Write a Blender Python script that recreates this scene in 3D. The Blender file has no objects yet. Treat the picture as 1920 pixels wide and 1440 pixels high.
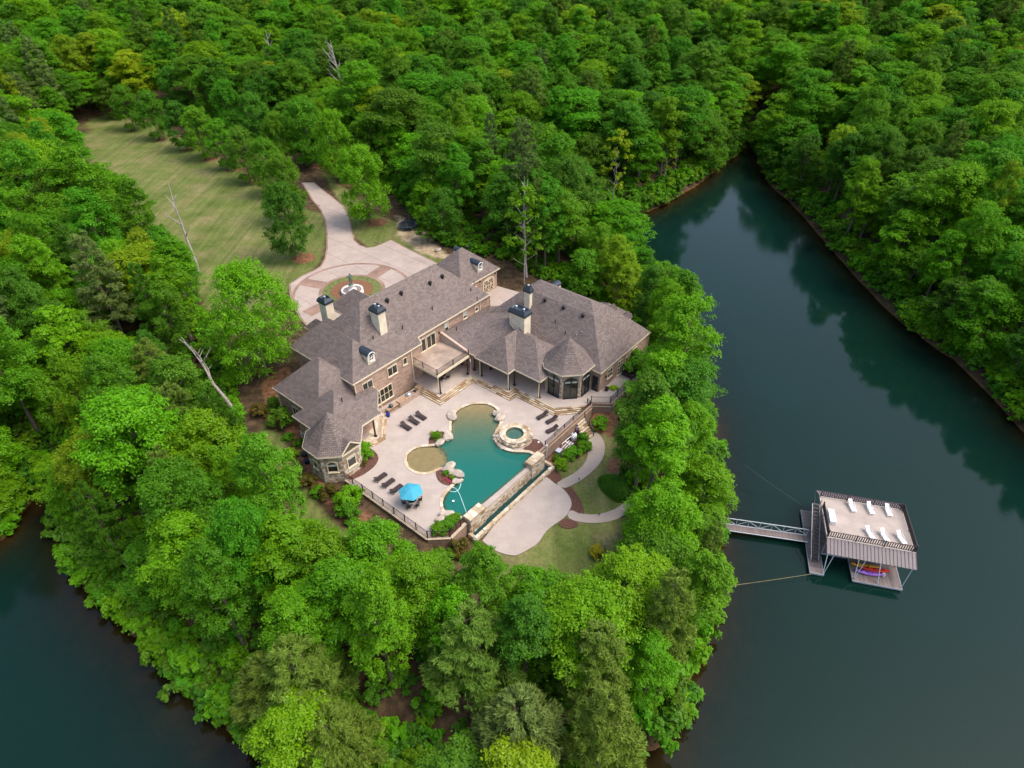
import bpy, bmesh, math, random
import numpy as np
from mathutils import Vector, Matrix
from mathutils.geometry import tessellate_polygon, delaunay_2d_cdt
random.seed(7); np.random.seed(7)
SC = bpy.context.scene
COL = SC.collection
R = math.radians
# ---------------------------------------------------------------- camera, sky, sun, exposure
cam = bpy.data.cameras.new('camera'); cam.sensor_width = 36.0; cam.lens = 36.0 * 1210 / 1920
cam.clip_start = 1.0; cam.clip_end = 9000
camo = bpy.data.objects.new('camera', cam); COL.objects.link(camo)
camo.location = (0, 0, 70); camo.rotation_euler = (R(90 - 37.84), 0, 0)
SC.camera = camo
SUN_EL, SUN_AZ = 58, 100            # azimuth clockwise from +Y
w = bpy.data.worlds.new('World'); SC.world = w; w.use_nodes = True
nt = w.node_tree; bg = nt.nodes['Background']
sky = nt.nodes.new('ShaderNodeTexSky'); sky.sky_type = 'NISHITA'; sky.sun_disc = False
sky.sun_elevation = R(SUN_EL); sky.sun_rotation = R(SUN_AZ); sky.air_density = 1.2; sky.dust_density = 4.0; sky.ozone_density = 1.0
nt.links.new(sky.outputs[0], bg.inputs[0]); bg.inputs[1].default_value = 0.15
sl = bpy.data.lights.new('sun', 'SUN'); sl.energy = 1.05; sl.angle = R(32); sl.color = (1, .97, .92)
so = bpy.data.objects.new('sun', sl); COL.objects.link(so); so.location = (0, 0, 120)
sd = Vector((math.sin(R(SUN_AZ)) * math.cos(R(SUN_EL)), math.cos(R(SUN_AZ)) * math.cos(R(SUN_EL)), math.sin(R(SUN_EL))))
so.rotation_euler = sd.to_track_quat('Z', 'Y').to_euler()
SC.view_settings.view_transform = 'Standard'; SC.view_settings.look = 'None'
SC.view_settings.exposure = 0.95; SC.view_settings.gamma = 1.0; SC.view_settings.use_curve_mapping = False
SC.render.engine = 'CYCLES'
SC.cycles.max_bounces = 6; SC.cycles.transparent_max_bounces = 6; SC.cycles.diffuse_bounces = 4; SC.cycles.glossy_bounces = 3
SC.cycles.transmission_bounces = 3; SC.cycles.caustics_reflective = False; SC.cycles.caustics_refractive = False

# ---------------------------------------------------------------- plan measurements (metres, site axes u, v)
T = {
 'east_water': [(-25.09,47.77),(-21.14,47.5),(-18.13,49.52),(-11.71,48.93),(-4.64,47.49),(1.13,45.37),(9.66,41.24),(16.08,38.38),(22.26,35.66),(29.76,31.31),(36.29,26.14),(43.68,20.28),(51.6,12.94),(58.64,5.39),(66.86,-2.91),(75.21,-13.69),(79.48,-25.04),(78.61,-34.78),(84.21,-39.95),(91.75,-37.69),(94.4,-29.85),(96.82,-21.31),(106.69,-19.57),(124.07,-19.57),(144.91,-21.06),(161.56,-22.32),(181.87,-29.17),(182.83,-28.01),(158.22,-14.18),(140.47,-3.0),(125.42,11.17),(108.95,24.99),(99.04,32.98),(92.47,39.4),(82.68,48.2),(78.87,54.79),(71.65,62.35),(66.48,66.86),(61.62,70.97),(55.01,80.63),(31.09,118.12),(-11.92,101.85),(-49.2,56.63),(-36.17,43.35),(-28.67,47.05)],
 'west_water': [(-45.24,31.04),(-40.56,30.48),(-42.18,27.63),(-43.83,23.9),(-45.28,17.81),(-46.32,11.48),(-47.22,5.39),(-47.12,-1.42),(-47.6,-9.06),(-48.13,-17.46),(-46.83,-25.86),(-43.92,-32.81),(-41.15,-36.02),(-41.56,-39.11),(-44.14,-38.8),(-47.72,-35.84),(-51.38,-32.09),(-55.61,-31.71),(-64.15,-32.03),(-93.48,-33.0),(-107.45,-14.03),(-56.19,48.15),(-42.22,39.15)],
 'clearing': [(34.94,-191.85),(11.86,-160.55),(1.59,-122.55),(1.25,-100.58),(-4.34,-72.79),(-10.52,-44.32),(-15.35,-29.81),(-21.62,-18.68),(-24.71,-11.77),(-24.96,-5.73),(-28.71,2.55),(-27.78,10.68),(-24.73,16.15),(-22.92,25.03),(-21.13,29.8),(-20.39,30.98),(-18.94,32.75),(-15.77,35.19),(-6.44,36.56),(3.06,31.29),(8.28,26.48),(19.99,21.93),(32.28,17.79),(39.71,10.37),(41.84,-1.7),(41.25,-14.26),(41.61,-23.02),(37.58,-36.14),(44.72,-51.76),(51.63,-66.67),(54.7,-84.69),(54.52,-98.16),(52.51,-128.82),(45.54,-162.91),(39.66,-179.35)],
 'lawn': [(11.9,-161.64),(36.65,-198.6),(44.39,-186.18),(40.55,-154.22),(38.54,-129.33),(35.64,-105.87),(29.45,-84.72),(32.89,-70.38),(25.67,-60.64),(16.78,-51.25),(8.49,-47.1),(-0.78,-44.06),(-11.43,-44.24),(-6.77,-55.91),(-1.88,-81.61),(5.31,-114.01),(6.59,-141.12)],
 'lawn_right': [(50.48,-95.53),(47.37,-82.51),(40.14,-61.59),(40.79,-51.25),(35.41,-32.46),(34.04,-26.61),(29.19,-32.5),(32.77,-46.91),(27.07,-46.49),(29.3,-56.24),(36.11,-66.47),(44.43,-83.15)],
 'bare_patch': [(43.76,-57.19),(41.11,-46.33),(36.48,-35.07),(34.36,-29.92),(32.71,-37.68),(35.74,-48.43)],
 'yard_left': [(-19.7,-17.55),(-19.08,-14.04),(-20.84,-8.34),(-22.97,-2.97),(-24.06,3.0),(-24.11,8.34),(-24.04,12.24),(-26.82,7.62),(-27.29,1.82),(-27.03,-4.91),(-24.16,-12.37)],
 'mulch_left': [(-13.86,-26.67),(-8.54,-27.04),(-9.77,-21.71),(-14.07,-18.5),(-17.65,-9.61),(-21.0,-2.12),(-21.45,4.04),(-20.44,8.08),(-22.23,8.64),(-23.25,4.67),(-22.36,-1.47),(-20.12,-7.47),(-18.09,-12.83),(-18.35,-17.8)],
 'bed_pool': [(-19.15,1.02),(-16.68,0.92),(-15.7,0.1),(-13.13,-1.65),(-12.98,-0.4),(-13.3,1.13),(-14.2,1.93),(-15.53,2.32),(-17.38,2.21),(-18.69,1.74)],
 'lower_patio': [(-13.83,20.39),(-0.22,20.05),(-0.07,20.54),(-0.35,22.12),(-0.4,23.51),(-0.88,24.77),(-1.5,25.7),(-2.39,26.25),(-2.8,26.3),(-4.06,26.64),(-6.07,26.27),(-7.29,26.07),(-8.52,26.21),(-9.71,26.48),(-11.28,26.14),(-12.96,25.59),(-13.52,24.79),(-13.98,23.57),(-14.11,22.22)],
 'path_up': [(-0.35,22.12),(1.32,22.52),(3.23,23.03),(4.82,23.11),(6.56,22.7),(8.19,21.76),(9.58,20.1),(12.0,20.26),(11.87,21.5),(10.8,22.94),(9.2,23.98),(7.36,24.63),(5.66,24.75),(3.32,24.65),(1.11,24.18),(-0.4,23.51)],
 'path_down': [(-2.73,26.33),(-2.6,27.75),(-1.41,29.45),(-0.14,30.33),(1.27,30.97),(3.63,31.36),(3.67,32.8),(2.0,32.66),(0.3,32.19),(-1.09,31.55),(-2.32,30.52),(-3.85,28.46),(-4.19,26.74)],
 'bed_a': [(-0.22,20.05),(1.75,19.7),(1.9,20.8),(1.27,22.3),(-0.35,22.12),(-0.07,20.54)],
 'bed_b': [(-0.4,23.51),(0.69,23.81),(0.1,25.39),(-0.65,26.72),(-2.21,28.35),(-2.6,27.75),(-2.77,26.28),(-1.5,25.7),(-0.88,24.77)],
 'bed_c': [(-5.76,26.52),(-4.32,26.59),(-3.85,28.46),(-4.47,28.74),(-5.45,28.18),(-5.88,27.4)],
 'bed_d': [(-13.75,19.74),(-13.83,20.39),(-14.11,22.22),(-15.33,22.64),(-16.92,22.1),(-17.4,21.06),(-15.3,20.79)],
 'bed_e': [(2.23,18.72),(7.19,17.19),(9.63,20.16),(7.97,21.82),(6.48,21.97),(4.54,20.89),(2.76,20.61),(1.9,20.8),(1.75,19.7)],
 'bed_f': [(15.17,18.04),(17.26,19.5),(17.52,21.26),(22.82,20.99),(17.37,24.25),(14.02,24.28),(12.39,22.63),(12.56,21.84),(12.01,20.15),(12.36,19.22)],
 'bed_g': [(9.3,25.07),(7.14,25.62),(6.3,25.83),(6.53,27.33),(8.78,28.22),(12.33,29.38),(14.15,28.33),(11.39,26.63)],
 'lower_garden': [(-18.5,21.09),(2.2,19.21),(8.22,19.58),(17.94,17.89),(19.44,23.75),(9.07,32.41),(0.48,36.51),(-11.36,33.31),(-18.06,27.46)],
 'pool': [(-11.41,4.78),(-10.54,4.02),(-9.59,3.86),(-8.58,4.15),(-7.86,4.76),(-7.41,5.3),(-6.42,5.97),(-5.25,6.16),(-4.31,6.07),(-3.54,5.75),(-2.71,5.04),(-1.78,4.15),(-0.98,3.64),(0.09,3.14),(1.0,2.88),(1.99,3.0),(3.27,3.55),(4.2,4.43),(4.86,5.54),(4.89,6.52),(4.66,7.47),(3.86,8.32),(3.33,9.18),(1.97,9.86),(0.83,10.19),(0.06,10.66),(-0.79,11.58),(-1.27,12.62),(-1.26,13.69),(-0.91,14.92),(-0.08,16.05),(0.51,16.78),(0.62,17.43),(-0.63,17.5),(-1.69,18.34),(-10.59,18.01),(-11.07,17.83),(-13.31,17.72),(-13.36,17.53),(-13.8,17.43),(-14.69,16.35),(-14.75,15.52),(-14.14,14.48),(-13.56,13.83),(-12.78,13.38),(-11.28,13.09),(-10.3,13.09),(-9.17,12.5),(-8.58,11.47),(-8.63,10.39),(-9.11,9.56),(-9.95,8.93),(-10.71,8.88),(-11.54,8.25),(-12.04,7.28),(-12.07,5.97)],
 'pool_marks': [(4.2,4.43),(-10.29,6.01),(-3.52,17.37)],
 'boulders': [(-0.61,3.15),(3.99,8.13),(3.69,8.96),(-4.36,5.82),(-6.0,5.76),(-8.99,10.44),(-9.1,11.79),(-9.71,12.75),(-15.01,15.96),(-15.97,15.77)],
 'bed_pool_left': [(-7.23,4.88),(-6.59,4.15),(-5.82,3.71),(-4.65,3.73),(-3.81,4.6),(-4.52,5.29),(-5.76,5.99),(-6.67,5.57)],
 'bed_pool_south': [(-10.07,9.06),(-9.32,9.46),(-8.96,10.4),(-9.07,11.78),(-9.91,12.73),(-10.8,13.11),(-11.42,11.99),(-11.43,10.89),(-10.87,9.85)],
 'bed_spa': [(3.31,15.48),(3.44,16.88),(2.71,17.88),(1.47,18.1),(1.01,17.28),(0.67,16.2),(0.49,15.59),(1.98,15.92)],
 'bed_corner': [(-16.61,15.56),(-15.84,15.85),(-15.06,16.57),(-13.71,17.79),(-14.11,18.38),(-17.15,18.86),(-18.8,16.86),(-17.71,15.91)],
 'spa': [(1.75,13.2),(-0.15,10.89),(3.14,15.44),(3.42,11.82),(-0.09,14.78)],
 'spa_in': [(1.17,12.12),(2.77,14.07),(2.8,12.41),(0.75,14.09)],
 'loungersA': [(-6.47,-0.02),(-4.93,-0.49),(-3.64,-0.41)],
 'loungersA_ends': [(-6.7,-1.34),(-6.93,0.68),(-4.95,-1.18),(-5.47,0.54),(-3.61,-1.15),(-3.95,0.62)],
 'loungersB_ends': [(-16.89,4.57),(-15.14,4.72),(-16.96,6.17),(-15.14,6.32),(-16.97,7.92),(-15.25,7.76)],
 'loungersC_ends': [(8.68,13.81),(6.98,13.4),(8.79,15.59),(7.02,15.07),(7.06,16.86),(5.41,16.28)],
 'umbrella': [(-15.6,10.44),(-16.46,9.63),(-15.38,12.31),(-16.75,12.11),(-15.1,9.76)],
 'table': [(-15.99,10.87),(-16.53,11.12)],
 'deck_corner_steps': [(-7.28,-5.98),(-6.22,-4.69),(-10.65,-0.46),(-12.68,-0.75),(-13.13,-2.37),(-11.48,-4.81)],
 'fence_right': [(2.69,18.04),(5.42,17.89),(9.44,17.83),(11.23,17.96),(14.15,17.98)],
 'stairs_right': [(10.33,18.14),(11.96,18.06),(10.94,20.74),(8.79,20.59)],
 'equip': [(4.88,18.36),(5.96,19.04),(7.86,18.45),(9.12,17.99)],
 'shrubs_lower': [(12.6,18.63),(12.79,20.93),(2.43,20.16),(9.4,18.83),(7.89,20.91),(6.16,20.08),(4.75,20.24),(3.34,18.22),(7.93,26.23),(9.94,28.07)],
 'hedge_r': [(3.63,26.22),(4.94,26.02),(6.07,27.09),(6.54,28.26),(6.34,29.5),(5.0,30.79),(3.59,31.33),(2.32,30.89),(2.16,29.59),(2.6,27.87)],
 'shrub_right_house': [(27.17,18.79),(22.92,21.65),(14.12,22.26),(18.52,18.6),(17.84,17.78),(23.61,18.96),(24.24,17.71)],
 'shrubs_left': [(-18.11,-14.77),(-18.81,-11.46),(-14.12,-21.84),(-18.35,-18.2),(-17.94,-10.03),(-20.27,-7.85),(-21.83,-2.38),(-22.21,-0.32),(-21.84,1.06),(-20.63,1.6),(-20.98,3.62),(-14.01,-0.61),(-16.03,0.72),(-19.78,-7.25),(-19.78,-5.87),(-17.03,-21.94)],
 'shrub_bottom': [(-16.04,20.5),(-16.83,19.55),(-17.85,19.01)],
 'left_stairs': [(-20.25,3.39),(-18.64,3.49),(-19.03,7.27),(-19.95,6.16)],
 'bbq': [(-5.35,-5.01),(-2.0,-4.94),(-0.58,-4.95),(-6.57,-4.26),(-4.69,-4.01),(-0.28,-4.15)],
 'fountain': [(11.34,-37.46),(14.1,-41.12)],
 'drive_ring_outer': [(7.34,-47.66),(13.38,-48.52),(19.02,-47.13),(21.82,-43.73),(23.29,-39.65),(23.08,-35.42),(22.49,-32.24)],
 'drive_ring_inner': [(8.16,-40.95),(6.53,-39.0),(11.15,-43.03),(15.19,-41.52),(17.01,-38.03),(15.48,-33.67)],
 't0': [(11.1,5.02)],
 'driveway': [(7.17,-47.86),(10.65,-48.76),(13.55,-48.75),(15.49,-49.12),(18.32,-51.27),(21.72,-54.98),(25.9,-60.37),(30.58,-67.15),(33.76,-73.05),(36.11,-79.3),(41.54,-91.07),(43.31,-88.92),(41.4,-82.51),(39.79,-76.16),(38.06,-70.38),(35.31,-65.0),(30.93,-58.68),(27.73,-53.87),(26.75,-50.9),(27.0,-48.57),(28.31,-47.49),(30.09,-47.36),(32.86,-47.44),(32.37,-43.07),(31.99,-38.55),(31.55,-33.33),(31.27,-29.97),(27.91,-25.23),(15.87,-23.87),(6.59,-27.87),(-0.2,-31.97),(1.05,-36.01),(3.66,-42.48)],
 'band_a': [(10.39,-48.19),(13.47,-48.42),(13.25,-42.6),(10.17,-42.57)],
 'band_b': [(16.76,-38.33),(22.97,-38.68),(22.91,-35.62),(16.44,-35.37)],
 'band_c': [(2.67,-38.03),(5.71,-37.7),(6.36,-35.78),(1.95,-35.27)],
 'court': [(28.83,-15.87),(31.53,-15.5),(32.54,-11.17),(27.6,-10.02),(25.14,-12.63),(25.84,-15.58)],
 'trampoline': [(39.05,-51.9),(40.18,-46.55),(41.87,-51.38),(38.02,-47.5),(39.94,-49.33)],
 'rock_drive': [(35.88,-35.84)],
 'dish': [(-7.79,-24.04)],
 'dock_base': [(22.09,50.62),(12.98,57.23)],
 'dock_left': [(21.27,49.24),(21.83,50.76),(17.44,53.99),(12.35,55.47),(11.36,54.13)],
 'dock_right': [(16.7,57.08),(19.49,62.18),(16.51,63.62),(13.81,58.61)],
 'dock_top': [(20.89,49.99),(15.09,53.87),(19.62,63.23),(26.17,59.97)],
 'dock_roof_front': [(13.37,54.7),(17.88,63.89)],
 'dock_top_back': [(23.02,49.11),(27.94,59.03)],
 'dock_stair': [(19.36,50.75),(19.96,51.48)],
 'dock_stair_b': [(13.19,53.4),(13.64,54.23)],
 'ramp': [(10.39,40.6),(10.81,41.43),(16.1,51.88),(11.67,41.03),(17.12,51.28)],
 'ramp_top': [(11.2,39.97),(16.76,50.84)],
 'chaise': [(22.86,54.1),(21.85,55.6),(23.86,56.13),(22.48,57.62),(25.01,58.17),(23.62,59.48),(18.77,57.37),(18.35,58.34),(19.6,58.98),(19.19,59.93),(20.44,60.57),(20.1,61.76),(19.55,52.5),(17.72,53.4)],
 'kayaks': [(16.89,58.1),(18.42,61.37),(15.86,58.54),(16.83,61.38),(17.38,60.67)],
 'ropes': [(11.1,54.27),(1.9,45.74),(22.07,49.09),(22.33,40.48)],
 'crossbeam': [(15.51,54.04),(16.89,57.17)],
 'gate_posts': [(-13.37,16.22),(2.13,18.14)],
 'lawn_trees': [((14.08,-55.59),4.7,12,0),((24.49,-72.31),4.6,11.5,0),((31.31,-89.29),4.3,10.5,0),((32.91,-101.66),4.3,10.5,0),((34.2,-114.43),3.9,10,0),((34.79,-127.21),4.6,10.5,0),((35.93,-138.89),4.0,10,0),((35.71,-154.82),4.4,10.5,0),((35.2,-169.81),4.2,10,0),((36.5,-186.55),3.8,9,0),((44.61,-103.11),4.2,11,0),((50.83,-98.86),5.8,13.5,0),((48.86,-120.96),4.8,12,0),((50.75,-136.57),5,12.5,0),((52.53,-153.21),5,12.5,0),((51.11,-168.82),5,12,0),((35.86,-57.59),5.6,13,1),((47.53,-82.73),5.2,13.5,1),((56.44,-100.95),4.6,12,1)],
 'yard_trees': [((-12.09,-27.56),7.6,17,2),((37.36,-40.46),2.6,6.5,3)],
 'front_trees': [(-27.99,17.94),(-27.76,24.67),(-31.82,14.68),(-28.1,29.88),(-20.02,34.55),(-13.77,41.15),(-3.33,39.03),(-20.12,39.56)],
 'dead': [((-2.29,-65.03),(3.34,-79.74)),((87.47,-128.13),(89.75,-131.84)),((84.7,-163.19),(92.9,-176.55)),((-20.62,-23.14),(-22.49,-22.47)),((47.7,-21.46),(46.51,-23.48)),((-2.77,39.54),(-4.92,38.9))],
}
# site frame: local x = u, local y = -v, turned by SITE about O
OX, OY = -10.936, 75.730
A = R(39.5); SITE = R(90) - A
EU = np.array([math.sin(A), math.cos(A)]); EV = np.array([math.cos(A), -math.sin(A)])
def HW(u, v): return (OX + EU[0]*u + EV[0]*v, OY + EU[1]*u + EV[1]*v)
def S(pts): return [(p[0], -p[1]) for p in pts]
def tofrom(x, y):
    dx, dy = x - OX, y - OY
    return dx*EU[0] + dy*EU[1], dx*EV[0] + dy*EV[1]

# ---------------------------------------------------------------- materials
def rgb(c): return (c[0], c[1], c[2], 1)
MATS = {}
def nmat(name, base, rough=.7, spec=.3, metal=0.0, var=.12, scale=3.0, rand=0.0, bump=0.0, bscale=20, coords='Object', extra=None):
    if name in MATS: return MATS[name]
    m = bpy.data.materials.new(name); m.use_nodes = True
    N, L = m.node_tree.nodes, m.node_tree.links
    b = N['Principled BSDF']; b.inputs['Roughness'].default_value = rough
    b.inputs['Specular IOR Level'].default_value = spec; b.inputs['Metallic'].default_value = metal
    tc = N.new('ShaderNodeTexCoord')
    no = N.new('ShaderNodeTexNoise'); no.inputs['Scale'].default_value = scale; no.inputs['Detail'].default_value = 5
    L.new(tc.outputs[coords], no.inputs['Vector'])
    mr = N.new('ShaderNodeMapRange'); mr.inputs[1].default_value = .3; mr.inputs[2].default_value = .7
    mr.inputs[3].default_value = 1 - var; mr.inputs[4].default_value = 1 + var
    L.new(no.outputs[0], mr.inputs[0])
    val = mr.outputs[0]
    if rand:
        oi = N.new('ShaderNodeObjectInfo'); m2 = N.new('ShaderNodeMapRange')
        m2.inputs[3].default_value = 1 - rand; m2.inputs[4].default_value = 1 + rand
        L.new(oi.outputs['Random'], m2.inputs[0])
        mu = N.new('ShaderNodeMath'); mu.operation = 'MULTIPLY'; L.new(val, mu.inputs[0]); L.new(m2.outputs[0], mu.inputs[1]); val = mu.outputs[0]
    vm = N.new('ShaderNodeVectorMath'); vm.operation = 'SCALE'; vm.inputs[0].default_value = base
    L.new(val, vm.inputs['Scale']); L.new(vm.outputs[0], b.inputs['Base Color'])
    if bump:
        n2 = N.new('ShaderNodeTexNoise'); n2.inputs['Scale'].default_value = bscale; L.new(tc.outputs[coords], n2.inputs['Vector'])
        bp = N.new('ShaderNodeBump'); bp.inputs['Strength'].default_value = bump; bp.inputs['Distance'].default_value = .05
        L.new(n2.outputs[0], bp.inputs['Height']); L.new(bp.outputs[0], b.inputs['Normal'])
    m['scale_in'] = vm.name
    MATS[name] = m
    return m
def ramp(N, stops):
    r = N.new('ShaderNodeValToRGB'); e = r.color_ramp.elements
    while len(e) > 1: e.remove(e[-1])
    e[0].position, e[0].color = stops[0][0], rgb(stops[0][1])
    for p, c in stops[1:]:
        x = e.new(p); x.color = rgb(c)
    return r
def stone_mat(name, stops, rough=.8, nscale=2.5):
    """each stone has its own colour (object random) with mottling"""
    m = bpy.data.materials.new(name); m.use_nodes = True; N, L = m.node_tree.nodes, m.node_tree.links
    b = N['Principled BSDF']; b.inputs['Roughness'].default_value = rough; b.inputs['Specular IOR Level'].default_value = .25
    oi = N.new('ShaderNodeObjectInfo'); tc = N.new('ShaderNodeTexCoord')
    no = N.new('ShaderNodeTexNoise'); no.inputs['Scale'].default_value = nscale; no.inputs['Detail'].default_value = 4
    ad = N.new('ShaderNodeVectorMath'); ad.operation = 'ADD'; L.new(tc.outputs['Object'], ad.inputs[0]); L.new(oi.outputs['Location'], ad.inputs[1])
    L.new(ad.outputs[0], no.inputs['Vector'])
    mx = N.new('ShaderNodeMath'); mx.operation = 'MULTIPLY_ADD'; mx.inputs[1].default_value = .45; L.new(no.outputs[0], mx.inputs[0])
    m2 = N.new('ShaderNodeMath'); m2.operation = 'MULTIPLY_ADD'; m2.inputs[1].default_value = .75; m2.inputs[2].default_value = -.12
    L.new(oi.outputs['Random'], m2.inputs[0]); L.new(m2.outputs[0], mx.inputs[2])
    r = ramp(N, stops); L.new(mx.outputs[0], r.inputs[0]); L.new(r.outputs[0], b.inputs['Base Color'])
    MATS[name] = m; return m
def brick_mat(name, c1, c2, mortar, bw, bh, coords='UV', var=.25, mort=.01, rough=.85):
    m = bpy.data.materials.new(name); m.use_nodes = True; N, L = m.node_tree.nodes, m.node_tree.links
    b = N['Principled BSDF']; b.inputs['Roughness'].default_value = rough; b.inputs['Specular IOR Level'].default_value = .15
    tc = N.new('ShaderNodeTexCoord'); br = N.new('ShaderNodeTexBrick')
    br.inputs['Color1'].default_value = rgb(c1); br.inputs['Color2'].default_value = rgb(c2); br.inputs['Mortar'].default_value = rgb(mortar)
    br.inputs['Scale'].default_value = 1; br.inputs['Brick Width'].default_value = bw; br.inputs['Row Height'].default_value = bh
    br.inputs['Mortar Size'].default_value = mort; br.inputs['Mortar Smooth'].default_value = .3; br.inputs['Bias'].default_value = 0
    L.new(tc.outputs[coords], br.inputs['Vector'])
    no = N.new('ShaderNodeTexNoise'); no.inputs['Scale'].default_value = .35; no.inputs['Detail'].default_value = 6; L.new(tc.outputs['Object'], no.inputs['Vector'])
    mr = N.new('ShaderNodeMapRange'); mr.inputs[1].default_value = .3; mr.inputs[2].default_value = .7; mr.inputs[3].default_value = 1-var; mr.inputs[4].default_value = 1+var
    L.new(no.outputs[0], mr.inputs[0]); vm = N.new('ShaderNodeVectorMath'); vm.operation = 'SCALE'; L.new(br.outputs[0], vm.inputs[0]); L.new(mr.outputs[0], vm.inputs['Scale'])
    L.new(vm.outputs[0], b.inputs['Base Color'])
    bp = N.new('ShaderNodeBump'); bp.inputs['Strength'].default_value = .35; bp.inputs['Distance'].default_value = .02; bp.invert = True
    L.new(br.outputs['Fac'], bp.inputs['Height']); L.new(bp.outputs[0], b.inputs['Normal'])
    MATS[name] = m; return m
M_roof = brick_mat('roof_shingle', (.235,.186,.165), (.155,.122,.108), (.095,.074,.068), .50, .26, var=.07, mort=.03)
M_brick = brick_mat('wall_brick', (.47,.32,.24), (.30,.185,.135), (.46,.38,.31), .62, .22, var=.15, mort=.015)
M_trim = nmat('cream_trim', (.72,.61,.43), .5, var=.05)
M_white = nmat('white_paint', (.8,.79,.76), .4, var=.03)
M_stucco = nmat('chimney_stucco', (.70,.60,.45), .85, var=.12, scale=1.2)
M_cap = nmat('dark_metal_cap', (.022,.03,.042), .38, spec=.5, var=.15)
M_vent = nmat('black_vent', (.02,.02,.022), .5)
M_iron = nmat('dark_iron', (.014,.012,.011), .45, spec=.5)
M_post = nmat('post_black', (.022,.017,.014), .4, spec=.5)
M_glass = nmat('window_glass', (.028,.03,.026), .06, spec=.9, var=.6, scale=.7)
M_blind = nmat('window_blind', (.5,.53,.48), .3, spec=.6, var=.2)
M_conc = nmat('deck_concrete', (.60,.515,.455), .85, spec=.2, var=.09, scale=.5)
M_wood = nmat('grey_boards', (.23,.185,.165), .8, var=.22, scale=6)
M_stone = stone_mat('ledge_stone', [(0,(.17,.11,.06)),(.25,(.34,.22,.12)),(.5,(.48,.36,.23)),(.75,(.55,.46,.34)),(1,(.68,.61,.52))])
M_cop = stone_mat('coping_stone', [(0,(.36,.27,.17)),(.3,(.52,.41,.27)),(.7,(.62,.53,.40)),(1,(.70,.64,.54))])
M_boulder = nmat('boulder_rock', (.42,.35,.28), .85, var=.3, scale=1.5, rand=.12, bump=.4, bscale=4)
M_rock2 = stone_mat('spa_rock', [(0,(.10,.085,.07)),(.3,(.22,.18,.14)),(.6,(.40,.33,.26)),(1,(.58,.50,.42))])
M_mulch = nmat('bark_mulch', (.125,.062,.045), .95, spec=.1, var=.55, scale=7, bump=.8, bscale=9)
M_mulch2 = nmat('pine_straw', (.21,.105,.058), .95, spec=.1, var=.4, scale=5, bump=.6, bscale=9)
M_wicker = nmat('brown_wicker', (.045,.03,.03), .75, var=.3, scale=14)
M_plast = nmat('white_plastic', (.78,.79,.80), .35, spec=.5, var=.03)
M_steel = nmat('stainless', (.62,.64,.66), .28, metal=.8, var=.05)
M_galv = nmat('galvanised', (.42,.46,.50), .45, metal=.3, var=.1)
M_band = brick_mat('driveway_brick', (.33,.20,.15), (.25,.15,.11), (.27,.21,.17), .4, .2, coords='Object', mort=.02)

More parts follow.
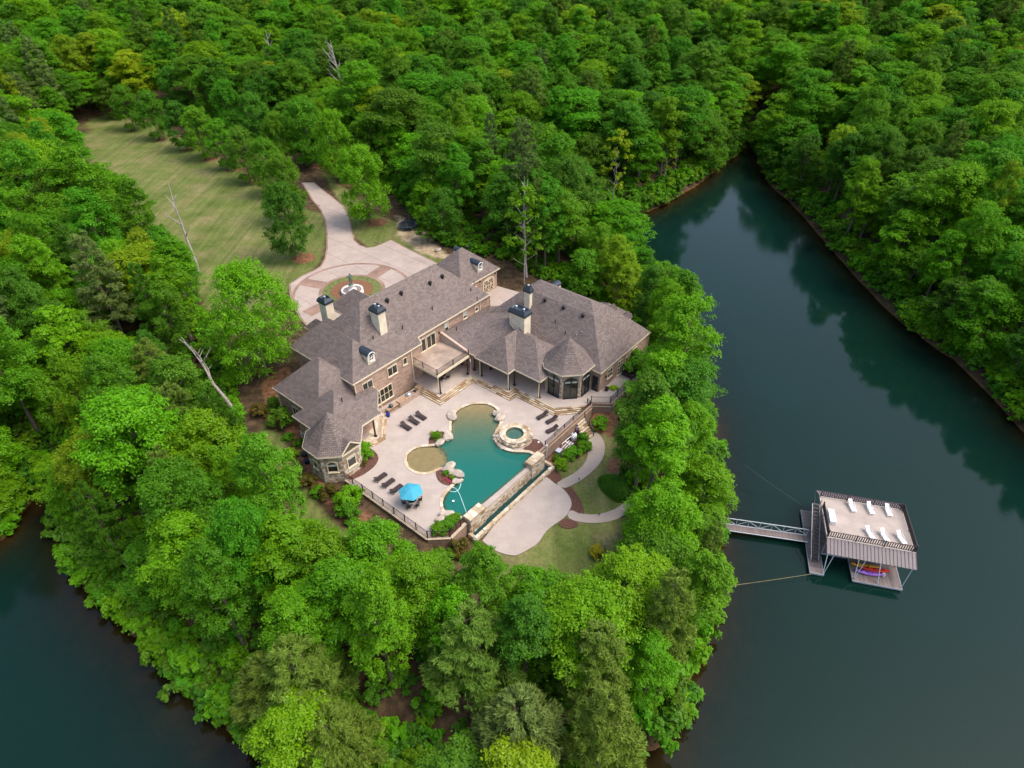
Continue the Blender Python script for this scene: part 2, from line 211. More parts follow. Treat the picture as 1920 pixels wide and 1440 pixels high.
# ---------------------------------------------------------------- mesh helpers
class B:
    def __init__(s): s.v = []; s.f = []; s.uv = []
    def add(s, vs, fs, uvs=None):
        n = len(s.v); s.v += [tuple(p) for p in vs]
        for k, f in enumerate(fs):
            s.f.append(tuple(i + n for i in f)); s.uv.append(uvs[k] if uvs else None)
        return s
    def box(s, x0, x1, y0, y1, z0, z1):
        vs = [(x0,y0,z0),(x1,y0,z0),(x1,y1,z0),(x0,y1,z0),(x0,y0,z1),(x1,y0,z1),(x1,y1,z1),(x0,y1,z1)]
        return s.add(vs, [(3,2,1,0),(4,5,6,7),(0,1,5,4),(1,2,6,5),(2,3,7,6),(3,0,4,7)])
    def bx(s, u0, u1, v0, v1, z0, z1): return s.box(u0, u1, -v1, -v0, z0, z1)
    def prism(s, poly, z0, z1, holes=(), bottom=False):
        """poly in (x, y); z0, z1 numbers"""
        loops = [list(poly)] + [list(h) for h in holes]
        allp = [p for l in loops for p in l]
        tris = tessellate_polygon([[Vector((p[0], p[1], 0)) for p in l] for l in loops])
        vs = [(p[0], p[1], z1) for p in allp]
        fs = []
        for t in tris:
            a, b, c = [allp[i] for i in t]
            cr = (b[0]-a[0])*(c[1]-a[1]) - (b[1]-a[1])*(c[0]-a[0])
            fs.append(tuple(t) if cr > 0 else tuple(reversed(t)))
        s.add(vs, fs)
        if bottom: s.add([(p[0], p[1], z0) for p in allp], [tuple(reversed(f)) for f in fs])
        for l in loops:
            area = sum(l[i][0]*l[(i+1)%len(l)][1] - l[(i+1)%len(l)][0]*l[i][1] for i in range(len(l)))
            ccw = area > 0
            if l is not loops[0]: ccw = not ccw
            per = 0
            for i in range(len(l)):
                a, b = l[i], l[(i+1) % len(l)]
                d = math.hypot(b[0]-a[0], b[1]-a[1])
                q = [(a[0],a[1],z0),(b[0],b[1],z0),(b[0],b[1],z1),(a[0],a[1],z1)]
                uv = [(per,z0),(per+d,z0),(per+d,z1),(per,z1)]
                per += d
                if not ccw: q.reverse(); uv.reverse()
                s.add(q, [(0,1,2,3)], [uv])
        return s
    def tube(s, p0, p1, r0, r1=None, n=6, cap=True):
        r1 = r0 if r1 is None else r1
        p0, p1 = Vector(p0), Vector(p1); d = (p1-p0)
        if d.length < 1e-6: return s
        q = d.to_track_quat('Z', 'Y').to_matrix()
        vs = []
        for p, r in ((p0, r0), (p1, r1)):
            for i in range(n):
                a = 2*math.pi*i/n; vs.append(tuple(p + q @ Vector((math.cos(a)*r, math.sin(a)*r, 0))))
        fs = [(i, (i+1) % n, n+(i+1) % n, n+i) for i in range(n)]
        if cap: fs += [tuple(range(n-1, -1, -1)), tuple(range(n, 2*n))]
        return s.add(vs, fs)
    def path(s, pts, r, n=6):
        for a, b in zip(pts[:-1], pts[1:]): s.tube(a, b, r, n=n)
        return s
    def bar(s, p0, p1, wdt, hgt):
        p0, p1 = Vector(p0), Vector(p1); d = p1-p0; L = d.length
        x = d.normalized(); z = Vector((0,0,1)) if abs(x.z) < .95 else Vector((1,0,0))
        y = z.cross(x).normalized(); z = x.cross(y)
        vs = []
        for p in (p0, p1):
            for sy, sz in ((-1,-1),(1,-1),(1,1),(-1,1)): vs.append(tuple(p + y*sy*wdt/2 + z*sz*hgt/2))
        return s.add(vs, [(3,2,1,0),(4,5,6,7),(0,1,5,4),(1,2,6,5),(2,3,7,6),(3,0,4,7)])
    def lathe(s, prof, n=16, c=(0,0), sx=1, sy=1):
        vs = []; m = len(prof)
        for r, z in prof:
            for i in range(n):
                a = 2*math.pi*i/n; vs.append((c[0]+math.cos(a)*r*sx, c[1]+math.sin(a)*r*sy, z))
        fs = [(k*n+i, k*n+(i+1) % n, (k+1)*n+(i+1) % n, (k+1)*n+i) for k in range(m-1) for i in range(n)]
        return s.add(vs, fs)
    def mesh(s, name, mat, smooth=False, recalc=True, bevel=0):
        me = bpy.data.meshes.new(name); me.from_pydata(s.v, [], s.f)
        if any(u is not None for u in s.uv):
            ul = me.uv_layers.new(name='UVMap'); k = 0; d = ul.data
            k = 0
            for fi, f in enumerate(s.f):
                u = s.uv[fi]
                for j in range(len(f)):
                    if u: d[k].uv = u[j]
                    else: d[k].uv = (s.v[f[j]][0], s.v[f[j]][1])
                    k += 1
        if bevel or recalc:
            bm = bmesh.new(); bm.from_mesh(me)
            if recalc: bmesh.ops.recalc_face_normals(bm, faces=bm.faces)
            if bevel: bmesh.ops.bevel(bm, geom=bm.edges[:], offset=bevel, segments=1, affect='EDGES')
            bm.to_mesh(me); bm.free()
        if smooth: me.polygons.foreach_set('use_smooth', [True]*len(me.polygons))
        me.materials.append(mat); me.update()
        return me
def tag(o, label=None, cat=None, group=None, kind=None):
    if label: o['label'] = label
    if cat: o['category'] = cat
    if group: o['group'] = group
    if kind: o['kind'] = kind
    return o
def root(name, label, cat, u, v, z, rot=0, group=None):
    o = bpy.data.objects.new(name, None); COL.objects.link(o); o.empty_display_size = .3
    x, y = HW(u, v); o.location = (x, y, z); o.rotation_euler = (0, 0, SITE + rot)
    o['uvz'] = (u, v, z)
    return tag(o, label, cat, group)
def obj(name, me, parent=None, loc=None, rot=None, scale=None):
    o = bpy.data.objects.new(name, me); COL.objects.link(o)
    if parent is not None: o.parent = parent
    if loc is not None: o.location = loc
    if rot is not None: o.rotation_euler = rot if isinstance(rot, tuple) else (0, 0, rot)
    if scale is not None: o.scale = scale
    return o
def part(name, b, mat, parent, smooth=False, abs_=True, bevel=0):
    """a part whose mesh is given in site coordinates (abs_) or in its thing's own"""
    o = obj(name, b.mesh(name, mat, smooth, bevel=bevel) if isinstance(b, B) else b, parent)
    if abs_:
        r = parent
        while r.parent is not None: r = r.parent
        if parent is r and 'uvz' in r:
            u, v, z = r['uvz']; o.location = (-u, v, -z)
    return o
def top(name, b, mat, label=None, cat=None, group=None, kind=None, smooth=False):
    """a top-level mesh given in site coordinates"""
    o = obj(name, b.mesh(name, mat, smooth)); o.location = (OX, OY, 0); o.rotation_euler = (0, 0, SITE)
    return tag(o, label, cat, group, kind)
def copy_tree(o, parent=None):
    c = o.copy(); COL.objects.link(c)
    if parent is not None: c.parent = parent
    for ch in list(o.children): copy_tree(ch, c)
    return c
def place(o, u, v, z, rot=0, label=None, group=None):
    x, y = HW(u, v); o.location = (x, y, z); o.rotation_euler = (0, 0, SITE + rot)
    if label: o['label'] = label
    if group: o['group'] = group
    return o
def sdist(px, py, poly):
    """signed distance to a polygon, negative inside (numpy arrays)"""
    px = np.asarray(px, float); py = np.asarray(py, float)
    d = np.full(px.shape, 1e18); ins = np.zeros(px.shape, bool); n = len(poly)
    for i in range(n):
        ax, ay = poly[i]; bx, by = poly[(i+1) % n]
        ex, ey = bx-ax, by-ay; wx, wy = px-ax, py-ay
        t = np.clip((wx*ex + wy*ey) / max(ex*ex + ey*ey, 1e-12), 0, 1)
        d = np.minimum(d, (wx-ex*t)**2 + (wy-ey*t)**2)
        if abs(by-ay) > 1e-9:
            cnd = ((ay > py) != (by > py)) & (px < (bx-ax)*(py-ay)/(by-ay) + ax)
            ins ^= cnd
    return np.where(ins, -1, 1) * np.sqrt(d)
def smooth(pts, n=2):
    for _ in range(n):
        q = []
        for i in range(len(pts)):
            a, b = pts[i], pts[(i+1) % len(pts)]
            q += [(a[0]*.75+b[0]*.25, a[1]*.75+b[1]*.25), (a[0]*.25+b[0]*.75, a[1]*.25+b[1]*.75)]
        pts = q
    return pts
def sstep(x): x = np.clip(x, 0, 1); return x*x*(3-2*x)

# ---------------------------------------------------------------- the ground
def vnoise(x, y, s):
    """smooth value noise from summed sines"""
    return (np.sin(x/s*1.3+y/s*.7+1.1) + np.sin(-x/s*.8+y/s*1.5+4.2) + np.sin(x/s*2.3-y/s*1.9+.3)*.5 + np.sin(x/s*3.1+y/s*2.7+2)*.35) / 2.85
EASTW, WESTW = T['east_water'], T['west_water']
PADS = [ (T['lawn'], 8.0, 14), (T['driveway'] + [], 7.88, 8), (T['lawn_right'], 7.9, 8),
  ([(-21,-19),(-9,-24),(26,-24),(33,-16),(33,17),(25,19.6),(16.2,19.9),(14.3,17.6),(-13,17.6),(-19,16.6),(-19,1),(-21,-3)], 6.55, 5),
  ([(-14,18),(2,18),(6,18.4),(12,19.5),(14,26),(4,34),(-12,36),(-22,34),(-20,26)], 4.92, 6) ]
PADS.append((None, 4.2, 1.6))
def ground(u, v, pads=True):
    u = np.asarray(u, float); v = np.asarray(v, float)
    d = np.minimum(sdist(u, v, EASTW), sdist(u, v, WESTW))
    d = d + vnoise(u, v, 6.0)*.7*np.clip(np.abs(d)/3+.3, 0, 1)
    r = np.hypot(u-5, v+5)
    land = 6.3*(1-np.exp(-np.maximum(d, 0)/12)) + .9*(1-np.exp(-np.maximum(d, 0)/.8)) - .05 + vnoise(u, v, 23)*1.3*np.clip(d/25, 0, 1) + np.clip(r-110, 0, 2600)*.05*np.clip(d/40, 0, 1)
    wat = -np.minimum(-d*.30, 4.5)
    z = np.where(d > 0, land, wat)
    if pads:
        for poly, pz, wd in PADS:
            poly = poly or T['pool']
            wgt = sstep(1 - sdist(u, v, poly)/wd) * np.clip(d/2, 0, 1)
            z = z*(1-wgt) + pz*wgt
    return z
def axis(lo, hi, step, far, g=1.09):
    a = list(np.arange(lo, hi+1e-6, step)); s = step
    while a[-1] < far: s *= g; a.append(a[-1]+s)
    s = step; b = [lo]
    while b[-1] > -far: s *= g; b.append(b[-1]-s)
    return np.array(b[:0:-1] + a)
gx = axis(-75, 60, .8, 3500); gy = axis(40, 165, .8, 4500)
X, Y = np.meshgrid(gx, gy); U, V = tofrom(X, Y)
Z = ground(U, V)
far = np.hypot(X, Y) > 1200
nyy, nxx = X.shape
me = bpy.data.meshes.new('ground')
def gridmesh(me, X, Y, Z):
    ny, nx = X.shape
    co = np.stack([X, Y, Z], -1).reshape(-1, 3).astype(np.float32)
    idx = np.arange(nx*ny).reshape(ny, nx)
    q = np.stack([idx[:-1,:-1], idx[:-1,1:], idx[1:,1:], idx[1:,:-1]], -1).reshape(-1, 4)
    rawmesh(me, co, q)
def rawmesh(me, co, q):
    k = q.shape[1]
    me.vertices.add(len(co)); me.vertices.foreach_set('co', co.astype(np.float32).ravel())
    me.loops.add(q.size); me.loops.foreach_set('vertex_index', q.ravel().astype(np.int32))
    me.polygons.add(len(q)); me.polygons.foreach_set('loop_start', np.arange(0, q.size, k, dtype=np.int32))
    try: me.polygons.foreach_set('loop_total', np.full(len(q), k, dtype=np.int32))
    except Exception: pass
    me.update(calc_edges=True)
gridmesh(me, X, Y, Z)
def attr(me, name, a):
    at = me.attributes.new(name, 'FLOAT', 'POINT'); at.data.foreach_set('value', np.asarray(a, np.float32).ravel())
def inside(poly, soft=.8): return sstep(.5 - sdist(U, V, poly)/soft/2)
clearing = T['clearing']
yard = np.maximum.reduce([inside(T['lawn'], 2.5), inside(T['lawn_right'], 2), inside(T['yard_left'], 1.5), inside(T['lower_garden'], 2)*1.0])
bare = np.maximum.reduce([inside(T['bare_patch'], 3)])
mul = np.maximum.reduce([inside(T['mulch_left'], 1), inside(T['bed_e'], .7), inside(T['bed_f'], 1), inside(T['bed_g'], 1)])
for (p, r_, h_, k_) in T['lawn_trees']: mul = np.maximum(mul, sstep(1.3 - np.hypot(U-p[0]-1.5, V-p[1]-.5)/3.0))
attr(me, 'grass', yard); attr(me, 'bare', bare); attr(me, 'mulch', mul)
m = bpy.data.materials.new('ground'); m.use_nodes = True; N, L = m.node_tree.nodes, m.node_tree.links
b = N['Principled BSDF']; b.inputs['Roughness'].default_value = .95; b.inputs['Specular IOR Level'].default_value = .1
tc = N.new('ShaderNodeTexCoord')
def noi(scale, det=6, rough=.6, vec=None):
    n = N.new('ShaderNodeTexNoise'); n.inputs['Scale'].default_value = scale; n.inputs['Detail'].default_value = det; n.inputs['Roughness'].default_value = rough
    L.new(vec or tc.outputs['Object'], n.inputs['Vector']); return n
fl = ramp(N, [(.3,(.035,.024,.014)),(.5,(.075,.05,.028)),(.62,(.12,.075,.042)),(.72,(.06,.07,.02))]); L.new(noi(.8).outputs[0], fl.inputs[0])
gn = noi(.13, 8, .7); gr = ramp(N, [(.32,(.08,.115,.022)),(.48,(.125,.15,.04)),(.6,(.18,.17,.065)),(.72,(.25,.205,.10))]); L.new(gn.outputs[0], gr.inputs[0])
mp = N.new('ShaderNodeMapping'); mp.inputs['Rotation'].default_value = (0,0,R(-38)); mp.inputs['Scale'].default_value = (1,.05,1); L.new(tc.outputs['Object'], mp.inputs[0])
st = noi(1.1, 3, .5, mp.outputs[0]); smr = N.new('ShaderNodeMapRange'); smr.inputs[1].default_value=.35; smr.inputs[2].default_value=.65; smr.inputs[3].default_value=.86; smr.inputs[4].default_value=1.16
L.new(st.outputs[0], smr.inputs[0]); fn = noi(2.5, 6, .7); fmr = N.new('ShaderNodeMapRange'); fmr.inputs[1].default_value=.3; fmr.inputs[2].default_value=.7; fmr.inputs[3].default_value=.75; fmr.inputs[4].default_value=1.25
L.new(fn.outputs[0], fmr.inputs[0]); mm = N.new('ShaderNodeMath'); mm.operation='MULTIPLY'; L.new(smr.outputs[0], mm.inputs[0]); L.new(fmr.outputs[0], mm.inputs[1])
gs = N.new('ShaderNodeVectorMath'); gs.operation='SCALE'; L.new(gr.outputs[0], gs.inputs[0]); L.new(mm.outputs[0], gs.inputs['Scale'])
mu = ramp(N, [(.3,(.12,.055,.03)),(.5,(.21,.10,.055)),(.7,(.30,.16,.09))]); L.new(noi(1.6).outputs[0], mu.inputs[0])
ba = ramp(N, [(.3,(.22,.15,.09)),(.55,(.42,.32,.20)),(.7,(.50,.40,.27))]); L.new(noi(.7).outputs[0], ba.inputs[0])
wob = noi(.6, 5)
def mixby(a, bcol, name, amt=1.2):
    at = N.new('ShaderNodeAttribute'); at.attribute_name = name
    ma = N.new('ShaderNodeMath'); ma.operation = 'MULTIPLY_ADD'; L.new(wob.outputs[0], ma.inputs[0]); ma.inputs[1].default_value = amt; ma.inputs[2].default_value = -amt/2
    s2 = N.new('ShaderNodeMath'); s2.operation = 'ADD'; L.new(at.outputs['Fac'], s2.inputs[0]); L.new(ma.outputs[0], s2.inputs[1])
    mr = N.new('ShaderNodeMapRange'); mr.inputs[1].default_value = .35; mr.inputs[2].default_value = .65; L.new(s2.outputs[0], mr.inputs[0])
    mx = N.new('ShaderNodeMix'); mx.data_type = 'RGBA'; L.new(mr.outputs[0], mx.inputs['Factor']); L.new(a, mx.inputs['A']); L.new(bcol, mx.inputs['B']); return mx.outputs['Result']
c = mixby(fl.outputs[0], gs.outputs[0], 'grass', .5); c = mixby(c, ba.outputs[0], 'bare', 1.0); c = mixby(c, mu.outputs[0], 'mulch', .35)
# silt on the lake bed and the wet margin
sx = N.new('ShaderNodeSeparateXYZ'); L.new(tc.outputs['Object'], sx.inputs[0])
mr = N.new('ShaderNodeMapRange'); mr.inputs[1].default_value = .35; mr.inputs[2].default_value = -.1; L.new(sx.outputs['Z'], mr.inputs[0])
si = ramp(N, [(.3,(.07,.04,.018)),(.55,(.13,.07,.028)),(.75,(.20,.11,.04))]); L.new(noi(.35).outputs[0], si.inputs[0])
mx = N.new('ShaderNodeMix'); mx.data_type = 'RGBA'; L.new(mr.outputs[0], mx.inputs['Factor']); L.new(c, mx.inputs['A']); L.new(si.outputs[0], mx.inputs['B'])
L.new(mx.outputs['Result'], b.inputs['Base Color'])
bp = N.new('ShaderNodeBump'); bp.inputs['Strength'].default_value = .5; bp.inputs['Distance'].default_value = .15; L.new(fn.outputs[0], bp.inputs['Height']); L.new(bp.outputs[0], b.inputs['Normal'])
me.materials.append(m); me.polygons.foreach_set('use_smooth', [True]*len(me.polygons))
o = obj('ground', me); tag(o, kind='structure')

# ---------------------------------------------------------------- water
def water_mat(name, shallow_tint, deep, rough, bscale, bstr, deep2=None, fmax=.97, bydepth=False, patches=False):
    m = bpy.data.materials.new(name); m.use_nodes = True; N, L = m.node_tree.nodes, m.node_tree.links
    for n in list(N): N.remove(n)
    out = N.new('ShaderNodeOutputMaterial'); at = N.new('ShaderNodeAttribute'); at.attribute_name = 'depth'
    tc = N.new('ShaderNodeTexCoord')
    mp = N.new('ShaderNodeMapping'); mp.inputs['Scale'].default_value = (1, 2.2, 1); L.new(tc.outputs['Object'], mp.inputs[0])
    no = N.new('ShaderNodeTexNoise'); no.inputs['Scale'].default_value = bscale; no.inputs['Detail'].default_value = 3; L.new(mp.outputs[0], no.inputs['Vector'])
    bp = N.new('ShaderNodeBump'); bp.inputs['Strength'].default_value = bstr; bp.inputs['Distance'].default_value = .05; L.new(no.outputs[0], bp.inputs['Height'])
    tr = N.new('ShaderNodeBsdfTransparent'); tr.inputs[0].default_value = rgb(shallow_tint)
    df = N.new('ShaderNodeBsdfDiffuse')
    big = N.new('ShaderNodeTexNoise'); big.inputs['Scale'].default_value = .035; big.inputs['Detail'].default_value = 3; L.new(tc.outputs['Object'], big.inputs['Vector'])
    cm = N.new('ShaderNodeMix'); cm.data_type = 'RGBA'; cm.inputs['A'].default_value = rgb(deep); cm.inputs['B'].default_value = rgb(deep2 or deep); L.new(at.outputs['Fac'] if bydepth else big.outputs[0], cm.inputs['Factor'])
    if patches:
        pm_ = N.new('ShaderNodeMapRange'); pm_.inputs[1].default_value = .38; pm_.inputs[2].default_value = .62; pm_.inputs[3].default_value = bstr*.25; pm_.inputs[4].default_value = bstr*1.7
        L.new(big.outputs[0], pm_.inputs[0]); L.new(pm_.outputs[0], bp.inputs['Strength'])
    L.new(cm.outputs['Result'], df.inputs[0])
    mr = N.new('ShaderNodeMapRange'); mr.inputs[1].default_value = 0; mr.inputs[2].default_value = 1; mr.inputs[3].default_value = .0; mr.inputs[4].default_value = fmax
    L.new(at.outputs['Fac'], mr.inputs[0])
    mx = N.new('ShaderNodeMixShader'); L.new(mr.outputs[0], mx.inputs[0]); L.new(tr.outputs[0], mx.inputs[1]); L.new(df.outputs[0], mx.inputs[2])
    gl = N.new('ShaderNodeBsdfGlossy'); gl.inputs['Roughness'].default_value = rough; L.new(bp.outputs[0], gl.inputs['Normal'])
    fr = N.new('ShaderNodeFresnel'); fr.inputs[0].default_value = 1.333; L.new(bp.outputs[0], fr.inputs['Normal'])
    m2 = N.new('ShaderNodeMixShader'); L.new(fr.outputs[0], m2.inputs[0]); L.new(mx.outputs[0], m2.inputs[1]); L.new(gl.outputs[0], m2.inputs[2])
    L.new(m2.outputs[0], out.inputs[0]); return m
M_lake = water_mat('lake_water', (.55,.52,.30), (.003,.017,.009), .055, 1.6, .13, (.003,.021,.019), patches=True)
M_poolw = water_mat('pool_water', (.88,.88,.72), (.07,.19,.10), .04, 1.2, .12, (.0,.150,.128), fmax=.96, bydepth=True)
wx = axis(-110, 130, 2.2, 3500, 1.12); wy = axis(20, 240, 2.2, 4500, 1.12)
WX, WY = np.meshgrid(wx, wy); WU, WV = tofrom(WX, WY)
me = bpy.data.meshes.new('lake'); gridmesh(me, WX, WY, WX*0)
attr(me, 'depth', np.clip(1-np.exp(np.minimum(ground(WU, WV, False), 0)/1.3), 0, 1)); me.materials.append(M_lake)
tag(obj('lake_water', me), kind='structure')
# ---------------------------------------------------------------- the house
house = root('lakeside_house', 'sprawling brick and stone house with brown shingle hip roofs beside the pool', 'house', 0, 0, 7)
def ring_roof(rings, parent, name='roof', mat=None, fas=.22):
    """rings: list of (list of (u, v), z) from the eave up; adds the fascia as a child"""
    b = B(); n = len(rings[0][0])
    for k in range(len(rings)-1):
        (p, z0), (q, z1) = rings[k], rings[k+1]
        for i in range(n):
            j = (i+1) % n
            a, c = p[i], p[j]; d, e = q[j], q[i]
            L = math.hypot(c[0]-a[0], c[1]-a[1]); ux, uy = (c[0]-a[0])/L, (c[1]-a[1])/L
            def uvc(pt, z):
                s_ = (pt[0]-a[0])*ux + (pt[1]-a[1])*uy
                t_ = abs((pt[0]-a[0])*uy - (pt[1]-a[1])*ux)
                return (s_ + i*.37, math.hypot(t_, z-rings[0][1])) if False else (s_+i*.37, math.hypot(t_, z-z0) + k*3.6)
            vs = [(a[0],-a[1],z0),(c[0],-c[1],z0),(d[0],-d[1],z1),(e[0],-e[1],z1)]
            us = [uvc(a,z0),uvc(c,z0),uvc(d,z1),uvc(e,z1)]
            keep = [0,1,2,3]
            if math.dist(vs[2], vs[3]) < .02: keep = [0,1,2]
            if len(keep) == 4 and math.dist(vs[1], vs[2]) < .02: keep = [0,1,3]
            b.add([vs[t] for t in keep], [tuple(range(len(keep)))], [[us[t] for t in keep]])
    o = part(name, b, mat or M_roof, parent)
    f = B(); p, z = rings[0]; n = len(p); cx = sum(q[0] for q in p)/n; cy = sum(q[1] for q in p)/n
    for i in range(n):
        a, c = p[i], p[(i+1) % n]
        f.bar((a[0],-a[1],z-fas/2), (c[0],-c[1],z-fas/2), .07, fas)
    f.add([(q[0],-q[1],z-.02) for q in p], [tuple(range(n))])
    fo = part('eave', f, M_trim, o); fo.location = (0, 0, 0)
    return o
def hip(u0, u1, v0, v1, z, pitch=1.0, top_at=None, top_pitch=.5):
    h = min(u1-u0, v1-v0)/2
    rings = [([(u0,v0),(u1,v0),(u1,v1),(u0,v1)], z)]
    def inset(t): return [(u0+t,v0+t),(u1-t,v0+t),(u1-t,v1-t),(u0+t,v1-t)]
    if top_at:
        rings.append((inset(top_at), z+top_at*pitch)); rings.append((inset(h), z+top_at*pitch+(h-top_at)*top_pitch))
    else: rings.append((inset(h), z+h*pitch))
    return ring_roof(rings, house)
def octagon(cu, cv, ap):
    r = ap/math.cos(math.pi/8)
    return [(cu+r*math.cos(math.pi/8+k*math.pi/4), cv+r*math.sin(math.pi/8+k*math.pi/4)) for k in range(8)]
def wall(poly, z0, z1, mat=None, name='wall'):
    return part(name, B().prism(S(poly), z0, z1), mat or M_brick, house)
def rect(u0,u1,v0,v1): return [(u0,v0),(u1,v0),(u1,v1),(u0,v1)]
# walls
wall(rect(-9.75, 3.3, -20.7, -6.95), 6, 13.75)
wall(rect(3.3, 20.9, -20.6, -8.0), 6, 14.1)
wall(rect(-7.9, -.8, -22.7, -20.7), 6, 13.5)
wall(rect(-16.0, -9.75, -17.4, -6.0), 6, 11.35)
wall(rect(-17.9, -9.75, -9.9, -3.6), 5.5, 11.3)
wall(rect(-13.4, -9.75, -6.0, -5.2), 6, 11.3)
wall(rect(20.9, 32.0, -25.0, -16.0), 7, 11.9)
wall(rect(17.5, 31.9, -6.3, 17.2), 6, 11.6)
wall(rect(9.4, 17.5, -8.0, -1.6), 7, 11.0)
wall([(17.5,-8.0),(20.4,-8.0),(23.4,-6.2),(23.4,-5.0),(17.5,-5.0)], 7, 11.0)
wall(rect(31.9, 34.4, 6.5, 11.5), 5, 11.2)
wall(rect(15.5, 17.6, 1.0, 12.0), 7.5, 11.0)
# roofs
hip(-10.2, -2.3, -21.6, -6.63, 13.9)
rings = [([(-8.8,-20.8),(21.0,-20.8),(21.0,-6.65),(-8.8,-6.65)], 13.86), ([(-1.72,-13.72),(13.9,-13.72),(13.9,-13.73),(-1.72,-13.73)], 20.94)]
def main_roof():
    # the front eave steps back where the upper wall is set back
    b = B(); z = 13.86
    def P(u, v): return (u, -v, z + min(v+20.8, -6.65-v))
    A_ = (-8.8,-6.65); Bq = (3.35,-6.65); C_ = (3.35,-7.45); D_ = (20.5,-7.45); R1 = (-1.72,-13.725); R2 = (13.9,-13.725); E_ = (21.0,-20.8); F_ = (-8.8,-20.8)
    def zz(p):
        return z + max(0, min(p[1]+20.8, -6.65-p[1], p[0]+8.8, 21.0-p[0]))
    def f(pts, ax):
        us = [((p[0] if ax else p[1]), (abs(p[1]+13.7) if ax else abs(p[0]-(R1[0] if p[0] < 3 else R2[0])))*-1.414) for p in pts]
        b.add([(p[0],-p[1],zz(p)) for p in pts], [tuple(range(len(pts)))], [us])
    f([A_, Bq, C_, D_, (20.2,-7.45), R2, R1], True) if False else f([A_, Bq, C_, (20.2,-7.45), R2, R1], True)
    f([F_, E_, R2, R1], True); f([F_, A_, R1], False); f([(20.2,-7.45), (21.0,-8.2), E_, R2], False)
    o = part('roof', b, M_roof, house)
    e = B(); pts = [F_, A_, Bq, C_, (20.2,-7.45), (21.0,-8.2), E_]
    for i in range(len(pts)):
        p, q = pts[i], pts[(i+1) % len(pts)]
        zp, zq = z, z
        if p[1] in (-7.45,-8.2): zp = z+.8 if p[1] == -7.45 else z
        if q[1] in (-7.45,-8.2): zq = z+.8 if q[1] == -7.45 else z
        e.bar((p[0],-p[1],zp-.11), (q[0],-q[1],zq-.11), .08, .22)
    part('eave', e, M_trim, o).location = (0,0,0)
main_roof()
hip(-8.3, -.4, -23.1, -14, 13.3)
hip(-4.4, -1.4, -26.3, -20, 12.6)
hip(.3, 6.9, -25.6, -13, 14.6, .95)
hip(21.6, 32.45, -25.4, -15.55, 12.05, .93)
hip(16.95, 31.75, -6.8, 17.55, 11.7, 1.0, top_at=5.4, top_pitch=.55)
hip(29, 34.9, 6.0, 12.0, 11.5, .8)
hip(8.62, 19.0, -.62, 6.3, 11.1)
hip(10.1, 19.4, -2.0, 11.3, 11.08, .72)
hip(-16.4, -6.4, -17.85, -7.0, 11.5)
hip(-18.35, -9.9, -10.35, -1.24, 11.42)
# low roof between the two wings, a shallow fan below the main wall
def mid_roof():
    P0 = (17.0, 1.2, 15.0)
    per = [(8.75,-7.95,12.45),(8.7,-2.4,11.3),(9.1,-.3,10.95),(14,4,10.9),(24,3,11),(24.2,-6.3,11.15),(21.2,-9.1,11.3),(20.9,-7.95,12.2)]
    b = B()
    hump = (14.6,-4.2,13.7)
    def f(a, c, d, k):
        vs = [(p[0],-p[1],p[2]) for p in (a, c, d)]
        L = Vector(vs[1])-Vector(vs[0]); x = L.normalized(); us = []
        for p in vs:
            q = Vector(p)-Vector(vs[0]); s_ = q.dot(x); us.append((s_+k*.3, (q-x*s_).length))
        b.add(vs, [(0,1,2)], [us])
    f(per[0], per[1], hump, 0); f(per[1], per[2], P0, 1); f(per[1], P0, hump, 1); f(per[2], per[3], P0, 2); f(per[3], per[4], P0, 3); f(per[4], per[5], P0, 4)
    f(per[5], per[6], P0, 5); f(per[6], per[7], hump, 6); f(per[6], hump, P0, 6); f(per[7], per[0], hump, 7)
    o = part('roof', b, M_roof, house)
    for p, q in ((per[1],per[2]),(per[5],per[6])):
        e = B().bar((p[0],-p[1],p[2]-.11),(q[0],-q[1],q[2]-.11),.08,.22); part('eave', e, M_trim, o).location = (0,0,0)
mid_roof()
def turret(cu, cv, ap, z, apex, name='turret_roof'):
    pts = octagon(cu, cv, ap)
    def sc(k): return [(cu+(p[0]-cu)*k, cv+(p[1]-cv)*k) for p in pts]
    H = apex-z
    return ring_roof([(pts, z), (sc(.82), z+H*.14), (sc(.45), z+H*.52), (sc(.0001), apex)], house, name)
turret(-17.6, -2.3, 3.78, 11.55, 16.0)
turret(15.85, 12.2, 3.9, 12.35, 16.5)
# left porch lean-to roof beside the turret
def porch_left():
    b = B(); pts = [(-14.3,-.35,11.45),(-13.45,-1.2,11.5),(-10.7,-1.22,11.5),(-6.85,-5.6,11.5),(-7.0,-6.95,11.55),(-9.75,-6.95,11.9),(-12.4,-3.9,13.4),(-16,-2,13)]
    b.add([(p[0],-p[1],p[2]) for p in pts], [(0,1,7),(1,2,6,7),(2,3,4,5,6)], [[(0,0),(1,0),(0,3)],[(0,0),(3,0),(1,5),(-3,5)],[(0,0),(6,0),(7,1),(5,3),(3,5)]])
    o = part('roof', b, M_roof, house); e = B()
    for p, q in zip(pts[:4], pts[1:5]): e.bar((p[0],-p[1],p[2]-.11),(q[0],-q[1],q[2]-.11),.08,.22)
    part('eave', e, M_trim, o).location = (0,0,0)
porch_left()
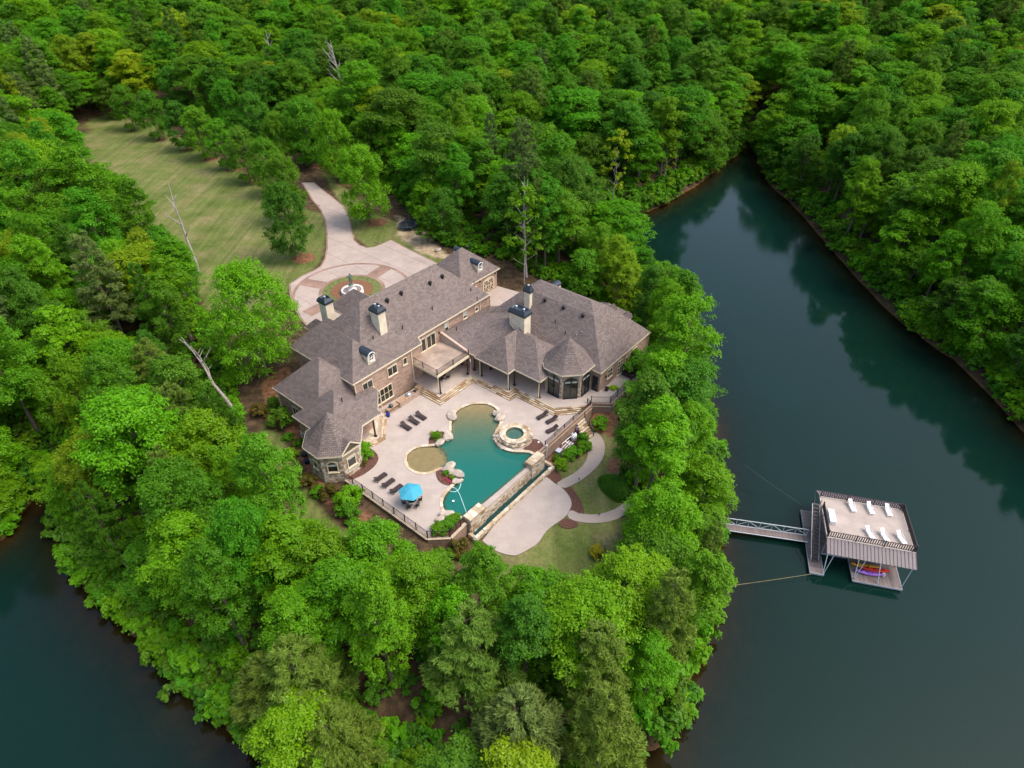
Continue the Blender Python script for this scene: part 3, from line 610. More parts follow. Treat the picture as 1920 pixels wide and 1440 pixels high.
# turret stonework: a core with proud irregular stones
def stone_wall(poly, z0, z1, skip=(), rows=.36, seed=1, closed=True, name='stone_wall', parent=None, gaps=()):
    rg = random.Random(seed); core = B().prism(S(poly), z0, z1)
    parent = parent or house
    co = part(name, core, M_stonecore, parent)
    b = B(); n = len(poly); cols = []
    for i in range(n if closed else n-1):
        if i in skip: continue
        a, c = poly[i], poly[(i+1) % n]; L = math.hypot(c[0]-a[0], c[1]-a[1]); ux, uy = (c[0]-a[0])/L, (c[1]-a[1])/L
        z = z0
        while z < z1-.05:
            h = min(rg.uniform(.7, 1.35)*rows, z1-z); s = -rg.uniform(0, .3)
            while s < L:
                wd = rg.uniform(.35, 1.0)*rows*2.1; s0, s1 = max(s, 0)+.015, min(s+wd, L)-.015
                s += wd
                if s1-s0 < .06: continue
                mid = (s0+s1)/2
                if any(g[0] == i and g[1] < s1 and s0 < g[2] and g[3] < z+h and z < g[4] for g in gaps): continue
                p = rg.uniform(.03, .09)
                A_ = (a[0]+ux*s0, a[1]+uy*s0); C_ = (a[0]+ux*s1, a[1]+uy*s1)
                b.bar((A_[0], -A_[1], z+h/2), (C_[0], -C_[1], z+h/2), p*2, h-.03); cols.append(rg.random())
            z += h
    me_ = b.mesh('stone_facing', M_facing, recalc=False)
    at = me_.attributes.new('tone', 'FLOAT', 'FACE'); at.data.foreach_set('value', np.repeat(np.array(cols, np.float32), 6))
    so_ = obj('stone_facing', me_, co); so_['kind'] = 'stuff'
    return co
M_stonecore = nmat('stone_mortar', (.36,.29,.22), .9, var=.2)
def facing():
    m = bpy.data.materials.new('stone_facing'); m.use_nodes = True; N, L = m.node_tree.nodes, m.node_tree.links
    b = N['Principled BSDF']; b.inputs['Roughness'].default_value = .85
    at = N.new('ShaderNodeAttribute'); at.attribute_name = 'tone'
    tc = N.new('ShaderNodeTexCoord'); no = N.new('ShaderNodeTexNoise'); no.inputs['Scale'].default_value = 3; L.new(tc.outputs['Object'], no.inputs['Vector'])
    ma = N.new('ShaderNodeMath'); ma.operation = 'MULTIPLY_ADD'; ma.inputs[1].default_value = .3; L.new(no.outputs[0], ma.inputs[0])
    m2 = N.new('ShaderNodeMath'); m2.operation = 'MULTIPLY_ADD'; m2.inputs[1].default_value = .85; m2.inputs[2].default_value = -.08; L.new(at.outputs['Fac'], m2.inputs[0]); L.new(m2.outputs[0], ma.inputs[2])
    r = ramp(N, [(0,(.20,.13,.075)),(.2,(.36,.25,.15)),(.45,(.50,.40,.28)),(.7,(.56,.49,.40)),(.85,(.62,.57,.52)),(1,(.42,.30,.20))]); L.new(ma.outputs[0], r.inputs[0]); L.new(r.outputs[0], b.inputs['Base Color'])
    return m
M_facing = facing()
octL = octagon(-17.6, -2.3, 3.3); octR = octagon(15.85, 12.2, 3.45)
# edges: k joins vertex k and k+1; edge 1 faces +v, 0 faces (+u,+v), 2 faces (-u,+v), 3 faces -u
eL = 2*3.3*math.tan(math.pi/8); eR = 2*3.45*math.tan(math.pi/8)
stone_wall(octL, 4.6, 11.5, skip=(5,6), seed=3, gaps=[(1,.6,eL-.6,8.3,10.4),(3,.8,eL-.8,8.3,10.0),(2,.6,eL-.6,8.4,10.5)])
stone_wall(octR, 7.3, 12.3, skip=(5,6,7), seed=5, gaps=[(1,.35,eR-.35,7.5,11.5),(2,.35,eR-.35,7.5,11.5),(3,.35,eR-.35,7.5,11.5),(0,.4,eR-.4,7.5,11.3)])
stone_wall([(-18.0,-10.0),(-18.0,-3.5),(-16.5,-3.5),(-16.5,-10.0)], 4.9, 8.6, skip=(1,2), seed=8)

# windows and doors -------------------------------------------------
WCACHE = {}
def window(u, v, z, ang, wd, ht, nx=2, nz=1, arch=False, mat=None, name='window', blind=0, depth=.09, fw=.09, dark=False, parent=None):
    """a window centred at (u, v), sill at z, facing ang (0 faces +v, 90 faces +u)"""
    key = (wd, ht, nx, nz, arch, name, blind, mat.name if mat else '', depth, fw)
    if key not in WCACHE:
        f = B(); hw = wd/2
        f.box(-hw, -hw+fw, 0, depth, 0, ht); f.box(hw-fw, hw, 0, depth, 0, ht)
        f.box(-hw+fw, hw-fw, 0, depth, 0, fw)
        if arch:
            n = 8; rise = min(hw*.55, .6)
            pts = [(-hw + wd*k/n, ht + rise*math.sin(math.pi*k/n)) for k in range(n+1)]
            for (xa, za), (xb, zb) in zip(pts[:-1], pts[1:]): f.bar((xa, depth/2, za), (xb, depth/2, zb), depth, fw*1.3)
        else: f.box(-hw+fw, hw-fw, 0, depth, ht-fw, ht); rise = 0
        for k in range(1, nx): x = -hw + wd*k/nx; f.box(x-.045*min(1,wd), x+.045*min(1,wd), .0, depth-.015, fw, ht-(0 if arch else fw))
        for k in range(1, nz): zz = ht*k/nz; f.box(-hw+fw, hw-fw, .0, depth-.02, zz-.03, zz+.03)
        f.box(-hw-.08, hw+.08, 0, depth+.08, -.1, 0)
        p = B()
        if arch:
            n = 8; pts = [(-hw+.03, .01), (hw-.03, .01)] + [(hw-.03 - (wd-.06)*k/n, ht + rise*math.sin(math.pi*k/n)) for k in range(n+1)]
        else: pts = [(-hw+.03,.01),(hw-.03,.01),(hw-.03,ht-.03),(-hw+.03,ht-.03)]
        p.add([(x, .03, zz) for x, zz in pts], [tuple(range(len(pts)))])
        bl = None
        if blind:
            bl = B(); step = wd/nx
            for k in range(nx): bl.box(-hw+step*k+.12, -hw+step*(k+1)-.12, .034, .045, ht-blind-fw, ht-fw-.02)
            bl = bl.mesh('blind', M_blind)
        WCACHE[key] = (f.mesh(name, mat or M_trim), p.mesh('pane', M_glass), bl)
    fm, pm, bl = WCACHE[key]
    o = obj(name, fm, parent or house, (u, -v, z-7), R(180)+R(ang))
    obj('pane', pm, o)
    if bl: obj('blind', bl, o)
    return o
# main front wall, lower-right facing: normal +v -> local -y. window mesh faces local +y, so turned 180
window(-7.55, -6.95, 11.15, 0, 1.9, 1.65, 2, blind=.14); window(-2.75, -6.95, 11.2, 0, 1.9, 1.65, 2, blind=.14)
window(-.15, -6.95, 11.65, 0, .85, 1.0, 1, arch=True)
window(-4.85, -6.95, 7.45, 0, 3.3, 2.5, 4, 2)
for cu in (4.35, 6.5): window(cu, -8.0, 11.0, 0, 1.95, 2.45, 2, mat=M_trim, name='glass_door', blind=.18)
window(10.1, -8.0, 12.3, 0, .95, 1.5, 1, mat=None, blind=.9); window(14.5, -8.0, 12.45, 0, .95, 1.35, 1, blind=.8); window(17.4, -8.0, 12.5, 0, .8, .75, 1)
# left turret
def on_edge(poly, k): a, b_ = poly[k], poly[(k+1) % 8]; return (a[0]+b_[0])/2, (a[1]+b_[1])/2
def facing_ang(k): return {1: 0, 0: 45, 7: 90, 2: -45, 3: -90, 4: -135}[k]
for k, ht in ((2,1.5),(1,1.8),(3,1.4)):
    cu, cv = on_edge(octL, k); window(cu, cv, 8.4, facing_ang(k), 1.45 if k != 3 else 1.1, ht, 1, arch=(k == 2), fw=.12, depth=.12, blind=.35)
for k in (1, 2, 3, 0):
    cu, cv = on_edge(octR, k); window(cu, cv, 7.62, facing_ang(k), 2.1, 3.3, 2, 1, arch=True, mat=M_cap, name='glass_door' if k == 2 else 'window', fw=.08, depth=.12, blind=.3)
window(17.5, 16.4, 7.7, -90, 1.0, 2.6, 2, 4, name='glass_door', mat=M_cap)
window(20.2, 17.2, 8.95, 0, 1.4, 1.7, 2, 2); window(23.2, 17.2, 7.8, 0, 1.3, 2.7, 2, 4); window(27.5, 17.2, 8.9, 0, 1.5, 1.7, 2, 2)
for vv in (0, 4, 8.5): window(17.5 if vv > 6 else 15.5, vv, 7.7, -90, 1.6, 2.4, 2, 1, name='glass_door', mat=M_cap)
window(-16.0, -13.5, 8.2, -90, 1.4, 1.6, 2); window(-17.9, -7.5, 8.6, -90, 1.4, 1.5, 2); window(3.3+2.5, -8.0, 7.7, 0, 2.4, 2.4, 2, name='glass_door', mat=M_cap)
for vv in (2.5,): window(9.4, -5, 7.7, -90, 2.0, 2.4, 2, name='glass_door', mat=M_cap)
# garage doors
for cu in (29.5, 24.6):
    d = B(); hw = 1.45
    d.box(-hw, hw, 0, .03, 0, 2.35)
    n = 8; pts = [(-hw,2.35),(hw,2.35)] + [(hw-2*hw*k/n, 2.35+.42*math.sin(math.pi*k/n)) for k in range(1, n)]
    d.add([(x,.03,z) for x, z in pts], [tuple(range(len(pts)))])
    go = obj('garage_door', d.mesh('garage_door', M_trim), house, (cu, 16.0, 1.2), R(180))
    g = B()
    for k in range(4):
        x0 = -hw+.12+k*.7; x1 = x0+.58
        g.box(x0, x1, .03, .045, .12, 1.15); g.box(x0, x1, .03, .045, 1.28, 2.3)
    obj('panel', g.mesh('panel', nmat('brown_panel', (.10,.06,.035), .6)), go)
    x = B()
    for k in range(2):
        x0 = -hw+.12+k*1.4; x.bar((x0,.06,.12),(x0+1.28,.06,2.3),.03,.11); x.bar((x0,.06,2.3),(x0+1.28,.06,.12),.03,.11)
    x.box(-hw, hw, .045, .075, 1.17, 1.26); x.box(-.05,.05,.045,.08,0,2.5)
    for xx in (-hw, hw-.1): x.box(xx, xx+.1, .045, .08, 0, 2.4)
    obj('brace', x.mesh('brace', M_trim), go)
    t = B()
    for a, c in zip(pts[1:], pts[2:]+[(-hw,2.35)]): t.bar((a[0],.05,a[1]+.08),(c[0],.05,c[1]+.08),.16,.14)
    t.box(-hw-.16,-hw,0,.12,0,2.4); t.box(hw,hw+.16,0,.12,0,2.4)
    obj('surround', t.mesh('surround', M_trim), go)
for cu in (31.4, 27.1):
    l = B().box(-.08,.08,0,.2,0,.3).lathe([(.12,.3),(.02,.42)],6,(0,.12)); obj('wall_lamp', l.mesh('wall_lamp', M_iron), house, (cu,16.0,4.1), R(180))
for cu, cv, an in ((19.0,17.2,0),(25.0,17.2,0),(8.3,-8.0,0)):
    l = B().box(-.08,.08,0,.2,0,.3).lathe([(.12,.3),(.02,.42)],6,(0,.12)); obj('wall_lamp', l.mesh('wall_lamp', M_iron), house, (cu,-cv,(2.6 if cv > 0 else 5.6)), R(180+an))
# chimneys
def chimney(u0, u1, v0, v1, z0, z1, cap=.75, flues=2):
    o = part('chimney', B().bx(u0, u1, v0, v1, z0, z1), M_stucco, house)
    c = B(); e = .18
    r0 = [(u0-e,-v0+e),(u1+e,-v0+e),(u1+e,-v1-e),(u0-e,-v1-e)]; i_ = .12
    r1 = [(u0+i_,-v0-i_),(u1-i_,-v0-i_),(u1-i_,-v1+i_),(u0+i_,-v1+i_)]
    vs = [(x,y,z1-.05) for x,y in r0] + [(x,y,z1+.3) for x,y in r0] + [(x,y,z1+cap) for x,y in r1] + [((x*.75+.25*(u0+u1)/2),(y*.75-.25*(v0+v1)/2),z1+cap-.28) for x,y in r1]
    fs = [(0,3,2,1),(12,13,14,15)] + [(a+k, a+(k+1)%4, a+4+(k+1)%4, a+4+k) for a in (0,4,8) for k in range(4)]
    c.add(vs, fs); part('cap', c, M_cap, o).location = (0,0,0)
    for k in range(flues):
        f = B(); t = (k+.5)/flues; cu, cv = (u0+u1)/2, v0+(v1-v0)*t
        f.lathe([(.16,z1+cap-.3),(.16,z1+cap+.14),(.22,z1+cap+.16),(.05,z1+cap+.24)], 8, (cu,-cv))
        part('flue', f, M_steel, o).location = (0,0,0)
chimney(-3.5,-2.1,-21.9,-20.2,12,18.7, .75, 1)
chimney(-1.95,-.6,-11.2,-9.5,15,20.5, .8, 2)
chimney(15.6,17.2,.8,3.8,12,16.7, .8, 2)
chimney(20.2,20.9,.1,1.2,12.5,18.1, 1.0, 1)
# dormers with barrel roofs (front face at v1, facing +v) and gabled ones at the back
def dormer(cu, v1, zb, back=False, wd=1.2):
    s = -1 if back else 1; d = 2.6; hw = wd/2; zt = zb+1.55
    b = B(); ys = sorted((v1, v1-s*d)); b.bx(cu-hw, cu+hw, ys[0], ys[1], zb-1.0, zt)
    o = part('dormer', b, M_stucco, house)
    r = B(); n = 8; vs = []; 
    for vv in (v1+s*.12, v1-s*(d-.3)):
        for k in range(n+1):
            a = math.pi*k/n; vs.append((cu+math.cos(a)*(hw+.08), -vv, zt-.05+math.sin(a)*.62))
    r.add(vs, [(k, k+1, n+2+k, n+1+k) for k in range(n)] + [tuple(range(n+1)), tuple(range(2*n+1, n, -1))])
    part('dormer_roof', r, M_cap, o).location = (0,0,0)
    ar = B(); n = 8; pts = [(cu+math.cos(math.pi*k/n)*(hw-.06), zt-.1+math.sin(math.pi*k/n)*.5) for k in range(n+1)]
    for a, c in zip(pts[:-1], pts[1:]): ar.bar((a[0],-(v1+s*.14),a[1]),(c[0],-(v1+s*.14),c[1]),.1,.14)
    part('trim', ar, M_white, o).location = (0,0,0)
    win = window(cu, v1+s*.02, zt-1.0, 0 if not back else 180, .68, 1.0, 2, 2, arch=True, mat=M_white, fw=.06)
dormer(-5.75, -7.5, 14.75, wd=1.35); dormer(27.8, -16.4, 12.85, wd=1.3); dormer(29.3, -24.0, 13.0, True)
def side_dormer(cu, cv, zb, gable=False):
    b = B().bx(cu-1.2, cu, cv-.65, cv+.65, zb-1, zb+1.3); o = part('dormer', b, M_stucco, house)
    r = B()
    if gable: r.add([(cu+.2,-(cv-.85),zb+1.2),(cu+.2,-cv,zb+2.0),(cu+.2,-(cv+.85),zb+1.2),(cu-2.6,-(cv-.85),zb+1.2),(cu-2.6,-cv,zb+2.0),(cu-2.6,-(cv+.85),zb+1.2)], [(0,1,4,3),(1,2,5,4),(0,2,1)])
    else:
        n = 8; vs = []
        for uu in (cu+.15, cu-2.2):
            for k in range(n+1): a = math.pi*k/n; vs.append((uu, -(cv+math.cos(a)*.72), zb+1.25+math.sin(a)*.6))
        r.add(vs, [(k,k+1,n+2+k,n+1+k) for k in range(n)] + [tuple(range(n+1))])
    part('dormer_roof', r, M_roof if gable else M_cap, o).location = (0,0,0)
side_dormer(28.3, .9, 15.0); side_dormer(29.2, 11.5, 13.9, True); side_dormer(29.9, 14.0, 13.1, True)
# small gable over the turret's diagonal window
def small_gable():
    a, c = octagon(-17.6,-2.3,3.82)[1], octagon(-17.6,-2.3,3.82)[2]
    mx, my = (a[0]+c[0])/2, (a[1]+c[1])/2; nx_, ny_ = 0., 1.
    b = B(); top_ = (mx+nx_*.05, my+ny_*.05)
    tip = (mx-nx_*1.9, my-ny_*1.9)
    vs = [(a[0],-a[1],11.62),(c[0],-c[1],11.62),(top_[0],-top_[1],13.0),(tip[0],-tip[1],13.05)]
    b.add(vs, [(0,2,3),(2,1,3)], [[(0,0),(1.5,1),(1.5,2)],[(1.5,1),(3,0),(1.5,2)]])
    o = part('gable_roof', b, M_roof, house)
    f = B(); g = .03
    f.bar(vs[0],vs[2],.1,.16).bar(vs[2],vs[1],.1,.16); part('trim', f, M_trim, o).location = (0,0,0)
    w_ = B().add([(a[0]+(mx-a[0])*.12-nx_*.12,-(a[1]+(my-a[1])*.12-ny_*.12),11.6),(c[0]+(mx-c[0])*.12-nx_*.12,-(c[1]+(my-c[1])*.12-ny_*.12),11.6),(top_[0]-nx_*.12,-(top_[1]-ny_*.12),12.8)], [(0,1,2)])
    part('gable_panel', w_, nmat('dark_panel', (.10,.085,.05), .7), o).location = (0,0,0)
small_gable()
# roof vents and pipes
vm_ = B().lathe([(.17,-.35),(.17,.2),(.3,.22),(.3,.5),(.2,.62),(.01,.66)], 10).mesh('roof_vent', M_vent, True)
for uu, vv, z in ((2.3,-12.3,19.55),(5.2,-12.3,19.55),(10.9,-11.8,19.05),(13.7,-11.8,19.05),(21.8,3.1,16.5),(21.8,6.8,16.5),(21.8,10.5,16.5),(28.3,-20.0,16.2)):
    obj('roof_vent', vm_, house, (uu, -vv, z-7))
pm_ = B().lathe([(.07,-.3),(.07,.45),(.1,.45),(.1,.5),(.01,.5)], 8).mesh('vent_pipe', M_vent)
for uu, vv, z in ((-3.3,-9.6,16.9),(8.5,-9.2,16.6),(17.2,-8.9,16.2),(16.6,-7.0,15.5),(20,6.6,14.8),(19.3,9.1,14.1),(27,14,14.8),(19,-1.0,13.9),(10.6,-6.2,12.9),(-13.9,-4.2,14.6),(1.9,-9.0,16.3),(-12.6,-7.0,13.2)):
    obj('vent_pipe', pm_, house, (uu, -vv, z-7))
wp = B().lathe([(.09,-.3),(.09,.35),(.01,.36)], 8).mesh('vent_pipe', M_steel)
for uu, vv, z in ((.8,-9.0,16.3),(19.6,11.0,14.3),(20.1,11.6,14.8),(19.0,-9.7,16.9),(20.0,-9.3,15.9)): obj('vent_pipe', wp, house, (uu, -vv, z-7))
# downspouts, posts, porch beams
ds = B()
for uu, vv, z0, z1 in ((1.2,-6.87,7.6,13.7),(-9.8,-6.87,11.8,13.7),(-16.05,-17.4,7,11.3),(-6.7,-5.5,7.2,11.3),(3.42,-7.9,10.9,14.2),(24.7,17.3,7.6,11.5),(31.9,17.25,6,11.5),(18.2,-7.9,12.3,14.2),(20.9,-7.95,11.2,14.2)):
    o = part('downspout', B().bx(uu-.06,uu+.06,vv-.05,vv+.07,z0,z1), M_trim, house)
pst = B().lathe([(.24,0),(.24,.16),(.16,.22),(.13,.3),(.12,3.0),(.2,3.15),(.2,3.4)], 12).mesh('post', M_post, True)
for uu, vv in ((1.62,-1.48),(7.99,-1.6),(9.06,.4),(9.09,6.0),(10.5,6.0),(10.55,10.9),(9.5,-1.5),(11.3,.4)):
    obj('post', pst, house, (uu, -vv, .6), scale=(1,1,(10.5-7.6)/3.4 if uu < 8 else 1))
obj('post', pst, house, (-11.1, 2.0, .35), scale=(1,1,1.18))
for uu, vv in ((1.4,-1.55),(8.85,.3),(8.85,6.1),(10.3,10.95)):
    part('downspout', B().bx(uu-.05,uu+.05,vv-.05,vv+.05,7.6,10.6), M_trim, house)
part('porch_beam', B().bx(8.9,9.2,-.4,6.1,10.75,11.05).bx(9.2,10.6,5.9,6.2,10.75,11.05).bx(10.4,10.7,6.2,11.1,10.75,11.05).bx(10.7,13,10.8,11.1,10.75,11.05), M_trim, house)
# balcony
bal = part('balcony', B().bx(1.5,8.62,-7.98,-1.72,10.5,10.95), M_trim, house)
part('floor', B().bx(1.6,8.6,-7.97,-1.85,10.96,10.99), nmat('balcony_floor', (.36,.27,.21), .8, var=.28, scale=.6), bal).location = (0,0,0)
part('parapet', B().add([(8.62,8.0,10.9),(8.62,2.1,10.9),(8.62,2.1,11.35),(8.62,8.0,12.55),(8.9,8.0,10.9),(8.9,2.1,10.9),(8.9,2.1,11.35),(8.9,8.0,12.55)], [(0,1,2,3),(7,6,5,4),(3,2,6,7),(1,5,6,2),(0,3,7,4)]), M_brick, bal).location = (0,0,0)
part('coping', B().bar((8.78,8.0,12.6),(8.78,2.05,11.4),.42,.1), nmat('pink_coping', (.5,.36,.28), .8), bal).location = (0,0,0)
picket = B().box(-.011,.011,-.011,.011,0,1).mesh('picket', M_iron)
def railing(parent, pts, h=1.05, step=.14, postevery=2.0, z=0, local=True, posts=True, fill=True):
    """pts: site (u, v, z) corners; rails, posts and pickets as parts of parent"""
    r = B(); ruvz = parent.get('uvz') if parent.parent is None else None
    off = (-ruvz[0], ruvz[1], -ruvz[2]) if ruvz else (-0, 0, -7 if False else 0)
    rail = B(); pk = B(); npk = 0
    for (a, c) in zip(pts[:-1], pts[1:]):
        A_ = Vector((a[0],-a[1],a[2])); C_ = Vector((c[0],-c[1],c[2])); L = (C_-A_).length
        rail.bar(A_+Vector((0,0,h)), C_+Vector((0,0,h)), .05, .04); rail.bar(A_+Vector((0,0,.1)), C_+Vector((0,0,.1)), .03, .03)
        n = max(1, int(L/step))
        for k in range(n+1):
            p = A_.lerp(C_, k/n); pk.box(p.x-.011,p.x+.011,p.y-.011,p.y+.011,p.z+.1,p.z+h)
        if posts:
            m_ = max(1, round(L/postevery))
            for k in range(m_+1):
                p = A_.lerp(C_, k/m_); q = B().box(p.x-.05,p.x+.05,p.y-.05,p.y+.05,p.z-.02,p.z+h+.12)
                po = part('rail_post', q, M_iron, parent)
                if not ruvz: po.location = (0,0,0)
    ro = part('rail', rail, M_iron, parent)
    if not ruvz: ro.location = (0,0,0)
    if fill:
        po = part('picket', pk, M_iron, parent); po['kind'] = 'stuff'
        if not ruvz: po.location = (0,0,0)
railing(bal, [(1.56,-7.9,10.95),(1.56,-1.8,10.95),(8.56,-1.8,10.95)], postevery=3.4)
# ---------------------------------------------------------------- decks, steps, pool
def slab(name, poly, z0, z1, mat, holes=(), kind='structure', label=None):
    return top(name, B().prism(S(poly), z0, z1, [S(h) for h in holes]), mat, kind=kind)
def conc_mat(name, base, cell=.9, jd=.86, var=.07):
    """stamped concrete: faint irregular joints and blotches"""
    m = bpy.data.materials.new(name); m.use_nodes = True; N, L = m.node_tree.nodes, m.node_tree.links
    b = N['Principled BSDF']; b.inputs['Roughness'].default_value = .85; b.inputs['Specular IOR Level'].default_value = .2
    tc = N.new('ShaderNodeTexCoord')
    mp = N.new('ShaderNodeMapping'); mp.inputs['Rotation'].default_value = (0,0,R(45)); L.new(tc.outputs['Object'], mp.inputs[0])
    br = N.new('ShaderNodeTexBrick'); br.inputs['Scale'].default_value = 1; br.inputs['Brick Width'].default_value = cell*1.5; br.inputs['Row Height'].default_value = cell
    br.inputs['Mortar Size'].default_value = .02; br.inputs['Mortar Smooth'].default_value = .6
    br.inputs['Color1'].default_value = (1,1,1,1); br.inputs['Color2'].default_value = (.93,.93,.93,1); br.inputs['Mortar'].default_value = (jd,jd,jd,1); L.new(mp.outputs[0], br.inputs[0])
    no = N.new('ShaderNodeTexNoise'); no.inputs['Scale'].default_value = .45; no.inputs['Detail'].default_value = 7; no.inputs['Roughness'].default_value = .65; L.new(tc.outputs['Object'], no.inputs[0])
    mr = N.new('ShaderNodeMapRange'); mr.inputs[1].default_value=.3; mr.inputs[2].default_value=.7; mr.inputs[3].default_value=1-var*1.4; mr.inputs[4].default_value=1+var; L.new(no.outputs[0], mr.inputs[0])
    v1 = N.new('ShaderNodeVectorMath'); v1.operation='SCALE'; L.new(br.outputs[0], v1.inputs[0]); L.new(mr.outputs[0], v1.inputs['Scale'])
    v2 = N.new('ShaderNodeVectorMath'); v2.operation='MULTIPLY'; L.new(v1.outputs[0], v2.inputs[0]); v2.inputs[1].default_value = base; L.new(v2.outputs[0], b.inputs['Base Color'])
    return m
M_deck = conc_mat('pool_deck_concrete', (.45,.375,.325)); M_drive = conc_mat('driveway_concrete', (.43,.345,.295), 3.2, .84, .09)
M_path = conc_mat('path_concrete', (.41,.33,.275), 1.2, .9)
POOL = T['pool']
deck = [(-19.0,1.4),(-19.0,16.55),(-17.2,18.5),(-14.4,18.2),(-13.4,18.9),(.6,18.9),(1.4,17.9),(14.1,17.9),(14.1,10),(9.5,-3),(1.5,-6.2),(-6.3,-6.6),(-9,-6.6),(-13.5,-2.6),(-15,0.9)]
c0 = (-3.3, 9.5)
outer_pool = []
def offs(poly, d):
    out = []; n = len(poly); ar = sum(poly[i][0]*poly[(i+1)%n][1]-poly[(i+1)%n][0]*poly[i][1] for i in range(n)); sg = 1 if ar > 0 else -1
    for i in range(n):
        a, b_, c = poly[i-1], poly[i], poly[(i+1) % n]
        tx, ty = c[0]-a[0], c[1]-a[1]; L = math.hypot(tx, ty) or 1
        out.append((b_[0]+ty/L*d*sg, b_[1]-tx/L*d*sg))
    return out
# split the deck at the pool: the deck slab has a hole a little inside the coping
pool_hole = offs(POOL, .06)
slab('pool_deck', deck, 5.2, 7.0, M_deck, [pool_hole])
slab('house_terrace', [(1.15,-8),(1.15,-1.1),(8.2,-1.0),(8.75,6.3),(10.1,6.2),(10.1,14.2),(13.6,17.5),(14.3,17.6),(16.3,20.1),(25.5,19.7),(25.5,-4),(9,-8)], 5.5, 7.6, M_deck)
slab('corner_terrace', [(-6.4,-6.9),(-7.2,-5.3),(-11.0,-1.6),(-12.9,-1.7),(-13.6,-2.6),(-16,-4),(-12,-7)], 6, 7.33, M_deck)
# stone steps, three levels, each edged with loose-cut stones
unit = []
rs = random.Random(4)
for k in range(6):
    b = B(); jt = lambda a: a + rs.uniform(-.05, .05)
    vs = [(jt(x), jt(y), z + (rs.uniform(-.04,.04) if z > 0 else 0)) for z in (-.5, .5) for x, y in ((-.5,-.5),(.5,-.5),(.5,.5),(-.5,.5))]
    b.add(vs, [(3,2,1,0),(4,5,6,7),(0,1,5,4),(1,2,6,5),(2,3,7,6),(3,0,4,7)])
    me_ = b.mesh('stone', M_stone, bevel=.04); unit.append(me_)
def unit_for(mat):
    out = []
    for me_ in unit: c = me_.copy(); c.materials.clear(); c.materials.append(mat); out.append(c)
    return out
unit_cop = unit_for(M_cop); unit_rock = unit_for(M_rock2)
def along(pts, step, closed=False, jit=.3, rg=rs):
    """yield (mid u, mid v, angle, length) pieces along a polyline of (u, v)"""
    P_ = list(pts) + ([pts[0]] if closed else [])
    L = [0]
    for a, c in zip(P_[:-1], P_[1:]): L.append(L[-1] + math.dist(a, c))
    s = 0
    def at(t):
        for i in range(len(L)-1):
            if t <= L[i+1] or i == len(L)-2:
                f = (t-L[i])/max(L[i+1]-L[i], 1e-9); return (P_[i][0]+(P_[i+1][0]-P_[i][0])*f, P_[i][1]+(P_[i+1][1]-P_[i][1])*f)
    while s < L[-1]-.05:
        e = min(s + step*rg.uniform(1-jit, 1+jit), L[-1])
        if L[-1]-e < step*.4: e = L[-1]
        a, c = at(s), at(e); yield ((a[0]+c[0])/2, (a[1]+c[1])/2, math.atan2(-(c[1]-a[1]), c[0]-a[0]), math.dist(a, c)); s = e
def stones(parent, pts, z, h, w_, step, meshes, closed=False, name='stone', skip=None):
    pu, pv, pz = parent['uvz']
    for mu_, mv_, an, L_ in along(pts, step, closed):
        if skip and skip(mu_, mv_): continue
        obj(name, rs.choice(meshes), parent, (mu_-pu, -(mv_-pv), z-h/2-pz), an, (L_*.97, w_*rs.uniform(.94,1.04), h))
lo = [(-.05,-4.75),(0,0),(7.5,.05),(7.6,7.5),(8.95,7.6),(9.1,14.8),(12.2,17.75)]
hi = [(1.12,-4.75),(1.15,-1.1),(8.2,-1.0),(8.75,6.3),(10.1,6.2),(10.1,14.3),(13.6,17.5)]
steps = root('terrace_steps', 'long zigzag flight of tan stone steps between terrace and pool deck', 'steps', 0, 0, 7)
def lerp(a, c, t): return (a[0]+(c[0]-a[0])*t, a[1]+(c[1]-a[1])*t)
for k in range(4):
    line = [lerp(a, c, k/4) for a, c in zip(lo, hi)]; zt = 7 + .15*(k+1)
    part('step_core', B().prism(S(line + [lerp(a, c, 1.02) for a, c in zip(lo, hi)][::-1]), 6.9, zt-.05), nmat('step_mortar', (.22,.16,.11), .9), steps)
    mid = [lerp(a, c, (k+.5)/4) for a, c in zip(lo, hi)]
    for a, c in zip(mid[:-1], mid[1:]):
        wd = .32 if abs(c[0]-a[0]) > 0 else .32
        stones(steps, [a, c], zt, .13, .27, .95, unit)
# corner steps by the left porch
cst = root('corner_steps', 'angled tan flagstone steps by the left porch post', 'steps', -11, -2, 7)
csl = [(-6.35,-4.9),(-10.4,-.75),(-12.5,-.85)]; csh = [(-7.2,-5.3),(-11.0,-1.6),(-12.9,-1.7)]
for k in range(3):
    line = [lerp(a, c, k/3) for a, c in zip(csl, csh)]; zt = 7+.11*(k+1)
    part('step_core', B().prism(S(line + csh[::-1]), 6.9, zt-.05), MATS['step_mortar'], cst)
    stones(cst, [lerp(a, c, (k+.5)/3) for a, c in zip(csl, csh)], zt, .13, .30, .8, unit)
for t in (.0,.4,.8,1.2):
    line = [(-7.6+ -t*.55,-5.6-t*.3),(-11.25-t*.35,-1.95-t*.45),(-13.0-t*.1,-2.05-t*.4)]
    stones(cst, line, 7.375, .05, .4, .6, unit_cop)
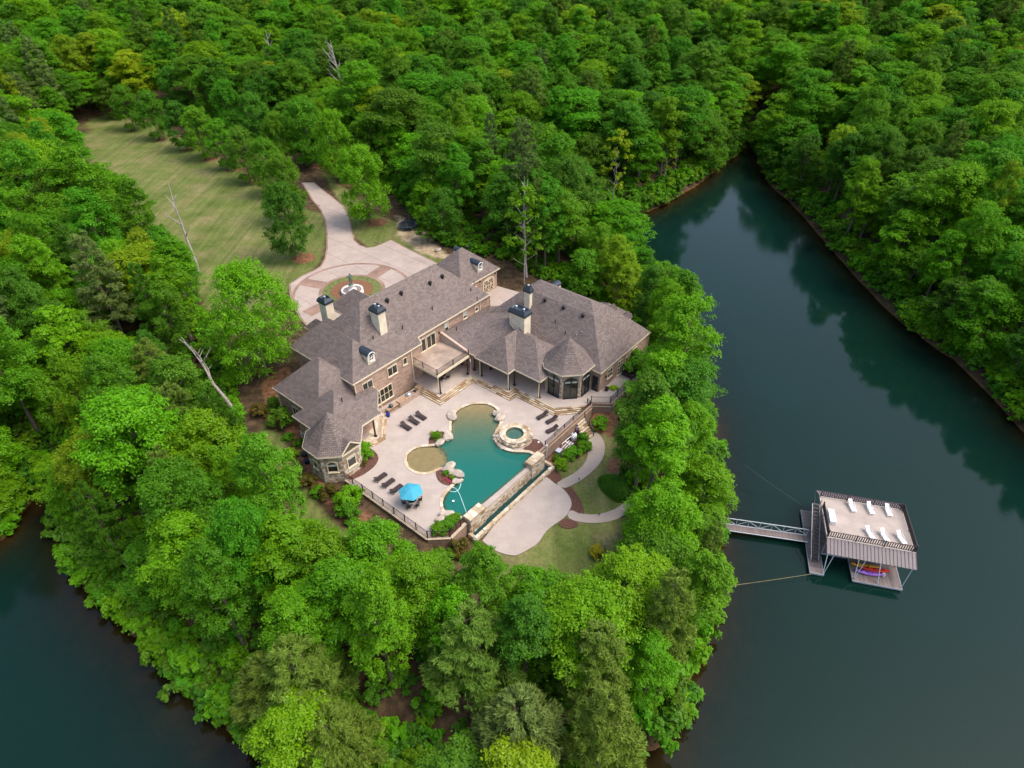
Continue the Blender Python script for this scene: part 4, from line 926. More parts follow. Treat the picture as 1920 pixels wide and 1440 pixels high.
# pool -------------------------------------------------
pool = root('freeform_pool', 'freeform swimming pool, sandy shallow ends shading to deep turquoise', 'swimming pool', -3, 9, 7)
m0, m1, m2 = T['pool_marks']
def pool_depth(u, v):
    edge = -sdist(u, v, POOL)
    dA = (np.asarray(v)-m0[1])*.62 - (np.asarray(u)-m0[0])*.70
    d = .03 + 1.9*np.clip((dA-.5)/12.5, 0, 1)**1.25
    rB = np.hypot(np.asarray(u)-m1[0], np.asarray(v)-m1[1])
    d = np.where(rB < 3.3, .05, np.where(rB < 4.0, .33, d))
    return d, edge
def fill(poly, step):
    P_ = [Vector(p) for p in poly]; n = len(P_)
    us = np.arange(min(p[0] for p in poly), max(p[0] for p in poly), step); vs_ = np.arange(min(p[1] for p in poly), max(p[1] for p in poly), step)
    gu, gv = np.meshgrid(us, vs_); gu = gu.ravel(); gv = gv.ravel(); ok = sdist(gu, gv, poly) < -step*.4
    pts = P_ + [Vector((a, c)) for a, c in zip(gu[ok], gv[ok])]
    r = delaunay_2d_cdt(pts, [(i, (i+1) % n) for i in range(n)], [], 1, 1e-4)
    return [(p.x, p.y) for p in r[0]], r[2]
pv_, pf_ = fill([tuple(p) for p in POOL], .45)
arr = np.array(pv_); dep, edg = pool_depth(arr[:,0], arr[:,1])
me_ = bpy.data.meshes.new('pool_surface'); me_.from_pydata([(p[0], -p[1], 0) for p in pv_], [], [tuple(reversed(f)) for f in pf_])
attr(me_, 'depth', np.clip(1-np.exp(-dep*1.15), 0, 1)*np.clip(edg/.5+.25, 0, 1)); me_.materials.append(M_poolw)
wo = obj('water', me_, pool, (3, 9, -.08))
me_ = bpy.data.meshes.new('pool_floor'); me_.from_pydata([(p[0], -p[1], 6.9-float(d_)*1.0) for p, d_ in zip(pv_, dep)], [], [tuple(reversed(f)) for f in pf_]); me_.materials.append(nmat('pool_plaster', (.40,.30,.205), .8, var=.1, scale=1.5))
obj('floor', me_, pool, (3, 9, -7))
wl = B(); n = len(POOL)
for i in range(n):
    a, c = pool_hole[i], pool_hole[(i+1) % n]; wl.add([(a[0],-a[1],5.0),(c[0],-c[1],5.0),(c[0],-c[1],6.97),(a[0],-a[1],6.97)], [(0,1,2,3)])
part('side_wall', wl, nmat('pool_tile', (.16,.13,.09), .4, var=.3, scale=4), pool)
cop = offs(POOL, .26)
isinf = lambda u, v: (v > 17.3 and -14.5 < u < 1.5) or math.hypot(u-1.7, v-13.1) < 2.75
stones(pool, cop, 7.06, .14, .42, .62, unit_cop, True, 'coping_stone', isinf)
# infinity edge, its end blocks, the catch basin
inf = root('infinity_wall', 'white topped spill wall with stone faces along the deep end of the pool', 'spill wall', -6.5, 18.6, 5)
part('spill_ledge', B().bx(-11.3,-1.85,18.1,18.85,6.0,6.92), nmat('white_ledge', (.82,.79,.75), .5, var=.05), inf)
def dressed(parent, poly, z0, z1, rows=.3, seed=2, name='stone_face', skip=()):
    return stone_wall(poly, z0, z1, skip=skip, rows=rows, seed=seed, name=name, parent=parent)
def fix(o, parent):
    u, v, z = parent['uvz']; o.location = (-u, v, -z); return o
dressed(inf, [(-11.3,18.86),(-11.3,19.05),(-1.85,19.05),(-1.85,18.86)], 4.7, 6.8, .28, 9, skip=(3,))
for (a, c, sd_) in ((-14.2,-11.3,11),(-1.85,1.0,12)):
    blk = root('spill_wall_pier', 'rough stone pier at the ' + ('lower' if a < -10 else 'upper') + ' end of the white spill wall', 'pier', (a+c)/2, 18.7, 5)
    dressed(blk, [(a,17.95),(c,17.95),(c,19.2),(a,19.2)], 4.7, 7.55, .32, sd_)
    part('cap_stone', B().bx(a-.05,c+.05,17.9,19.25,7.56,7.68), M_facing, blk); 
    stones(blk, [(a+.05,18.28),(c-.05,18.28)], 7.76, .12, .6, .75, unit_cop, name='capstone'); stones(blk, [(a+.05,18.9),(c-.05,18.9)], 7.76, .12, .6, .7, unit_cop, name='capstone')
bas = root('catch_basin', 'long narrow stone catch basin of dark water below the spill wall', 'basin', -6, 19.8, 5)
dressed(bas, [(-14.6,20.0),(1.9,20.0),(1.9,20.35),(-14.6,20.35)], 4.7, 5.45, .25, 13)
dressed(bas, [(-14.6,19.1),(-14.25,19.1),(-14.25,20.0),(-14.6,20.0)], 4.7, 5.5, .25, 14); dressed(bas, [(1.55,18.5),(1.9,18.5),(1.9,20.0),(1.55,20.0)], 4.7, 5.6, .25, 15)
stones(bas, [(-14.5,20.17),(1.8,20.17)], 5.58, .12, .4, .75, unit_cop, name='coping_stone'); stones(bas, [(1.72,18.6),(1.72,19.9)], 5.7, .12, .4, .6, unit_cop, name='coping_stone')
stones(bas, [(-14.42,19.2),(-14.42,19.95)], 5.6, .12, .4, .5, unit_cop, name='coping_stone')
bw, bf = fill([(-14.3,19.0),(1.6,19.0),(1.6,20.02),(-14.3,20.02)], .5)
me_ = bpy.data.meshes.new('basin_water'); me_.from_pydata([(p[0]+6, -(p[1]-19.8), 0) for p in bw], [], [tuple(reversed(f)) for f in bf]); attr(me_, 'depth', [.8]*len(bw))
M_basw = water_mat('basin_water', (.5,.6,.5), (.02,.055,.05), .05, 2, .15, (.02,.08,.08)); me_.materials.append(M_basw); obj('water', me_, bas, (0,0,.15))
part('floor', B().bx(-14.3,1.6,19.0,20.02,4.6,4.75), MATS['pool_tile'], bas)
# retaining walls under the deck edges
rw = root('retaining_wall', 'tan block retaining wall with a pale cap below the left fence', 'retaining wall', -19, 9, 5)
def pink_wall(parent, pts, z0, z1, th=.3):
    for a, c in zip(pts[:-1], pts[1:]):
        part('wall', B().bar((a[0],-a[1],(z0+z1)/2),(c[0],-c[1],(z0+z1)/2),th,z1-z0), nmat('retaining_stucco', (.30,.20,.15), .9, var=.2, scale=2), parent)
        part('cap', B().bar((a[0],-a[1],z1+.05),(c[0],-c[1],z1+.05),th+.14,.1), nmat('wall_cap', (.50,.39,.28), .85, var=.15), parent)
pink_wall(rw, [(-19.15,1.2),(-19.15,16.65),(-17.2,18.75),(-14.4,18.6)], 4.0, 7.02)
rw2 = root('retaining_wall', 'tan retaining wall below the right-hand fence and white pump gear', 'retaining wall', 8, 18, 5)
pink_wall(rw2, [(1.1,18.15),(14.1,18.1),(14.5,17.7),(16.35,20.3),(25.4,19.95)], 4.5, 7.05)
for o_ in list(rw2.children)[4:]: o_.location.z += .6
# fences
def fence(label, pts, h=1.2, pe=2.1):
    f = root('iron_fence', label, 'fence', pts[0][0], pts[0][1], pts[0][2]); railing(f, pts, h, .13, pe); return f
fence('black iron fence along the left edge of the pool deck', [(-19.05,.6,7.1),(-19.05,16.6,7.1),(-17.25,18.6,7.1),(-15.2,18.5,7.1)])
fence('black iron fence on the right deck edge above the white pump gear', [(2.7,18.0,7.1),(14.1,17.95,7.1),(14.2,17.3,7.2)])
fence('black iron fence round the raised terrace beside the stone turret', [(14.5,17.75,7.62),(16.3,20.05,7.62),(24.5,19.75,7.62),(24.6,17.2,7.62)])
fence('short iron railing down the left garden stairs', [(-20.3,4.0,6.1),(-20.3,7.6,5.0)], 1.0, 1.8)
# hot tub
spa = root('stone_hot_tub', 'round raised stone hot tub beside the pool', 'hot tub', 1.95, 13.05, 7)
def ring(n, r, cu=0, cv=0, ph=0): return [(cu+r*math.cos(ph+2*math.pi*k/n), cv+r*math.sin(ph+2*math.pi*k/n)) for k in range(n)]
part('tub_wall', B().prism([(p[0],-p[1]) for p in ring(28, 2.15)], -.9, .42, [[(p[0],-p[1]) for p in ring(28, 1.32)]]), M_stonecore, spa, abs_=False)
part('lower_ring', B().prism([(p[0],-p[1]) for p in ring(28, 2.6)], -.9, .12, [[(p[0],-p[1]) for p in ring(28, 2.1)]]), M_stonecore, spa, abs_=False)
for rr, z, w_, st, ms in ((1.55,.52,.46,.55,unit_cop),(2.0,.50,.42,.6,unit),(2.42,.20,.42,.6,unit)):
    pts = ring(40, rr, 1.95, 13.05)
    stones(spa, pts, 7+z, .12, w_, st, ms, True, skip=(lambda u, v: rr > 1.9 and v-13.05 > -.6 and u < 1.6 and False))
bench = B().prism([(p[0],-p[1]) for p in ring(24, 1.32)], -.5, -.12, [[(p[0],-p[1]) for p in ring(24, .75)]]); part('bench', bench, MATS['pool_plaster'], spa, abs_=False)
part('floor', B().prism([(p[0],-p[1]) for p in ring(24, 1.3)], -1.0, -.75), MATS['pool_plaster'], spa, abs_=False)
sv, sf = fill(ring(24, 1.32), .3); me_ = bpy.data.meshes.new('spa_water'); me_.from_pydata([(p[0], -p[1], .28) for p in sv], [], [tuple(reversed(f)) for f in sf])
attr(me_, 'depth', [.35 if math.hypot(*p) > .8 else .62 for p in sv]); M_spaw = water_mat('spa_water', (.7,.8,.65), (.03,.13,.11), .04, 3, .1, (.05,.17,.14)); me_.materials.append(M_spaw); obj('water', me_, spa)
# boulders -------------------------------------------------
def rock_mesh(seed, sx=1, sy=1, sz=1, mat=None):
    bm = bmesh.new(); bmesh.ops.create_icosphere(bm, subdivisions=3, radius=.5); rg = random.Random(seed)
    ph = [rg.uniform(0, 6) for _ in range(6)]
    for v in bm.verts:
        p = v.co; k = 1 + .13*math.sin(p.x*7+ph[0]+p.y*4)+.11*math.sin(p.y*8+ph[1]-p.z*5)+.07*math.sin(p.z*11+ph[2]+p.x*9)
        v.co = Vector((p.x*k*sx, p.y*k*sy, max(min(p.z*k, .33), -.4)*sz))
    me_ = bpy.data.meshes.new('boulder'); bm.to_mesh(me_); bm.free(); me_.materials.append(mat or M_boulder)
    me_.polygons.foreach_set('use_smooth', [True]*len(me_.polygons)); return me_
bl = T['boulders']
BD = [('large flat boulder on the left rim of the sandy pool end',(-.65,3.1),2.3,1.35,.7,40),('upper of two boulders on the right rim of the sandy pool end',(4.05,8.0),1.5,1.3,.9,20),('lower of two boulders on the right rim of the sandy pool end',(3.55,8.95),1.7,1.3,.8,-15),
 ('broad boulder between planting bed and pool on the left bank',(-4.3,5.8),2.1,1.6,.7,70),('low boulder at the foot of the left pool bed',(-6.0,5.85),1.7,1.1,.6,15),
 ('long boulder behind the pink flower bed',(-8.7,10.2),2.3,1.2,.8,0),('curved boulder between flower bed and pool hose',(-9.0,11.7),1.3,2.3,.8,20),('pale boulder below the pink flower bed',(-9.9,12.9),1.0,1.6,.6,40),
 ('tall pale boulder at the lower left corner of the pool',(-14.9,15.9),1.5,1.9,1.0,25),('lower boulder beside the deck corner planting',(-16.0,15.75),1.4,1.2,.8,0)]
for k, (lb, (bu, bv), sx, sy, sz, an) in enumerate(BD):
    o = top('boulder', B(), M_boulder); o.data = rock_mesh(k, sx, sy, sz); x, y = HW(bu, bv); o.location = (x, y, 7.12); o.rotation_euler = (0,0,SITE+R(an)); tag(o, lb, 'boulder', 'boulders round the pool')
rk = [rock_mesh(50+k, 1,1,1, M_rock2) for k in range(4)]
rg = random.Random(5); kk = 0
for an in range(60, 250, 12):
    for rr in (2.25, 2.8):
        a = R(an+rg.uniform(-4,4)) ; bu, bv = 1.95+math.cos(a)*rr*1.0, 13.05+math.sin(a)*rr
        a2 = a
        s_ = rg.uniform(.55,.95); o = obj('rock', rg.choice(rk), spa, (bu-1.95, -(bv-13.05), rg.uniform(-.1,.25) if rr < 2.5 else -.15), rg.uniform(0,6), (s_*1.1, s_*.8, s_*.7))
# planting beds -------------------------------------------------
def bed(pts, z, mat, h=.05, name='mulch_bed'):
    return slab(name, smooth(pts, 1), z-.3, z+h, mat, kind='stuff')
bed(T['bed_pool'], 7.0, M_mulch); bed(T['bed_pool_left'], 7.0, M_mulch); bed(T['bed_pool_south'], 7.0, M_mulch); bed(T['bed_spa'], 7.0, M_mulch); bed(T['bed_corner'], 7.0, M_mulch)
slab('lower_patio', smooth(T['lower_patio'], 1), 4.6, 5.03, M_deck)
slab('garden_path', smooth(T['path_up'], 1), 4.6, 5.026, M_path); slab('garden_path', smooth(T['path_down'], 1), 4.6, 5.022, M_path)
for k in 'abcd': bed(T['bed_'+k], 5.0, M_mulch, .018 if k != 'd' else .015)
# stairs at the right: from gate down to the path; left: down from the fence
st = root('garden_stairs', 'stone stairs from the right-hand gate down to the curved path', 'stairs', 10.6, 19.4, 5)
for k in range(7):
    t = k/7; a = lerp((12.0,18.25),(10.95,20.75),t); c = lerp((10.2,18.25),(8.8,20.6),t); zt = 6.6-.22*k
    a2 = lerp((12.0,18.25),(10.95,20.75),t+.14); c2 = lerp((10.2,18.25),(8.8,20.6),t+.14)
    part('step_core', B().prism(S([a,c,c2,a2]), 4.7, zt-.06), MATS['step_mortar'], st)
    stones(st, [lerp(a,a2,.5), lerp(c,c2,.5)], zt, .12, .38, .8, unit)
railing(st, [(12.1,18.3,6.6),(11.0,20.8,5.1)], 1.0, .3, 1.4, fill=False)
st = root('garden_stairs', 'tan stone stairs outside the left fence', 'stairs', -20, 6, 5)
part('landing', B().bx(-20.9,-19.4,2.4,4.2,4.6,6.3), M_path, st)
for k in range(7):
    zt = 6.2-.2*k; v0 = 4.2+k*.42
    part('step_core', B().bx(-20.9,-19.4,v0,v0+.42,4.2,zt-.06), MATS['step_mortar'], st); stones(st, [(-20.9,v0+.2),(-19.4,v0+.2)], zt, .12, .4, .75, unit)
part('side_wall', B().bx(-21.2,-20.95,3.4,8.5,4.2,6.0), MATS['retaining_stucco'], st)

# ---------------------------------------------------------------- driveway
def clip(poly, a, b_, c):
    """keep a*x+b*y<=c"""
    out = []
    for i in range(len(poly)):
        p, q = poly[i], poly[(i+1) % len(poly)]; dp = a*p[0]+b_*p[1]-c; dq = a*q[0]+b_*q[1]-c
        if dp <= 0: out.append(p)
        if dp*dq < 0: t = dp/(dp-dq); out.append((p[0]+(q[0]-p[0])*t, p[1]+(q[1]-p[1])*t))
    return out
drive = top('driveway', B().prism(S(offs(T['driveway'], .35)), 7.5, 8.0), M_band, kind='structure')
def slabs(poly, z, step=5.0, gap=.05, rot=0.0):
    ca, sa = math.cos(rot), math.sin(rot)
    pr = [(p[0]*ca+p[1]*sa, -p[0]*sa+p[1]*ca) for p in poly]
    us = [p[0] for p in pr]; vs_ = [p[1] for p in pr]
    for i in range(int(min(us)//step), int(max(us)//step)+1):
        for j in range(int(min(vs_)//step), int(max(vs_)//step)+1):
            q = pr; 
            for (a, b_, c) in ((-1,0,-(i*step+gap/2)),(1,0,(i+1)*step-gap/2),(0,-1,-(j*step+gap/2)),(0,1,(j+1)*step-gap/2)):
                q = clip(q, a, b_, c)
                if len(q) < 3: break
            if len(q) < 3: continue
            q = [(p[0]*ca-p[1]*sa, p[0]*sa+p[1]*ca) for p in q]
            ar = abs(sum(q[t][0]*q[(t+1)%len(q)][1]-q[(t+1)%len(q)][0]*q[t][1] for t in range(len(q))))/2
            if ar < .3: continue
            s_ = obj('slab', B().prism(S(q), 7.9, z).mesh('slab', M_drive), drive)
slabs(T['driveway'], 8.03)
FC = (13.2, -36.6)
def ringband(r0, r1, a0, a1, z, n=60):
    pts = [(FC[0]+r1*math.cos(a0+(a1-a0)*k/n), FC[1]+r1*math.sin(a0+(a1-a0)*k/n)) for k in range(n+1)] + [(FC[0]+r0*math.cos(a1-(a1-a0)*k/n), FC[1]+r0*math.sin(a1-(a1-a0)*k/n)) for k in range(n+1)]
    return B().prism(S(pts), 7.9, z)
for nm, b in (('brick_band', ringband(10.7,11.3,-2.9,.45,8.05)),('brick_band', ringband(5.6,6.3,-3.1,3.1,8.05))):
    obj(nm, b.mesh(nm, M_band), drive)
for an in (-1.95, -.2, 2.85+.25):
    ca, sa = math.cos(an), math.sin(an); q = [(FC[0]+ca*r_-sa*w_, FC[1]+sa*r_+ca*w_) for r_, w_ in ((6.2,-1.35),(10.8,-1.35),(10.8,1.35),(6.2,1.35))]
    obj('brick_band', B().prism(S(q), 7.9, 8.046).mesh('brick_band', M_band), drive)
island = top('fountain_lawn', B().prism(S([(FC[0]+5.6*math.cos(2*math.pi*k/40), FC[1]+5.6*math.sin(2*math.pi*k/40)) for k in range(40)]), 7.9, 8.1), nmat('island_grass', (.13,.15,.045), .9, var=.35, scale=1.5), kind='structure')
top('mulch_bed', B().prism(S([(FC[0]+4.0*math.cos(2*math.pi*k/40), FC[1]+4.0*math.sin(2*math.pi*k/40)) for k in range(40)]), 7.9, 8.14), M_mulch2, kind='stuff')
top('courtyard', B().prism(S([(26.5,-16.2),(32.3,-16.2),(33.2,-11.0),(27.8,-6.6),(20.5,-7.5),(20.8,-16.2)]), 7.0, 8.0), M_drive, kind='structure')
# fountain with statue
ft = root('statue_fountain', 'white scalloped fountain basin with a green bronze statue', 'fountain', FC[0]-.6, FC[1]+.9, 8.1)
M_marble = nmat('pale_stone', (.74,.68,.63), .6, var=.08); M_bronze = nmat('verdigris', (.10,.17,.15), .55, metal=.3, var=.4, scale=3)
b = B().lathe([(2.0,0),(2.15,.1),(1.95,.2),(1.85,.5),(2.1,.62),(2.1,.72),(1.8,.72),(1.7,.45),(.3,.4)], 24); part('basin', b, M_marble, ft, True, abs_=False)
part('water', B().lathe([(1.75,.6),(.01,.6)], 24), nmat('fountain_water', (.25,.18,.14), .05, spec=.8), ft, abs_=False)
part('pedestal', B().lathe([(.9,.4),(.8,.9),(.5,1.0),(.45,1.5),(.6,1.7),(.01,1.72)], 12), M_marble, ft, True, abs_=False)
def figure(name, joints, edges, radii, mat, parent, loc=(0,0,0), sub=1):
    me_ = bpy.data.meshes.new(name); me_.from_pydata(joints, edges, []); o = obj(name, me_, parent, loc)
    md = o.modifiers.new('skin', 'SKIN'); sv_ = me_.skin_vertices[0].data if me_.skin_vertices else None
    if sv_ is None:
        bm = bmesh.new(); bm.from_mesh(me_); bm.verts.layers.skin.verify(); bm.to_mesh(me_); bm.free(); sv_ = me_.skin_vertices[0].data
    for i, r_ in enumerate(radii): sv_[i].radius = (r_, r_)
    sv_[0].use_root = True
    s2 = o.modifiers.new('sub', 'SUBSURF'); s2.levels = s2.render_levels = sub
    me_.materials.append(mat); return o
J = [(0,0,1.0),(0,0,1.35),(0,0,1.6),(0,.02,1.78),(0,.04,1.92),(-.24,0,1.55),(-.42,.2,1.35),(-.3,.4,1.5),(.24,0,1.55),(.45,-.05,1.3),(.5,.2,1.1),(-.12,0,.95),(-.16,.06,.5),(-.15,0,.05),(.12,0,.95),(.18,.1,.55),(.2,0,.05)]
figure('statue', [(x*1.25,y*1.25,z*1.25) for x,y,z in J], [(0,1),(1,2),(2,3),(3,4),(2,5),(5,6),(6,7),(2,8),(8,9),(9,10),(0,11),(11,12),(12,13),(0,14),(14,15),(15,16)], [.22,.2,.22,.09,.15,.11,.08,.06,.11,.08,.06,.15,.1,.08,.15,.1,.08], M_bronze, ft, (0,0,1.7))
part('statue_base', B().lathe([(.5,1.68),(.42,1.8),(.01,1.85)], 10), M_bronze, ft, True, abs_=False)
# ---------------------------------------------------------------- furniture on the pool deck
def make_lounger():
    r = root('sun_lounger', 'brown wicker sun lounger', 'sun lounger', 0, 0, 7)
    b = B().box(-.33,.33,-.95,.25,.30,.36); obj('seat', b.mesh('seat', M_wicker), r)
    b = B(); b.bar((0,.24,.33),(0,.92,.72),.66,.05); obj('backrest', b.mesh('backrest', M_wicker), r)
    f = B().box(-.35,-.31,-.97,.9,.24,.3).box(.31,.35,-.97,.9,.24,.3).box(-.33,.33,-.97,-.93,.24,.3).bar((-.3,.85,.27),(-.3,.6,.52),.03,.03).bar((.3,.85,.27),(.3,.6,.52),.03,.03)
    obj('frame', f.mesh('frame', M_wicker), r)
    lg = B().box(-.03,.03,-.03,.03,0,.26).mesh('leg', M_wicker)
    for x in (-.31,.31):
        for y in (-.8,.75): obj('leg', lg, r, (x,y,0))
    return r
L0 = make_lounger(); first = True
G = 'brown wicker loungers round the pool'
LG = [(-6.8,-.3,0,'brown lounger left of the pool, nearest the left porch post'),(-5.2,-.3,0,'brown lounger in the middle of the trio left of the pool'),(-3.8,-.25,0,'brown lounger nearest the grill counter'),
      (-16.0,4.6,90,'brown lounger nearest the curved mulch bed by the left turret'),(-16.05,6.2,90,'brown lounger in the middle of the row beside the blue umbrella'),(-16.1,7.8,90,'brown lounger partly under the blue umbrella'),
      (7.8,13.65,-103,'brown lounger nearest the terrace steps, right of the hot tub'),(7.9,15.3,-106,'brown lounger in the middle of the trio right of the hot tub'),(6.25,16.6,-109,'brown lounger closest to the right-hand fence')]
for k, (u, v, a, lb) in enumerate(LG):
    o = L0 if k == 0 else copy_tree(L0); place(o, u, v, 7.0, R(a), lb, G)
# umbrella, table and chairs
um = root('patio_umbrella', 'bright turquoise patio umbrella open over a round table', 'umbrella', -16.35, 11.05, 7.0)
M_teal = nmat('turquoise_canvas', (.055,.34,.46), .7, var=.05)
cb = B(); n = 6
for k in range(n):
    a0, a1 = 2*math.pi*k/n, 2*math.pi*(k+1)/n
    for (r0,z0),(r1,z1) in (((.001,2.75),(.75,2.55)),((.75,2.55),(1.62,2.18))):
        cb.add([(math.cos(a0)*r0,math.sin(a0)*r0,z0),(math.cos(a1)*r0,math.sin(a1)*r0,z0),(math.cos((a1))*r1,math.sin(a1)*r1,z1),(math.cos(a0)*r1,math.sin(a0)*r1,z1)], [(0,1,2,3)])
obj('canopy', cb.mesh('canopy', M_teal), um); obj('pole', B().tube((0,0,0),(0,0,2.8),.025,n=8).mesh('pole', M_iron), um)
rb = B()
for k in range(n): a = 2*math.pi*k/n; rb.tube((math.cos(a)*.05,math.sin(a)*.05,2.72),(math.cos(a)*1.49,math.sin(a)*1.49,2.18),.012,n=4)
for k in range(n):
    a = 2*math.pi*k/n; obj('rib', B().tube((math.cos(a)*.05,math.sin(a)*.05,2.70),(math.cos(a)*1.48,math.sin(a)*1.48,2.17),.012,n=4).mesh('rib', M_iron), um)
tb = root('patio_table', 'round glass patio table with pale rim under the turquoise umbrella', 'table', -16.35, 11.05, 7.0)
obj('tabletop', B().lathe([(.01,.72),(.64,.72),(.64,.74),(.01,.74)], 24).mesh('tabletop', M_glass), tb)
obj('rim', B().lathe([(.63,.71),(.72,.71),(.72,.76),(.63,.76),(.63,.71)], 24).mesh('rim', nmat('pale_rim', (.45,.42,.38), .5)), tb)
for k in range(4):
    a = R(45+90*k); obj('leg', B().tube((math.cos(a)*.2,math.sin(a)*.2,.7),(math.cos(a)*.5,math.sin(a)*.5,0),.025).mesh('leg', M_iron), tb)
ch = root('patio_chair', 'black metal patio chair', 'chair', 0, 0, 7)
obj('seat', B().box(-.24,.24,-.24,.24,.42,.46).mesh('seat', M_iron), ch)
b = B()
for x in (-.22,-.11,0,.11,.22): b.bar((x,.22,.45),(x,.3,.95),.03,.03)
b.bar((-.24,.3,.95),(.24,.3,.95),.04,.04); obj('backrest', b.mesh('backrest', M_iron), ch)
obj('armrest', B().bar((-.26,-.2,.65),(-.26,.26,.68),.04,.03).mesh('armrest', M_iron), ch); obj('armrest', B().bar((.26,-.2,.65),(.26,.26,.68),.04,.03).mesh('armrest', M_iron), ch)
lgm = B().tube((0,0,.42),(0,0,0),.018).mesh('leg', M_iron)
for x in (-.22,.22):
    for y in (-.22,.22): obj('leg', lgm, ch, (x,y,0))
sides = ['below the umbrella, lowest in the photo','on the fence side of the round table','nearest the loungers at the round table','hidden mostly under the umbrella on the house side','on the pool side of the round table','at the lower right of the round table']
for k in range(6):
    # k=0 faces the camera side
    a = R(-95+60*k); lu, lv = -16.35+math.cos(a)*1.02, 11.05-math.sin(a)*1.02
    o = ch if k == 0 else copy_tree(ch); place(o, lu, lv, 7.0, a-R(90), None, 'black chairs at the round patio table')
    wx_, wy_ = HW(lu, lv); cx_, cy_ = HW(-16.35, 11.05); dx, dy = wx_-cx_, wy_-cy_
    d = math.degrees(math.atan2(dy, dx)) % 360
    o['label'] = 'black metal patio chair at the ' + ['right','upper right','upper left','left','lower left','lower right'][int(((d+30) % 360)//60)] + ' of the round table'
# grill counter
gc = root('outdoor_kitchen', 'stone outdoor kitchen counter along the brick wall', 'kitchen counter', -2.7, -4.7, 7)
gc_b = B().bx(-4.2,-.2,-5.15,-4.25,7.0,7.85); part('base', gc_b, nmat('counter_stone', (.40,.30,.23), .85, var=.25, scale=3), gc)
part('counter_top', B().bx(-4.25,-.15,-5.2,-4.2,7.86,7.93), nmat('granite', (.40,.27,.17), .4, var=.5, scale=4), gc)
part('back_wall', B().bx(-.25,.75,-5.3,-4.3,7.0,8.15), M_facing, gc)
gr = root('gas_grill', 'stainless steel gas grill with rounded hood in the stone counter', 'grill', -1.95, -4.7, 7.93)
hd = B(); n = 8; vs = []
for x in (-.5,.5):
    for k in range(n+1): a = math.pi*k/n; vs.append((x, math.cos(a)*.36, .08+math.sin(a)*.34))
hd.add(vs, [(k,k+1,n+2+k,n+1+k) for k in range(n)]+[tuple(range(n+1)),tuple(range(2*n+1,n,-1))]); obj('hood', hd.mesh('hood', M_steel, True), gr)
obj('firebox', B().box(-.52,.52,-.38,.38,-.2,.08).mesh('firebox', M_steel), gr); obj('handle', B().tube((-.4,-.42,.25),(.4,-.42,.25),.02).mesh('handle', M_steel), gr)
sb = root('side_burner', 'dark side burner and sink set into the end of the stone counter', 'side burner', -.75, -4.7, 7.93); obj('tray', B().box(-.3,.3,-.3,.3,0,.05).mesh('tray', M_vent), sb); obj('basin', B().box(.33,.5,-.25,.25,0,.03).mesh('basin', M_steel), sb)
kt = root('smoker_table', 'wooden smoker table with a tiled top beside the brick wall', 'table', -5.4, -4.75, 7)
obj('tabletop', B().box(-1.05,1.05,-.4,.4,.72,.8).mesh('tabletop', nmat('table_wood', (.38,.25,.17), .7, var=.2)), kt); obj('shelf', B().box(-1.0,1.0,-.36,.36,.2,.25).mesh('shelf', MATS['table_wood']), kt)
for x in (-.98,.98):
    for y in (-.34,.34): obj('leg', B().box(x-.05,x+.05,y-.05,y+.05,0,.72).mesh('leg', MATS['table_wood']), kt)
kg = root('kamado_smoker', 'round dark green ceramic smoker set in the wooden table', 'smoker', -5.6, -4.75, 7.5)
obj('bowl', B().lathe([(.12,.1),(.28,.25),(.33,.45),(.34,.5)], 16).mesh('bowl', nmat('green_glaze', (.02,.06,.055), .2, spec=.7), True), kg)
obj('lid', B().lathe([(.35,.5),(.33,.62),(.25,.78),(.12,.86),(.05,.87),(.05,.93),(.01,.93)], 16).mesh('lid', MATS['green_glaze'], True), kg)
cc = root('blue_cooler', 'small round blue cooler beside the smoker table', 'cooler', -6.75, -4.2, 7.05); obj('body', B().lathe([(.01,0),(.26,0),(.3,.5),(.01,.5)], 14).mesh('body', nmat('blue_plastic', (.01,.03,.22), .35)), cc); obj('lid', B().lathe([(.31,.5),(.28,.58),(.01,.6)], 14).mesh('lid', MATS['blue_plastic']), cc)
pb = root('white_bucket', 'small white bucket left of the blue cooler', 'bucket', -7.4, -4.6, 7.2); obj('body', B().lathe([(.01,0),(.14,0),(.18,.3),(.15,.3)], 12).mesh('body', M_plast), pb)
# flag on the terrace
fl = root('flag', 'stars and stripes flag hanging beside a dark porch post', 'flag', 8.35, -.75, 7.6)
obj('pole', B().tube((.35,.35,2.5),(-.35,-.35,2.75),.02).mesh('pole', M_white), fl)
def flagpiece(name, x0, x1, z0, z1, col, off=0):
    b = B(); nx_ = 5; vs = []; 
    for i in range(nx_+1):
        x = x0+(x1-x0)*i/nx_; y = .07*math.sin(x*9)+off
        vs += [(x*.7, x*.7+y*.7, z0), (x*.7, x*.7+y*.7, z1)]
    b.add(vs, [(2*i,2*i+2,2*i+3,2*i+1) for i in range(nx_)]); obj(name, b.mesh(name, nmat('flag_'+col, {'r':(.55,.03,.04),'w':(.8,.78,.78),'b':(.02,.03,.18)}[col], .8, var=.03), recalc=False), fl)
for k in range(7): flagpiece('stripe', -.42+k*.12, -.42+(k+1)*.12, .95 if True else 0, 2.6-.0, 'r' if k % 2 == 0 else 'w')
flagpiece('canton', -.43, .0, 1.75, 2.61, 'b', -.012); flagpiece('canton', -.43, .0, 1.75, 2.61, 'b', .012)
st_ = B()
for i in range(3):
    for j in range(4): st_.box(-.3+i*.12-.025,-.3+i*.12+.025,-.3+i*.12-.035,-.3+i*.12-.025,1.85+j*.19,1.9+j*.19)
o_ = obj('star', st_.mesh('star', MATS['flag_w']), fl); o_['kind'] = 'stuff'; o_.location = (0,.0,0)
fl.scale = (1.35,1.35,1.2); fl.location.x -= .35; fl.location.y -= .3
